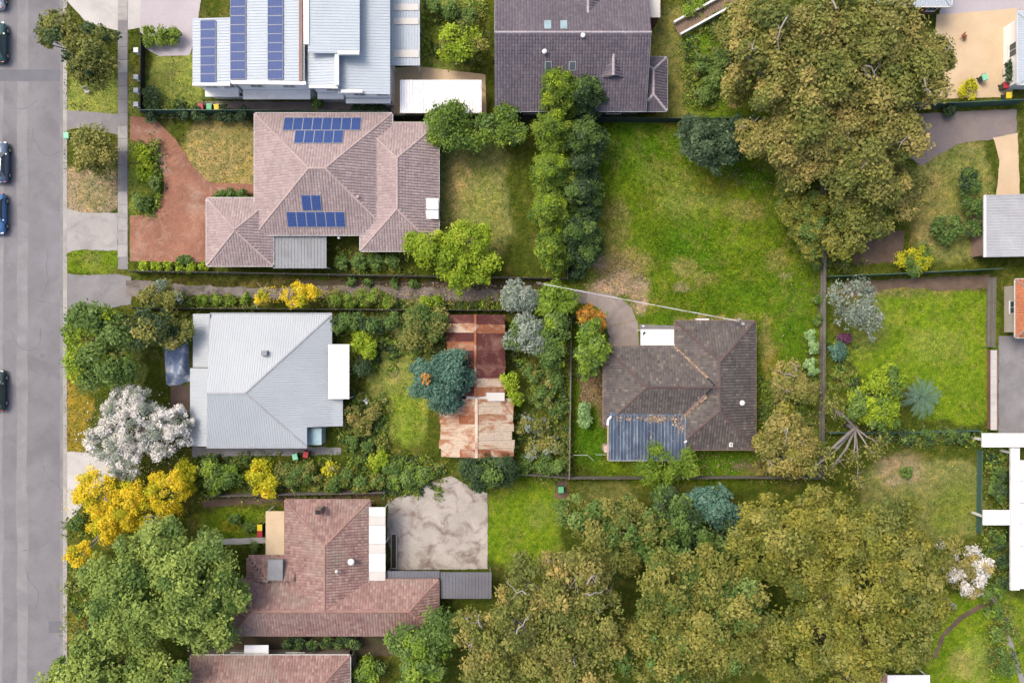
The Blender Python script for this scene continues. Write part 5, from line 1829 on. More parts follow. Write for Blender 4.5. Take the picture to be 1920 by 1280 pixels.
def tree(name, label, lobes, h, kind, cat='tree', group=None, leaf=0.30, clump=1.0, dens=1.0, bark='bark_brown', flat=0.75, asp=1.7, limbs=True, mix=None, bushy=False, rough=.55, seed=None, cover=1.0, snags=0):
    """lobes: (px, py, radius px[, height of lobe top as a fraction of h]); mix: (kind2, share) second foliage colour"""
    global TRI
    sd = seed if seed is not None else int(abs(lobes[0][0] * 13 + lobes[0][1] * 7)) % 100000
    rng = np.random.default_rng(sd); rnd = random.Random(sd)
    full = []
    for l in lobes:
        fr = l[3] if len(l) > 3 else 1.0
        full.append((l[0], l[1], l[2] * (.92 if h < 8.2 else .85), fr * (1 if h < 8.2 else rnd.uniform(.86, 1.0))))
        for k in range(0 if name == 'conifer' else (2 if l[2] < 30 else 3)):
            an = rnd.uniform(0, 2 * math.pi); d = l[2] * rnd.uniform(.62, .92); r2 = l[2] * rnd.uniform(.24, .44)
            full.append((l[0] + math.cos(an) * d, l[1] + math.sin(an) * d, max(r2, 5), fr * rnd.uniform(.62, .92)))
    LB = []
    for l in full:
        px, py, r = l[:3]
        fr = l[3] if len(l) > 3 else 1.0
        rm = r / PXM
        rz = min(rm * flat, h * fr * .48)
        zc = h * fr - rz
        if zc < rz * .75: zc = rz * .75
        c = P(px, py, zc)
        rm *= (CAM_H - zc) / CAM_H
        LB.append((np.array(c), rm, rz))
    base = sum((b[0] * b[1] for b in LB), np.zeros(3)) / sum(b[1] for b in LB)
    root = empty(name, (base[0], base[1], 0), label, cat, group)
    CC = []; NN = []; TT = []; SS = []
    tips = []
    for (c, rm, rz) in LB:
        cr0 = min(clump, rm * .55)
        n = max(4, int((rm / cr0) ** 2 * 2.9 * cover))
        # clump centres: mostly on the dome, some inside and at the rim
        th = rng.uniform(0, 2 * np.pi, n)
        z = rng.uniform(-.35, 1, n)
        rr = np.sqrt(np.clip(1 - z * z, 0, 1))
        # distort the outline
        wob = 1 + .10 * np.sin(th * 3 + rng.uniform(0, 6)) + .07 * np.sin(th * 5 + rng.uniform(0, 6))
        s = np.clip(rng.normal(.84, .10, n), .35, 1.0)
        cc = np.stack([np.cos(th) * rr * rm * wob * s, np.sin(th) * rr * rm * wob * s, z * rz * s], 1)
        lim = max(0.0, rm - cr0 * .45)
        rad = np.hypot(cc[:, 0], cc[:, 1]); sc = np.where(rad > lim * wob, lim * wob / (rad + 1e-6), 1)
        cc[:, 0] *= sc; cc[:, 1] *= sc
        cr = cr0 * rng.uniform(.45, 1.2, n)
        ct = np.clip(rng.normal(.5, .24, n) + rng.normal(0, .14), 0, 1)
        hole = rng.normal(0, 1, (max(1, int(rm / 1.6)), 3)); hole /= np.linalg.norm(hole, axis=1, keepdims=True); hole[:, 2] = np.abs(hole[:, 2]) * .8
        hole = hole * np.array([rm, rm, rz]) * .85
        gap = np.min(np.linalg.norm(cc[:, None] - hole[None], axis=2), 1) < (rm * .20 if rm > 1.6 else 0)
        for i in range(n):
            if gap[i]: continue
            m = max(10, int(6.3 * cr[i] ** 2 * (1.0 if leaf > .2 else .8) * dens / (leaf * leaf / asp * .5)))
            d = rng.normal(0, 1, (m, 3)); d /= np.linalg.norm(d, axis=1, keepdims=True)
            d[:, 2] = np.where(d[:, 2] < -.35, -d[:, 2], d[:, 2])
            q = np.clip(1 - rng.normal(.06, .24, m), .2, 1.45)[:, None]
            p = c + cc[i] + d * q * np.array([cr[i], cr[i], cr[i] * .72])
            out = cc[i] / (np.linalg.norm(cc[i]) + 1e-6)
            CC.append(p); NN.append(d * .5 + out * .3 + np.array([0, 0, .65]))
            TT.append(np.clip(ct[i] * .62 + rng.random(m) * .38, 0, 1)); SS.append(np.full(m, leaf))
            if i % 2 == 0 and cc[i][2] < rz * .55: tips.append((c + np.array([0, 0, -rz * .5]), c + cc[i] * .8))
        # inner leaves that close the crown under the clumps
        m = int(rm * rm * 2.2 * dens * min(1, cover) / (leaf * leaf / asp))
        th = rng.uniform(0, 2 * np.pi, m); z = rng.uniform(-.2, 1, m); rr = np.sqrt(1 - np.clip(z, -1, 1) ** 2)
        k_ = rng.uniform(.55, .86, m)
        p = c + np.stack([np.cos(th) * rr * rm * k_, np.sin(th) * rr * rm * k_, z * rz * k_], 1)
        CC.append(p); NN.append(np.tile(np.array([0, 0, 1.0]), (m, 1))); TT.append(rng.uniform(.1, .7, m)); SS.append(np.full(m, leaf * 1.15))
    C = np.concatenate(CC); N = np.concatenate(NN); T = np.concatenate(TT); S = np.concatenate(SS)
    low = C[:, 2] < .06
    C[low, 2] = .06 + rng.random(low.sum()) * .2
    me = leaf_cards('foliage' if bushy else 'crown', C, N, S, asp, T, rng, rough)
    me.materials.append(LM[kind])
    if mix:
        me.materials.append(LM[mix[0]])
        # whole clumps take the second colour
        ids = np.concatenate([np.full(len(a), i) for i, a in enumerate(CC)])
        pick = rng.random(len(CC)) < mix[1]
        me.polygons.foreach_set('material_index', pick[ids].astype(np.int32))
    TRI += 2 * len(C)
    link('foliage' if bushy else 'crown', me, None, root)
    # trunk and limbs
    mb = MB()
    for k in range(snags):
        c, rm, rz = LB[rnd.randrange(len(LB))]
        an = rnd.uniform(0, 2 * math.pi); pts = []; q0 = rnd.uniform(0, .35)
        for i in range(6):
            t = q0 + (1.02 - q0) * i / 5
            pts.append(c + np.array([math.cos(an) * rm * t, math.sin(an) * rm * t, rz * math.sqrt(max(0, 1 - t * t)) * .98 + .12 + rnd.uniform(-.25, .2)]))
            an += rnd.uniform(-.22, .22)
        mb.tube(pts, [.10, .085, .07, .055, .035, .015], 5, cap=False)
        for j in (2, 3):
            e = pts[j] + np.array([rnd.uniform(-.9, .9), rnd.uniform(-.9, .9), rnd.uniform(.0, .35)])
            mb.tube([pts[j], (pts[j] + e) / 2 + np.array([0, 0, .1]), e], [.045, .03, .01], 4, cap=False)
    R = max(b[1] for b in LB)
    tr = max(.03, min(.42, R * .055)) if not bushy else .03
    top = base.copy(); top[2] = max(.3, h * (.42 if not bushy else .35))
    b0 = np.array([base[0], base[1], -.05])
    mid = (b0 + top) / 2 + np.array([rnd.uniform(-.2, .2) * tr * 3, rnd.uniform(-.2, .2) * tr * 3, 0])
    mb.tube([b0, mid, top], [tr * 1.25, tr, tr * .85], 8)
    for (c, rm, rz) in LB:
        e = c + np.array([0, 0, -rz * .25])
        m_ = (top + e) / 2 + np.array([0, 0, rz * .15])
        if np.linalg.norm(e - top) > .15: mb.tube([top - np.array([0, 0, .1]), m_, e], [tr * .7, tr * .5, tr * .34], 6, cap=False)
    if limbs:
        for (c, t) in tips[: 60 if not bushy else 8]:
            s0 = c
            m_ = (s0 + t) / 2 + np.array([rnd.uniform(-.1, .1), rnd.uniform(-.1, .1), .1]) * R * .3
            mb.tube([s0, m_, t], [tr * .32, tr * .2, tr * .07], 5, cap=False)
    mb.build('stem' if bushy else 'trunk', M[bark], root, smooth=True)
    return root


def shrub(label, px, py, r, h, kind, **k):
    k.setdefault('leaf', .22); k.setdefault('clump', .55)
    lob = [(px, py, r)]
    return tree(k.pop('name', 'shrub'), label, k.pop('lobes', lob), h, kind, cat=k.pop('cat', 'shrub'), bushy=True, **k)


# --- street and left side
tree('street_tree', 'olive street tree at the top left leaning over the road', [(112, 52, 34, .9), (170, 92, 50), (185, 128, 36, .85), (92, 62, 24, .8)], 7.5, 'olive', leaf=.3, mix=('dark', .15))
tree('street_tree', 'small dull olive street tree beside the dark driveway crossing', [(172, 282, 44), (200, 290, 28, .9)], 5, 'olive', leaf=.28, cover=.8)
tree('verge_tree', 'bright green tree by the kerb below the long track entrance', [(170, 632, 54), (205, 685, 44, .85), (160, 690, 36, .8), (215, 628, 34, .9)], 7, 'mid', leaf=.3, mix=('lime', .2))
tree('olive_tree', 'dark olive tree between the kerb tree and the pale roof', [(262, 618, 36), (305, 612, 30, .9), (322, 636, 22, .75)], 6, 'olive', leaf=.28, mix=('dark', .4))
shrub('upright dark shrub against the north-west corner of the pale roof', 348, 622, 18, 4, 'olive', cat='shrub')
tree('blossom_tree', 'white blossom tree beside the road in front of the pale metal house', [(255, 790, 62), (205, 830, 42, .85), (310, 815, 46, .9), (240, 755, 36, .85), (330, 790, 30, .8), (235, 868, 34, .8)], 6.2, 'white', snags=10, leaf=.17, clump=.42, cover=.72, bark='bark_grey', mix=('silver', .26))
tree('golden_tree', 'golden yellow tree beside the road under the white blossom', [(185, 915, 44), (240, 950, 46), (315, 925, 42), (280, 965, 34, .9), (200, 985, 34, .85), (148, 1040, 26, .8)], 6, 'yellow', snags=8, leaf=.20, clump=.5, cover=.8, bark='bark_grey', mix=('ylime', .24))
tree('spreading_tree', 'huge round soft green tree by the road in the lower left', [(305, 1110, 92), (230, 1080, 74, .9), (370, 1070, 78, .93), (240, 1150, 72, .88), (380, 1150, 80, .88), (310, 1020, 52, .85), (420, 1110, 48, .8)], 11, 'soft', leaf=.32, clump=1.1, mix=('mid', .25))
tree('roadside_tree', 'blue-tinged green tree crowding the road at the bottom left corner', [(180, 1262, 70), (280, 1275, 62, .92), (125, 1275, 44, .85)], 9, 'soft', leaf=.32, clump=1.0, mix=('mid', .35))
shrub('low dark green bush at the kerb between the big green trees', 182, 1178, 16, 1.6, 'dark')
shrub('green bush beside the kerb below the golden tree', 142, 978, 14, 1.5, 'mid')
# --- front garden by the brick drive
shrub('clipped green hedge at the edge of the lilac driveway', 300, 69, 20, 1.4, 'conifer', lobes=[(284, 69, 16), (306, 69, 17), (326, 70, 14)], cat='hedge', name='hedge')
shrub('dark rounded bush by the fence corner beside the small front lawn', 283, 186, 20, 1.6, 'dark')
shrub('lime green bush in the curve of the red brick drive', 270, 295, 17, 1.3, 'lime', lobes=[(268, 290, 15), (272, 322, 17)])
shrub('green bush at the lower end of the brick drive island', 274, 375, 17, 1.3, 'mid', lobes=[(268, 382, 14), (292, 345, 12)])
shrub('small hedge along the front wall of the pink-tiled house', 432, 366, 14, 1.0, 'mid', lobes=[(412, 366, 10), (432, 366, 12), (455, 366, 10)], cat='hedge', name='hedge')
shrub('bright green hedge along the start of the long track', 300, 499, 10, 1.2, 'lime', lobes=[(270, 499, 9), (292, 499, 9), (314, 500, 9), (336, 500, 9), (358, 501, 9), (380, 502, 8)], cat='hedge', name='hedge')
shrub('low green bush below the brick drive near the hedge', 345, 490, 12, .9, 'mid')
shrub('row of dark green shrubs along the green fence', 470, 214, 14, 1.6, 'dark', lobes=[(285, 212, 13), (345, 213, 11), (375, 215, 14), (420, 215, 15), (455, 216, 13)])
shrub('dark shrub squeezed between the white house and the pink roof', 595, 195, 11, 1.8, 'mid')
shrub('second dark shrub under the wall of the white house', 690, 203, 11, 1.6, 'dark', lobes=[(668, 204, 9), (692, 203, 11), (712, 205, 9)])
# --- backyards top
tree('garden_tree', 'yellow-green tree between the terrace roof and the slate roof', [(868, 72, 34), (850, 95, 26, .85), (888, 92, 22, .9)], 5, 'lime', leaf=.26, mix=('olive', .35))
shrub('soft green bush at the top beside the terrace', 812, 20, 16, 2, 'mid', lobes=[(812, 12, 15), (845, 20, 16), (880, 30, 14)])
tree('garden_tree', 'round leafy green tree below the white canopy', [(852, 238, 40), (830, 225, 28, .9), (870, 265, 28, .8)], 5.5, 'conifer', leaf=.26, mix=('mid', .4))
tree('garden_tree', 'leafy green tree left of the tall conifers', [(925, 238, 32), (945, 222, 24, .9), (960, 250, 24, .8)], 5, 'conifer', leaf=.26, mix=('mid', .5))
tree('lime_tree', 'lime green tree hanging over the long track', [(800, 462, 36), (875, 452, 44), (850, 490, 40, .9), (905, 490, 28, .85), (858, 528, 24, .7), (905, 520, 18, .65)], 5.5, 'lime', leaf=.26, clump=.7)
shrub('low green bushes behind the grey carport', 690, 488, 14, 1.4, 'mid', lobes=[(640, 492, 12), (672, 490, 14), (705, 490, 14), (735, 488, 12)])
# tall conifers: one row, each tree its own
row = [(1050, 170, 48, 9.5, 'tallest pale green conifer overlapping the slate roof'), (1098, 180, 36, 8.0, 'pale green conifer at the top left corner of the big lawn'),
       (1040, 250, 44, 8.5, 'conifer at the top of the left-hand row beside the olive back lawn'), (1092, 268, 44, 7.0, 'dark green conifer at the top of the inner row by the lawn'),
       (1036, 325, 42, 8.0, 'conifer second from the top in the outer row'), (1088, 368, 46, 7.0, 'bushy green conifer midway down the inner row'),
       (1034, 400, 42, 8.0, 'conifer third from the top in the outer row'), (1086, 440, 46, 7.0, 'bushy green conifer low in the inner row, near the straw patch'),
       (1036, 470, 34, 6.5, 'lowest conifer of the outer row'), (1092, 318, 36, 6.2, 'smaller conifer wedged between two in the inner row')]
for (x, y, r, h, lab) in row:
    inner = x > 1070
    tree('conifer', lab, [(x, y, r * 1.08, .72), (x - 3, y - 4, r * .86, .88), (x - 6, y - 6, r * .5, 1.0), (x + 4, y + r * .7, r * .7, .7)], h, 'conifer' if not inner else 'mid', group='conifers left of the big lawn', leaf=.26, clump=.5, flat=1.5, asp=2.8, mix=('dark', .5) if inner else ('lime', .18), rough=.75)
shrub('dark undergrowth at the foot of the last inner conifer', 1088, 492, 20, 1.8, 'dark', lobes=[(1086, 488, 20), (1082, 512, 14)])
# --- top right
tree('dark_tree', 'dark blue-green tree at the top edge of the big lawn', [(1318, 268, 44), (1360, 262, 42, .95), (1300, 245, 30, .9), (1338, 292, 30, .8), (1396, 252, 32, .9)], 6, 'darkmix', leaf=.26, clump=.6)
tree('gum_tree', 'giant tan-olive gum left of the top right courtyard', [(1455, 55, 80), (1540, 60, 84), (1430, 130, 64, .9), (1510, 150, 88), (1590, 140, 70, .96), (1400, 60, 40, .85)], 15, 'olive', snags=9, leaf=.34, clump=1.25, bark='bark_pale', mix=('tan', .48))
tree('gum_tree', 'tall tan-olive gum overhanging the tan courtyard', [(1660, 70, 74), (1700, 150, 72), (1640, 190, 70, .95), (1745, 110, 40, .85), (1600, 40, 54, .9), (1765, 120, 26, .8)], 14, 'olive', snags=7, leaf=.34, clump=1.2, bark='bark_pale', mix=('tan', .48))
tree('gum_tree', 'tan-tipped gum filling the top right corner of the lot', [(1480, 255, 56), (1530, 285, 50, .95), (1428, 258, 40, .85), (1398, 246, 22, .75), (1500, 320, 36, .8), (1560, 240, 56)], 11, 'tan', snags=6, leaf=.27, clump=.9, bark='bark_pale', mix=('olive', .3))
tree('gum_tree', 'olive gum spreading outside the right-hand fence corner', [(1625, 275, 68), (1590, 330, 50, .9), (1690, 260, 46, .88), (1650, 340, 46, .85)], 11.5, 'olive', snags=6, leaf=.32, clump=1.1, bark='bark_pale', mix=('tan', .48))
tree('wattle', 'yellow-flowering wattle inside the right-hand fence', [(1490, 385, 34), (1515, 430, 34), (1475, 345, 26, .85), (1520, 465, 24, .8), (1525, 390, 30, .9)], 5.5, 'ochre', leaf=.20, clump=.42, mix=('mid', .3))
tree('wattle', 'olive-yellow wattle just outside the right-hand fence', [(1600, 400, 46), (1580, 450, 38, .85), (1640, 420, 30, .8)], 6.5, 'ochre', leaf=.28, clump=.8, mix=('olive', .5))
tree('thin_tree', 'sparse dry olive tree over the pale yard right of the wattle', [(1680, 350, 40), (1720, 360, 30, .9), (1690, 400, 30, .85)], 5.5, 'tan', leaf=.26, cover=.5, bark='bark_grey', mix=('olive', .4))
shrub('lime bush on the steel fence between two right-hand yards', 1712, 488, 25, 2.2, 'ylime', lobes=[(1700, 484, 18), (1724, 480, 20), (1716, 500, 18)], mix=('mid', .35))
shrub('round dark green bush in the pale right-hand yard', 1776, 428, 28, 2.4, 'mid', mix=('dark', .4))
shrub('dark ivy mass beside the grey outbuilding', 1822, 378, 22, 2.4, 'mid', lobes=[(1818, 350, 20), (1828, 390, 20), (1826, 430, 16), (1814, 330, 16)], mix=('dark', .35))
shrub('yellow ball shrub in the tan courtyard', 1817, 168, 17, 1.3, 'ylime')
shrub('dark green shrub against the fence under the courtyard', 1778, 206, 12, 1.4, 'dark')
shrub('dark olive bush beside the pale blue roof', 1893, 132, 12, 1.6, 'dark', lobes=[(1893, 125, 11), (1892, 145, 12)])
tree('weeping_tree', 'drooping green-gold tree beside the timber ramp', [(1375, 40, 34), (1395, 95, 36), (1380, 160, 30, .9)], 7, 'olive', leaf=.28, mix=('tan', .5))
shrub('green shrubs on the slope below the timber ramp', 1330, 140, 20, 1.5, 'mid', lobes=[(1318, 120, 16), (1340, 150, 18), (1355, 110, 16), (1320, 180, 16)])
shrub('low green shrubs beside the slate house lawn', 1320, 15, 14, 1.3, 'fern', lobes=[(1290, 20, 12), (1310, 8, 12), (1355, 60, 12)])
# --- right side yards
tree('bare_tree', 'sparse silvery tree outside the right-hand fence on the green lawn', [(1595, 560, 38), (1620, 600, 34, .9), (1585, 600, 28, .85)], 5.5, 'silver', leaf=.24, cover=.35, dens=.6, bark='bark_pale')
shrub('small purple shrub near the right-hand fence', 1583, 632, 11, 1.2, 'purple')
shrub('blue-green shrub outside the right-hand fence', 1572, 660, 18, 1.6, 'blue')
tree('lime_tree', 'lime yellow tree beside the spiky palm', [(1640, 735, 42), (1665, 705, 28, .95), (1650, 775, 34, .9), (1610, 760, 28, .85)], 6, 'lime', leaf=.27, clump=.75, mix=('mid', .35))
shrub('dark green thicket along the wire fence', 1720, 822, 16, 1.5, 'mid', lobes=[(1660, 818, 14), (1700, 820, 14), (1740, 818, 15), (1780, 819, 13), (1805, 818, 11)], cat='hedge', name='hedge', mix=('lush' if False else 'dark', .3))
shrub('round green bush alone in the dry lawn', 1698, 884, 11, 1.0, 'mid')
tree('in_lot_tree', 'tan-olive tree between the brown-tiled house and the fence', [(1466, 796, 36), (1496, 826, 36, .95), (1444, 832, 30, .9), (1472, 858, 34, .9), (1508, 858, 22, .85)], 6.5, 'tan', snags=7, leaf=.25, clump=.75, bark='bark_pale', mix=('ochre', .3))
tree('in_lot_tree', 'thin brownish tree above it along the right-hand fence', [(1480, 705, 32), (1504, 730, 28, .92), (1464, 732, 22, .85)], 5, 'tan', snags=7, leaf=.24, clump=.65, cover=.75, bark='bark_grey', mix=('olive', .35))
shrub('pale green broad-leaved creeper on the right-hand fence', 1525, 655, 14, 2.0, 'palegr', lobes=[(1520, 628, 10), (1526, 650, 11), (1518, 680, 10), (1522, 695, 9)], leaf=.26, clump=.35, dens=.8)
shrub('dark green weeds at the foot of the right-hand fence', 1534, 600, 9, 1.0, 'mid', lobes=[(1532, 500, 9), (1534, 560, 8), (1532, 600, 9)])
# --- around the main house
tree('orange_tree', 'green tree with an orange-tinted top beside the concrete drive', [(1112, 655, 30), (1105, 630, 26), (1100, 690, 22, .85), (1095, 665, 20, .9)], 5, 'fern', leaf=.24, clump=.6, mix=('mid', .4))
shrub('orange-leaved shrub beside the curve of the drive', 1108, 597, 25, 3.0, 'orange', lobes=[(1100, 592, 18), (1116, 598, 16), (1124, 608, 12)], mix=('ylime', .25))
shrub('pale mint green shrub by the left fence', 1094, 780, 18, 1.8, 'palegr', lobes=[(1092, 770, 14), (1096, 788, 13)], leaf=.26)
tree('feathery_tree', 'feathery light green tree over the edge of the blue patio roof', [(1245, 868, 40), (1215, 880, 28, .9), (1285, 872, 26, .9)], 4.6, 'fern', leaf=.42, asp=6, clump=.6, cover=.7, dens=.55, rough=.9, bark='bark_brown')
shrub('brushwood heap of dry branches below the house', 1425, 876, 14, .9, 'tan', cover=.5)
# --- along the track
shrub('grey-olive bush at the street end of the track', 290, 552, 26, 3.0, 'olive', lobes=[(275, 556, 20), (300, 548, 24), (325, 560, 18)], leaf=.2, mix=('silver', .2))
tree('golden_wattle', 'bright yellow tree across the long track', [(562, 548, 23), (583, 546, 17, .9), (543, 557, 17, .9), (497, 554, 12, .8), (486, 563, 9, .75)], 3.6, 'yellow', snags=14, leaf=.18, clump=.4, bark='bark_pale', mix=('ylime', .25), cover=.85)
shrub('green and gold bushes along the lower side of the track', 670, 560, 20, 1.6, 'olive', lobes=[(628, 558, 17), (655, 562, 16), (682, 558, 16), (708, 558, 16), (730, 564, 13)], mix=('fern', .5), leaf=.2)
shrub('round bright green bush low on the track edge', 806, 568, 17, 1.4, 'lime', lobes=[(796, 570, 14), (818, 566, 13)], mix=('mid', .4))
shrub('green weeds along the lower edge of the track beside the olive bush', 430, 562, 12, .7, 'fern', lobes=[(380, 564, 9), (405, 562, 9), (432, 562, 10), (460, 560, 9)], leaf=.2)
shrub('green weeds along the upper edge of the track', 700, 530, 8, .8, 'mid', lobes=[(660, 527, 7), (690, 528, 7), (740, 530, 8), (775, 532, 8)], leaf=.2)
tree('silver_tree', 'silvery grey-green tree at the house end of the track', [(972, 550, 30), (990, 560, 22, .9), (962, 565, 18, .85)], 4.5, 'silver', leaf=.22, clump=.5, bark='bark_grey')
tree('garden_tree', 'fresh green tree at the house end of the track', [(1040, 560, 34), (1062, 566, 22, .9), (1022, 568, 22, .85)], 4.5, 'fern', leaf=.24, clump=.55)
# --- garden behind the pale metal house
shrub('lime bush below the track behind the pale metal house', 685, 642, 22, 2.2, 'lime', lobes=[(680, 640, 18), (692, 655, 16)])
shrub('dark hedge corner below the track', 650, 612, 22, 2.6, 'mid', lobes=[(640, 608, 18), (672, 605, 18), (700, 606, 18), (735, 604, 18)], mix=('dark', .45))
tree('garden_tree', 'mid-green tree below the track beside the red shed', [(785, 612, 38), (815, 605, 28, .9), (770, 640, 22, .8)], 5, 'olive', leaf=.26, mix=('mid', .5))
shrub('dark green shrub against the white awning', 682, 688, 18, 2.0, 'dark')
tree('blue_gum', 'round blue-green tree overlapping the dark red shed', [(828, 708, 46), (800, 715, 34, .9), (850, 690, 34, .95), (832, 745, 30, .85)], 6.5, 'blue', leaf=.26, clump=.65, mix=('orange', .04))
shrub('brown-green shrub heap behind the lean-to', 680, 785, 20, 1.6, 'olive', lobes=[(660, 775, 16), (682, 800, 18), (700, 775, 14)], mix=('tan', .4))
shrub('green shrub below the brown heap', 665, 832, 15, 1.3, 'mid', lobes=[(658, 832, 14), (690, 836, 12)])
shrub('lime ball bush alone on the back lawn edge', 712, 865, 18, 1.5, 'lime')
shrub('leafy green border along the bottom of the back lawn', 770, 890, 20, 1.4, 'mid', lobes=[(740, 880, 18), (768, 895, 18), (795, 890, 18), (740, 902, 14)], mix=('fern', .3))
shrub('lime yellow bush beside the golden tree', 352, 888, 25, 2.4, 'ylime', lobes=[(348, 882, 20), (356, 904, 16)])
shrub('green garden bushes between the lime and the yellow bush', 410, 892, 24, 2.2, 'mid', lobes=[(395, 880, 20), (418, 895, 22), (440, 890, 18), (400, 912, 16)], mix=('fern', .35))
shrub('bright yellow round bush in the garden below the pale metal house', 493, 894, 29, 2.6, 'ylime', lobes=[(490, 888, 24), (498, 910, 20)], mix=('yellow', .35))
shrub('olive garden bushes right of the yellow bush', 555, 890, 24, 2.0, 'olive', lobes=[(535, 885, 20), (560, 895, 22), (582, 888, 18)], mix=('mid', .4))
shrub('mustard bush beside the green bin', 622, 882, 15, 1.8, 'ylime', mix=('olive', .5))
shrub('green and gold border left of the stained patio', 655, 905, 22, 1.7, 'mid', lobes=[(630, 905, 16), (655, 895, 18), (680, 905, 18), (705, 905, 15)], mix=('ochre', .3))
tree('dark_bush', 'dark green bushy tree below the patchy rusty shed', [(905, 885, 36), (935, 880, 30, .9), (880, 875, 22, .85)], 4.5, 'dark', leaf=.26, clump=.65, mix=('mid', .35))
tree('garden_tree', 'lime green bush right of the red shed', [(957, 712, 16), (962, 745, 16, .9)], 3, 'lime', leaf=.24, clump=.5)
tree('garden_tree', 'grey-green tree left of the lot fence', [(985, 625, 34), (1010, 640, 26, .9), (965, 640, 22, .85)], 4.5, 'silver', leaf=.25, clump=.6, mix=('mid', .35))
tree('garden_tree', 'green tree against the fence left of the orange-leaved shrub', [(1040, 620, 32), (1030, 660, 28, .9)], 4.5, 'mid', leaf=.26, clump=.6, mix=('lime', .25))
shrub('tangled green shrubs left of the lot fence', 1020, 730, 26, 1.8, 'mid', lobes=[(1000, 700, 20), (1040, 715, 20), (1015, 745, 20), (1045, 770, 18)], mix=('olive', .4))
shrub('pale grey-green shrubs beside the patchy shed', 1000, 810, 24, 1.8, 'olive', lobes=[(985, 800, 18), (1015, 800, 18), (1000, 840, 20), (1035, 835, 18)], mix=('silver', .3))
shrub('leafy shrubs in the corner below the patchy shed', 1010, 880, 20, 1.5, 'mid', lobes=[(985, 872, 16), (1020, 870, 18), (1045, 875, 14)], mix=('fern', .3))
# --- bottom
shrub('small front garden bushes beside the cream verandah', 470, 975, 12, .9, 'mid', lobes=[(440, 972, 9), (470, 985, 10), (478, 1025, 9)])
shrub('dark green hedge between the two red roofs', 610, 1206, 12, 1.6, 'dark', lobes=[(540, 1206, 12), (562, 1206, 12), (586, 1206, 12), (612, 1206, 12), (638, 1206, 12), (662, 1206, 12)], cat='hedge', name='hedge', mix=('mid', .35))
shrub('round clipped green bush at the bottom edge', 692, 1258, 28, 2.4, 'mid', mix=('fern', .3))
tree('leafy_tree', 'deep green tree at the end of the red-tiled house', [(790, 1215, 48), (760, 1195, 32, .9), (825, 1180, 36, .92), (790, 1262, 44, .9)], 7, 'mid', leaf=.3, clump=.85, mix=('fern', .25))
tree('gum_tree', 'wide tan-olive gum with pale forked limbs at the bottom', [(1000, 1100, 64, .92), (1080, 1090, 66), (960, 1180, 70, .93), (1060, 1190, 74), (1130, 1150, 60, .95), (920, 1240, 62, .85), (1020, 1260, 70, .9), (1110, 1250, 60, .9), (890, 1180, 40, .8)], 13, 'olive', snags=22, leaf=.31, clump=1.0, bark='bark_pale', cover=.68, mix=('tan', .38))
tree('bushy_gum', 'yellow-green clumpy gum in the middle of the bottom edge', [(1250, 1090, 66), (1330, 1080, 62, .96), (1230, 1165, 66, .97), (1320, 1160, 70), (1390, 1130, 56, .92), (1280, 1235, 70, .96), (1200, 1230, 50, .88), (1370, 1215, 56, .9)], 12, 'yolive', snags=6, leaf=.32, clump=.95, mix=('mid', .22))
tree('green_tree', 'loose green tree below the bottom fence of the lot', [(1120, 985, 52), (1180, 990, 56), (1230, 1010, 46, .95), (1160, 1040, 46, .9), (1080, 960, 40, .85)], 8.5, 'mid', leaf=.3, clump=.8, mix=('olive', .55))
tree('blue_tree', 'blue-green broad-leaved tree just below the lot fence', [(1338, 945, 36), (1360, 965, 28, .9), (1310, 935, 24, .85)], 6, 'blue', leaf=.34, clump=.6)
tree('dark_tree', 'dark green tree in the gap behind the blue-green one', [(1290, 985, 46), (1370, 1010, 44, .95), (1250, 950, 36, .85)], 6.5, 'mid', leaf=.3, clump=.8, mix=('dark', .4))
tree('ochre_tree', 'mustard green tree right of the blue-green one', [(1475, 995, 62), (1430, 1035, 56, .93), (1500, 1060, 60, .95), (1560, 990, 60, .97), (1530, 962, 42, .88), (1430, 968, 38, .88)], 11, 'ochre', leaf=.32, clump=1.0, mix=('yolive', .4))
tree('ochre_tree', 'tall mustard tree with the brightest yellow tips on the right', [(1640, 1010, 66), (1700, 1070, 70), (1620, 1090, 66, .96), (1730, 1140, 50, .9), (1680, 990, 50, .9), (1560, 1100, 54, .92)], 12, 'ochre', snags=5, leaf=.32, clump=1.0, mix=('olive', .3))
tree('ochre_tree', 'mustard tree along the bottom edge above the white carport', [(1540, 1190, 72), (1620, 1190, 70), (1690, 1200, 58, .93), (1480, 1230, 60, .9), (1590, 1245, 60, .92), (1460, 1170, 50, .88)], 11.5, 'olive', snags=4, leaf=.32, clump=.9, mix=('ochre', .5))
shrub('yellow-green bush at the bottom edge below the mustard tree', 1470, 1268, 20, 2.2, 'ylime', mix=('mid', .4))
tree('blossom_tree', 'pale dusty pink blossom tree beside the white pergola', [(1800, 1050, 40), (1830, 1060, 34, .95), (1815, 1085, 32, .9), (1770, 1040, 24, .8)], 4.5, 'white', leaf=.2, clump=.5, cover=.6, bark='bark_grey', mix=('tan', .35))
tree('olive_tree', 'thin olive tree between the mustard trees and the dusty blossom', [(1755, 1060, 34), (1745, 1100, 30, .9), (1765, 1020, 26, .85)], 5.5, 'olive', leaf=.27, cover=.7, mix=('ochre', .4))
shrub('pale dry shrub below the dusty blossom', 1768, 1135, 18, 1.2, 'silver', cover=.6)
shrub('green shrubs beside the curving garden path', 1868, 1150, 18, 1.4, 'mid', lobes=[(1850, 1108, 14), (1872, 1106, 12), (1862, 1146, 15), (1868, 1190, 13)], mix=('fern', .3))
shrub('green shrubs low on the curving garden path', 1882, 1235, 16, 1.3, 'mid', lobes=[(1878, 1225, 14), (1886, 1255, 14)])
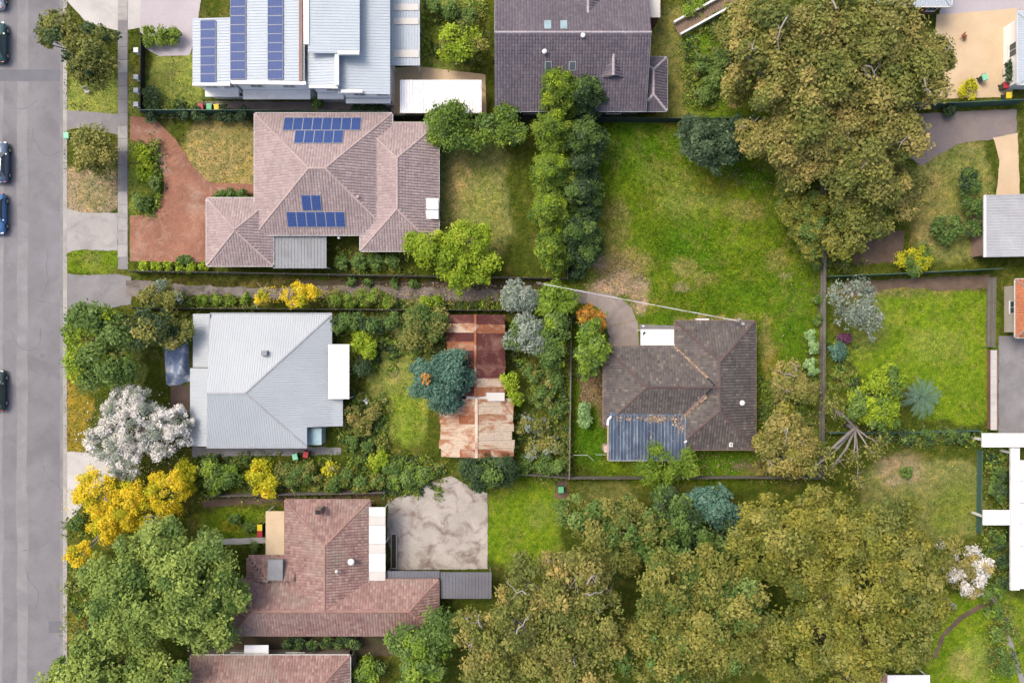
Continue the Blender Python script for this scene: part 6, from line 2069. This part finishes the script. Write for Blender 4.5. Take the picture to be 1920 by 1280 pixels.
shrub('green shrubs inside the white pergola frame', 1870, 900, 18, 1.5, 'mid', lobes=[(1872, 890, 14), (1878, 925, 14), (1862, 915, 12)], mix=('dark', .4))
shrub('dark shrubs under the lower arm of the pergola', 1875, 1030, 16, 1.5, 'mid', lobes=[(1876, 1015, 13), (1880, 1050, 13), (1884, 1090, 13)], mix=('dark', .4))
SC['leaf_triangles'] = TRI


# low growth between the shrubs, and fallen leaves
def ground_cover():
    rng = np.random.default_rng(91)
    reg = [(640, 592, 760, 690, 1), (640, 740, 725, 862, 1), (966, 592, 1062, 890, 1), (378, 858, 830, 924, 1), (740, 592, 835, 668, 1), (966, 870, 1060, 892, .8), (1552, 690, 1600, 808, .8),
           (1600, 812, 1838, 830, .7), (1556, 400, 1610, 508, .8), (620, 474, 770, 506, 1), (262, 268, 300, 400, .8), (1846, 842, 1893, 952, .8), (1846, 990, 1893, 1112, .8),
           (1285, 0, 1365, 200, .5), (796, 0, 905, 120, .5), (1076, 590, 1130, 700, .8), (1500, 330, 1542, 500, .8), (1420, 700, 1540, 888, .6), (330, 560, 480, 574, .6), (600, 562, 1060, 575, .4),
           (1848, 1100, 1900, 1260, .6), (300, 560, 352, 640, .8), (130, 960, 160, 1180, .6), (1548, 640, 1600, 700, .6), (262, 196, 470, 218, .7)]
    X = []
    for (x0, y0, x1, y1, d) in reg:
        n = int((x1 - x0) * (y1 - y0) * d * .95)
        X.append(np.stack([rng.uniform(x0, x1, n), rng.uniform(y0, y1, n)], 1))
    X = np.concatenate(X)
    X = X + rng.normal(0, 7, X.shape)
    q = .6 * vnoise(X[:, 0], X[:, 1], .05, 51) + .4 * vnoise(X[:, 0], X[:, 1], .14, 52)
    keep = rng.random(len(X)) < np.clip((q - .36) / .2, 0, 1)
    X, q = X[keep], q[keep]
    hz = np.clip((q - .42) * 2.6, .04, .75) * rng.uniform(.3, 1, len(X))
    C = np.stack([(X[:, 0] - 960) / PXM, (640 - X[:, 1]) / PXM, hz + .03], 1)
    hue = vnoise(X[:, 0], X[:, 1], .035, 53) + .25 * rng.normal(0, 1, len(X)) * .5
    me = leaf_cards('ground_cover', C, np.tile([0, 0, 1.], (len(C), 1)), .24, 1.8, rng.random(len(C)), rng, .6)
    for k in ('mid', 'olive', 'fern', 'dark'): me.materials.append(LM[k])
    me.polygons.foreach_set('material_index', np.clip((hue * 4.2).astype(np.int32), 0, 3))
    tag(link('ground_cover', me), 'mixed low green plants filling the garden beds', 'ground cover', kind='stuff')
    for (nm, lab, spots, kind) in (('fallen_leaves', 'yellow leaves fallen under the golden trees', ((235, 950, 120, 80, 900), (550, 552, 70, 18, 500)), 'yellow'),
                                   ('fallen_petals', 'white petals fallen under the blossom tree by the road', ((255, 810, 120, 85, 700),), 'white'),
                                   ('leaf_litter', 'brown leaves scattered along the track and under the gums', ((800, 548, 260, 18, 2200), (1470, 850, 70, 60, 700), (1110, 715, 25, 50, 500), (1150, 520, 60, 40, 700), (1430, 330, 90, 25, 350), (1330, 870, 100, 20, 300), (1480, 620, 60, 200, 260)), 'litter')):
        P_ = []
        for (cx, cy, rx, ry, n) in spots:
            r = np.sqrt(rng.random(n)); a = rng.uniform(0, 2 * np.pi, n)
            P_.append(np.stack([(cx + rx * r * np.cos(a) - 960) / PXM, (640 - cy - ry * r * np.sin(a)) / PXM, np.full(n, .06) + rng.random(n) * .04], 1))
        C = np.concatenate(P_)
        me = leaf_cards(nm, C, np.tile([0, 0, 1.], (len(C), 1)), .15, 1.7, rng.random(len(C)), rng, .3)
        me.materials.append(LM[kind] if kind in LM else leaf_mat('litter', [(0.10, 0.065, 0.04), (0.19, 0.13, 0.075), (0.30, 0.22, 0.13), (0.38, 0.30, 0.20)], .05))
        tag(link(nm, me), lab, 'leaves', kind='stuff')


ground_cover()


# palm-like rosette
def palm():
    z0 = 1.3
    c = P(1725, 745, z0)
    root = empty('palm', (c.x, c.y, 0), 'spiky blue-green palm with a star of fronds on the right-hand lawn', 'palm')
    MB().tube([(c.x, c.y, -.05), (c.x + .03, c.y, z0 * .6), (c.x, c.y, z0)], [.24, .2, .18], 9).build('trunk', M['bark_brown'], root)
    rnd = random.Random(4)
    for k in range(26):
        an = k * 2.399 + rnd.uniform(-.15, .15)
        L = rnd.uniform(2.1, 2.9); el = rnd.uniform(.25, .9)
        d = Vector((math.cos(an), math.sin(an), 0)); s = Vector((-d.y, d.x, 0))
        mb = MB(); n = 9
        pts = []
        for i in range(n + 1):
            t = i / n
            p = c + d * (L * t * (1 - .12 * t)) + Vector((0, 0, el * L * t * (1 - t * 1.05) + .1))
            pts.append(p)
        mb.tube(pts, [.03 * (1 - .8 * i / n) + .004 for i in range(n + 1)], 4, .2, cap=False)
        m = 22
        for i in range(2, m):
            t = i / m
            j = t * n; a = int(min(j, n - 1)); p = pts[a].lerp(pts[a + 1], j - a)
            ll = .42 * math.sin(math.pi * min(1, t * .9 + .12)) + .06
            for sg in (-1, 1):
                e = p + s * sg * ll * .8 + d * ll * .75 - Vector((0, 0, .1 * ll))
                w = d * .035
                mb.add([p - w, p + w, e], [(0, 1, 2)], rnd.uniform(.2, 1))
        mb.build('frond', LM['palm'], root)


palm()


# bare-limbed tree right of the lot: pale limbs with little leaf
def bare_limbed():
    top = P(1605, 802, 2.2)
    root = empty('bare_limbed_tree', (top.x, top.y, 0), 'tree with bare grey limbs reaching down-left outside the lot corner', 'tree')
    mb = MB(); mb.tube([(top.x, top.y, -.05), (top.x + .05, top.y, 1.1), tuple(top)], [.34, .28, .26], 8)
    rnd = random.Random(8)
    ends = [(1556, 760, 5.0, .17), (1548, 850, 5.5, .22), (1556, 880, 4.5, .16), (1600, 860, 4.6, .12), (1635, 850, 4.5, .11), (1650, 830, 4.5, .1), (1520, 880, 6.5, .12), (1608, 905, 4.0, .1)]
    for (x, y, z, r) in ends:
        e = P(x, y, z); m = top.lerp(e, .5) + Vector((rnd.uniform(-.2, .2), rnd.uniform(-.2, .2), .3))
        mb.tube([top - Vector((0, 0, .15)), m, e], [r * 1.1, r * .8, r * .3], 7, cap=False)
        for k in range(4):
            t = rnd.uniform(.5, 1); b0 = m.lerp(e, t * .9)
            b1 = b0 + Vector((rnd.uniform(-1, 1), rnd.uniform(-1, 1), rnd.uniform(.2, .9)))
            mb.tube([b0, b1], [r * .3, r * .08], 5, cap=False)
    mb.build('trunk', M['bark_grey'], root, smooth=True)
    rng = np.random.default_rng(2)
    C = []
    for (x, y, z, r) in ends:
        c = np.array(P(x, y, z)); C.append(c + rng.normal(0, .45, (220, 3)))
    C = np.concatenate(C)
    me = leaf_cards('crown', C, np.tile([0, 0, 1.], (len(C), 1)), .26, 1.8, rng.random(len(C)), rng, .7)
    me.materials.append(LM['olive'])
    link('crown', me, None, root)


bare_limbed()

# ------------------------------------------------------------------ cable and pole
p0 = P(1012, 531, 5.6); p1 = P(1382, 601, 3.95)
pole = empty('service_pole', (p0.x, p0.y, 0), 'timber service pole among the trees at the house end of the track', 'pole')
MB().tube([(p0.x, p0.y, -.1), (p0.x, p0.y, 5.9)], [.14, .11], 10).build('post', M['timber_grey'], pole)
MB().bar((p0.x - .35, p0.y + .1, 5.6), (p0.x + .35, p0.y - .06, 5.6), .08, .1).build('crossarm', M['timber_grey'], pole)
MB().tube([(p0.x + .1, p0.y, 5.66), (p0.x + .1, p0.y, 5.8)], .05, 8).build('insulator', M['white_paint'], pole)
mb = MB()
for off in (-.02, .02):
    pts = []
    for k in range(25):
        t = k / 24
        p = p0.lerp(p1, t); p.z -= .55 * 4 * t * (1 - t) * .35
        p += Vector((off * math.cos(t * 40), off * math.sin(t * 40) + off, 0))
        pts.append(p)
    mb.tube(pts, .026, 5)
tag(mb.build('power_cable', M['cable']), 'pale twisted power cable from the track to the brown-tiled house', 'cable')

# pale pipes of the clothes line in the lower left of the lot, handrails
def pipe_rail(label, pts, z, name='clothes_line', cat='rail', r=.035):
    w = [P(x, y, z) for x, y in pts]
    root = empty(name, (w[0].x, w[0].y, 0), label, cat)
    MB().tube(w, r, 6).build('rail', M['pipe_pale'], root)
    for p in w:
        MB().tube([(p.x, p.y, -.05), tuple(p)], r, 6).build('post', M['pipe_pale'], root)


pipe_rail('bent pale pipe rail on the grass at the left of the blue patio', [(1076, 853), (1102, 853), (1113, 863)], .9, 'pipe_rail')
pipe_rail('short pale pipe rail touching the blue patio', [(1118, 852), (1140, 852)], .9, 'pipe_rail')
pipe_rail('short pale pipe rail at the right of the feathery tree', [(1290, 849), (1303, 850)], .9, 'pipe_rail')
pipe_rail('faint green pipe rail beside the bare soil left of the house', [(1105, 682), (1124, 683), (1128, 681)], .8, 'pipe_rail')
a, b = P(1134, 617, 1.2), P(1143, 632, 1.2)
MBb = MB().bar(a, b, .14, .1)
o = empty('black_gate_rail', (a.x, a.y, 0), 'short black rail at the edge of the concrete drive', 'rail')
MBb.build('bar', M['black'], o)
for q in (a, b): MB().box((q.x - .05, q.y - .05, 0), (q.x + .05, q.y + .05, 1.2)).build('post', M['black'], o)


# ------------------------------------------------------------------ wheelie bins
def bin_meshes():
    b = MB(); lo, hi = (.22, .24), (.28, .33)
    v = [(-lo[0], -lo[1], .05), (lo[0], -lo[1], .05), (lo[0], lo[1], .05), (-lo[0], lo[1], .05), (-hi[0], -hi[1], .95), (hi[0], -hi[1], .95), (hi[0], hi[1], .95), (-hi[0], hi[1], .95)]
    b.add(v, [(3, 2, 1, 0), (4, 5, 6, 7), (0, 1, 5, 4), (1, 2, 6, 5), (2, 3, 7, 6), (3, 0, 4, 7)])
    l = MB(); l.add([(-.3, -.36, .951), (.3, -.36, .951), (.3, .36, .951), (-.3, .36, .951), (-.27, -.3, 1.02), (.27, -.3, 1.02), (.27, .33, 1.05), (-.27, .33, 1.05)],
                    [(3, 2, 1, 0), (4, 5, 6, 7), (0, 1, 5, 4), (1, 2, 6, 5), (2, 3, 7, 6), (3, 0, 4, 7)])
    h = MB(); h.tube([(-.22, .42, .94), (.22, .42, .94)], .02, 6).bar((-.2, .34, .93), (-.2, .42, .94), .03).bar((.2, .34, .93), (.2, .42, .94), .03)
    w = MB(); w.tube([(-.03, 0, 0), (.03, 0, 0)], .1, 12)
    return b, l, h, w


BB, BL, BH, BW = bin_meshes()
BIN_BODY = BB.mesh('body', M['fence_dark']); BIN_H = BH.mesh('handle', M['black']); BIN_W = BW.mesh('wheel', M['tyre'])
LIDS = {k: surf('lid_' + k, c, .06, 1, 6, .5) for k, c in dict(red=(.42, .04, .05), green=(.12, .42, .20), yellow=(.72, .55, .03), teal=(.25, .62, .40)).items()}
LIDM = {k: BL.mesh('lid', m) for k, m in LIDS.items()}


def bin_(px, py, col, label, rz=0.0):
    p = P(px, py, 1.0)
    o = empty('wheelie_bin', (p.x, p.y, 0.02), label, 'bin', 'wheelie bins', rz)
    for nm, me, l in (('body', BIN_BODY, (0, 0, 0)), ('lid', LIDM[col], (0, 0, 0)), ('handle', BIN_H, (0, 0, 0)), ('wheel', BIN_W, (-.24, .26, .1)), ('wheel', BIN_W, (.24, .26, .1))):
        link(nm, me, None, o, l, local=True)


bin_(376, 200, 'red', 'red-lidded bin by the corner of the two-storey house', .1)
bin_(392, 200, 'green', 'green-lidded bin between a red-lidded and a yellow-lidded one', -.05)
bin_(406, 201, 'yellow', 'yellow-lidded bin below the two-storey house', .08)
bin_(124, 254, 'teal', 'mint-lidded bin alone at the kerb')
bin_(553, 856, 'teal', 'mint-lidded bin below the pale metal roof', .2)
bin_(573, 852, 'red', 'red-lidded bin below the pale metal roof', -.2)
bin_(487, 989, 'yellow', 'yellow-lidded bin beside the cream verandah')
bin_(487, 1001, 'red', 'red-lidded bin beside the cream verandah')
bin_(1847, 145, 'teal', 'mint-lidded bin on the tan courtyard', .3)
bin_(1892, 179, 'yellow', 'yellow-lidded bin by the courtyard fence')
bin_(1887, 160, 'red', 'red-lidded bin near the courtyard fence')
bin_(1052, 918, 'green', 'lone green-lidded bin by the bottom left corner of the lot')


# small yard things
def yard_chair(px, py, label, mat, rz):
    p = P(px, py, .4)
    o = empty('garden_chair', (p.x, p.y, 0.02), label, 'chair', None, rz)
    MB().box((-.25, -.25, .40), (.25, .25, .44)).build('seat', M[mat], o, local=True)
    MB().box((-.25, .22, .45), (.25, .26, .9)).build('backrest', M[mat], o, local=True)
    for sx in (-.21, .21):
        for sy in (-.21, .21): MB().box((sx - .02, sy - .02, 0), (sx + .02, sy + .02, .4)).build('leg', M[mat], o, local=True)


yard_chair(688, 752, 'white plastic chair on the lawn behind the pale metal house', 'white_paint', .6)
yard_chair(163, 170, 'pale discarded chair on the grass verge under the street tree', 'metal_zinc', .3)
yard_chair(1808, 69, 'red chair on the tan courtyard', 'rust_orange', 1.2)
yard_chair(1611, 910, 'white chair on the dry lawn below the bare limbs', 'white_paint', .2)
# gate posts of the front fence
for i, (py, lab) in enumerate(((95, 'top white gate post of the front fence'), (145, 'second white gate post beside the footpath'), (170, 'third white gate post beside the footpath'), (196, 'lowest white gate post beside the footpath'))):
    p = P(256, py, .8)
    o = empty('gate_post', (p.x, p.y, 0), lab, 'post', 'white front fence posts')
    MB().box((p.x - .2, p.y - .2, 0), (p.x + .2, p.y + .2, .9)).build('pier', M['render_white'], o)
    MB().box((p.x - .25, p.y - .25, .9), (p.x + .25, p.y + .25, .98)).build('cap', M['white_paint'], o)
fence('low dark front fence beside the footpath at the top left', [(263, 62), (263, 208)], 1.0, 'steel', 'black')
# prunings heap: dry branches on the straw by the conifers
mb = MB(); rnd = random.Random(6)
for k in range(30):
    p = P(1112 + rnd.uniform(-4, 4), 492 + rnd.uniform(-3, 3), .1)
    an = rnd.uniform(-1.1, .9); L = rnd.uniform(1.0, 2.2)
    q = p + Vector((math.cos(an) * L, math.sin(an) * L, rnd.uniform(-.02, .25)))
    mb.tube([p, p.lerp(q, .5) + Vector((0, 0, .12)), q], [.03, .022, .008], 4)
tag(mb.build('prunings', M['timber_pale']), 'fan of dry prunings by the last inner conifer', 'branches', kind='stuff')
mb = MB()
for k in range(40):
    p = P(1395 + rnd.uniform(-25, 25), 874 + rnd.uniform(-5, 5), .08); an = rnd.uniform(-.4, .7); L = rnd.uniform(.6, 1.8)
    q = p + Vector((math.cos(an) * L, math.sin(an) * L, rnd.uniform(0, .3)))
    mb.tube([p, q], [.03, .008], 4)
tag(mb.build('prunings', M['timber']), 'tangle of brown twigs below the brown-tiled house', 'branches', kind='stuff')


# ------------------------------------------------------------------ parked cars
def car(label, px, py, col, rz=0.0, L=4.5):
    p = P(px, py, .7)
    o = empty('parked_car', (p.x, p.y, ROAD_Z), label, 'car', 'cars parked along the far kerb', rz)
    paint, nt, b, out = new_mat('car_paint')
    n = noise(nt, 2.0, 2, .5, position(nt)); r = ramp(nt, [(.3, mul(col, .92)), (.7, mul(col, 1.08))], n.outputs[0]); nt.links.new(r.outputs[0], b.inputs['Base Color'])
    b.inputs['Roughness'].default_value = .25; b.inputs['Coat Weight'].default_value = .6; b.inputs['Metallic'].default_value = .2
    h = L / 2
    st = [(-h, .60, .62), (-h + .12, .78, .80), (-h + .5, .86, .92), (-h + 1.2, .89, .95), (0, .9, .95), (h - 1.5, .89, .93), (h - .7, .86, .84), (h - .25, .78, .72), (h, .58, .58)]
    V = []; F = []
    for (y, w, z) in st:
        V += [(-w * .92, y, .22), (-w, y, .45), (-w, y, z - .16), (-w + .10, y, z), (0, y, z + .025), (w - .10, y, z), (w, y, z - .16), (w, y, .45), (w * .92, y, .22)]
    m = 9
    for i in range(len(st) - 1):
        for k in range(m - 1): F.append((i * m + k, i * m + k + 1, (i + 1) * m + k + 1, (i + 1) * m + k))
    F.append(tuple(range(m))[::-1] if False else tuple(range(m))); F.append(tuple(range((len(st) - 1) * m, len(st) * m))[::-1])
    MB().add(V, F).build('body', paint, o, smooth=True, local=True)
    # glasshouse
    yb0, yb1, yt0, yt1 = -h + .55, h - 1.25, -h + 1.15, h - 2.0
    wb, wt = .80, .64; zb, zt = .93, 1.40
    gv = [(-wb, yb0, zb), (wb, yb0, zb), (wb, yb1, zb - .02), (-wb, yb1, zb - .02), (-wt, yt0, zt), (wt, yt0, zt), (wt, yt1, zt), (-wt, yt1, zt)]
    for nm, f in (('rear_window', (0, 1, 5, 4)), ('side_window', (1, 2, 6, 5)), ('windscreen', (2, 3, 7, 6)), ('side_window', (3, 0, 4, 7))):
        MB().add([gv[i] for i in f], [(0, 1, 2, 3)]).build(nm, M['glass'], o, local=True)
    rv = []; rf = []
    for i in range(5):
        y = yt0 - .03 + (yt1 - yt0 + .06) * i / 4
        for k in range(5):
            x = -wt - .03 + (2 * wt + .06) * k / 4
            rv.append((x, y, zt + .07 - .05 * (abs(k - 2) / 2) ** 2 - .04 * (abs(i - 2) / 2) ** 2))
    for i in range(4):
        for k in range(4): a = i * 5 + k; rf.append((a, a + 1, a + 6, a + 5))
    MB().add(rv, rf).build('roof', paint, o, smooth=True, local=True)
    for sx in (-1, 1):
        MB().bar((sx * wb, yb1, zb), (sx * wt, yt1, zt + .02), .07).build('pillar', paint, o, local=True)
        MB().bar((sx * wb, yb0, zb), (sx * wt, yt0, zt + .02), .09).build('pillar', paint, o, local=True)
        MB().box((sx * .88, h - 1.55, .92), (sx * 1.06, h - 1.4, 1.06)).build('mirror', paint, o, local=True)
        MB().box((sx * .45, h - .22, .56), (sx * .74, h - .05, .68)).build('headlight', M['lamp_clear'], o, local=True)
        MB().box((sx * .5, -h + .02, .62), (sx * .76, -h + .14, .76)).build('tail_light', M['lamp_red'], o, local=True)
        for y in (-h + .85, h - .9):
            t = MB().tube([(sx * .70, y, .31), (sx * .91, y, .31)], .31, 16).build('wheel', M['tyre'], o, local=True)
            MB().tube([(sx * .905, y, .31), (sx * .925, y, .31)], .2, 12).build('rim', M['chrome'], t, local=True)


car('white car just showing at the top left corner of the picture', -10, -24, (.62, .66, .68))
car('dark teal car parked second from the top', -7, 78, (.03, .085, .085))
car('dark navy car with a pale bonnet parked third from the top', -3, 303, (.08, .12, .18))
car('mid-blue car parked behind the navy one', -8, 400, (.06, .17, .36), math.pi)
car('dark green car parked lowest along the far kerb', -9, 732, (.03, .06, .055))


# ------------------------------------------------------------------ grass blades over the lawns
def grass():
    rng = np.random.default_rng(77)
    n = 230000
    px = rng.uniform(120, 1935, n); py = rng.uniform(-10, 1290, n)
    # twice as thick inside the rear lot
    m = 90000
    px = np.concatenate([px, rng.uniform(1072, 1545, m)]); py = np.concatenate([py, rng.uniform(225, 900, m)])
    keep = np.ones(len(px), bool)
    for poly in COVER:
        xs = [p[0] for p in poly]; ys = [p[1] for p in poly]
        k = (px > min(xs)) & (px < max(xs)) & (py > min(ys)) & (py < max(ys)) & keep
        idx = np.nonzero(k)[0]
        if len(idx):
            keep[idx[inside(poly, px[idx], py[idx])]] = False
    for (x0, y0, x1, y1) in ((1140, 655, 1410, 836), (1272, 610, 1410, 836), (490, 220, 815, 490), (395, 380, 500, 490), (935, 0, 1205, 200), (365, 40, 780, 180), (365, 595, 630, 830), (440, 1095, 815, 1185), (540, 945, 690, 1190), (840, 595, 955, 850), (365, 1230, 650, 1300), (1850, 370, 1935, 478)):
        keep &= ~((px > x0) & (px < x1) & (py > y0) & (py < y1))
    px, py = px[keep], py[keep]
    c = ground_colour(px, py)
    n = len(px)
    X = (px - 960) / PXM; Y = (640 - py) / PXM
    thick_ = vnoise(px, py, .05, 31)
    hgt = rng.uniform(.05, .16, n) * (.6 + .9 * thick_)
    an = rng.uniform(0, 2 * np.pi, n); w = rng.uniform(.03, .085, n)
    lean = rng.uniform(.03, .14, n); la = rng.uniform(0, 2 * np.pi, n)
    dx, dy = np.cos(an) * w, np.sin(an) * w
    V = np.stack([np.stack([X - dx, Y - dy, np.zeros(n)], 1), np.stack([X + dx, Y + dy, np.zeros(n)], 1), np.stack([X + np.cos(la) * lean, Y + np.sin(la) * lean, hgt], 1)], 1).reshape(-1, 3)
    F = np.arange(3 * n).reshape(-1, 3)
    me = npmesh('grass', V, F, M['blade'])
    k = np.clip(rng.normal(1.15, .42, n), .35, 2.4)[:, None]
    warm = rng.random(n)[:, None] < .10
    cc = np.where(warm, c * k * np.array([1.5, 1.15, 1.3]), c * k)
    cc = np.concatenate([cc, np.ones((n, 1))], 1)
    a = me.color_attributes.new('Col', 'FLOAT_COLOR', 'POINT')
    a.data.foreach_set('color', np.repeat(cc, 3, 0).astype(np.float32).ravel())
    o = link('grass', me)
    tag(o, 'short rough grass over the lawns and verges', 'grass', kind='stuff')


grass()
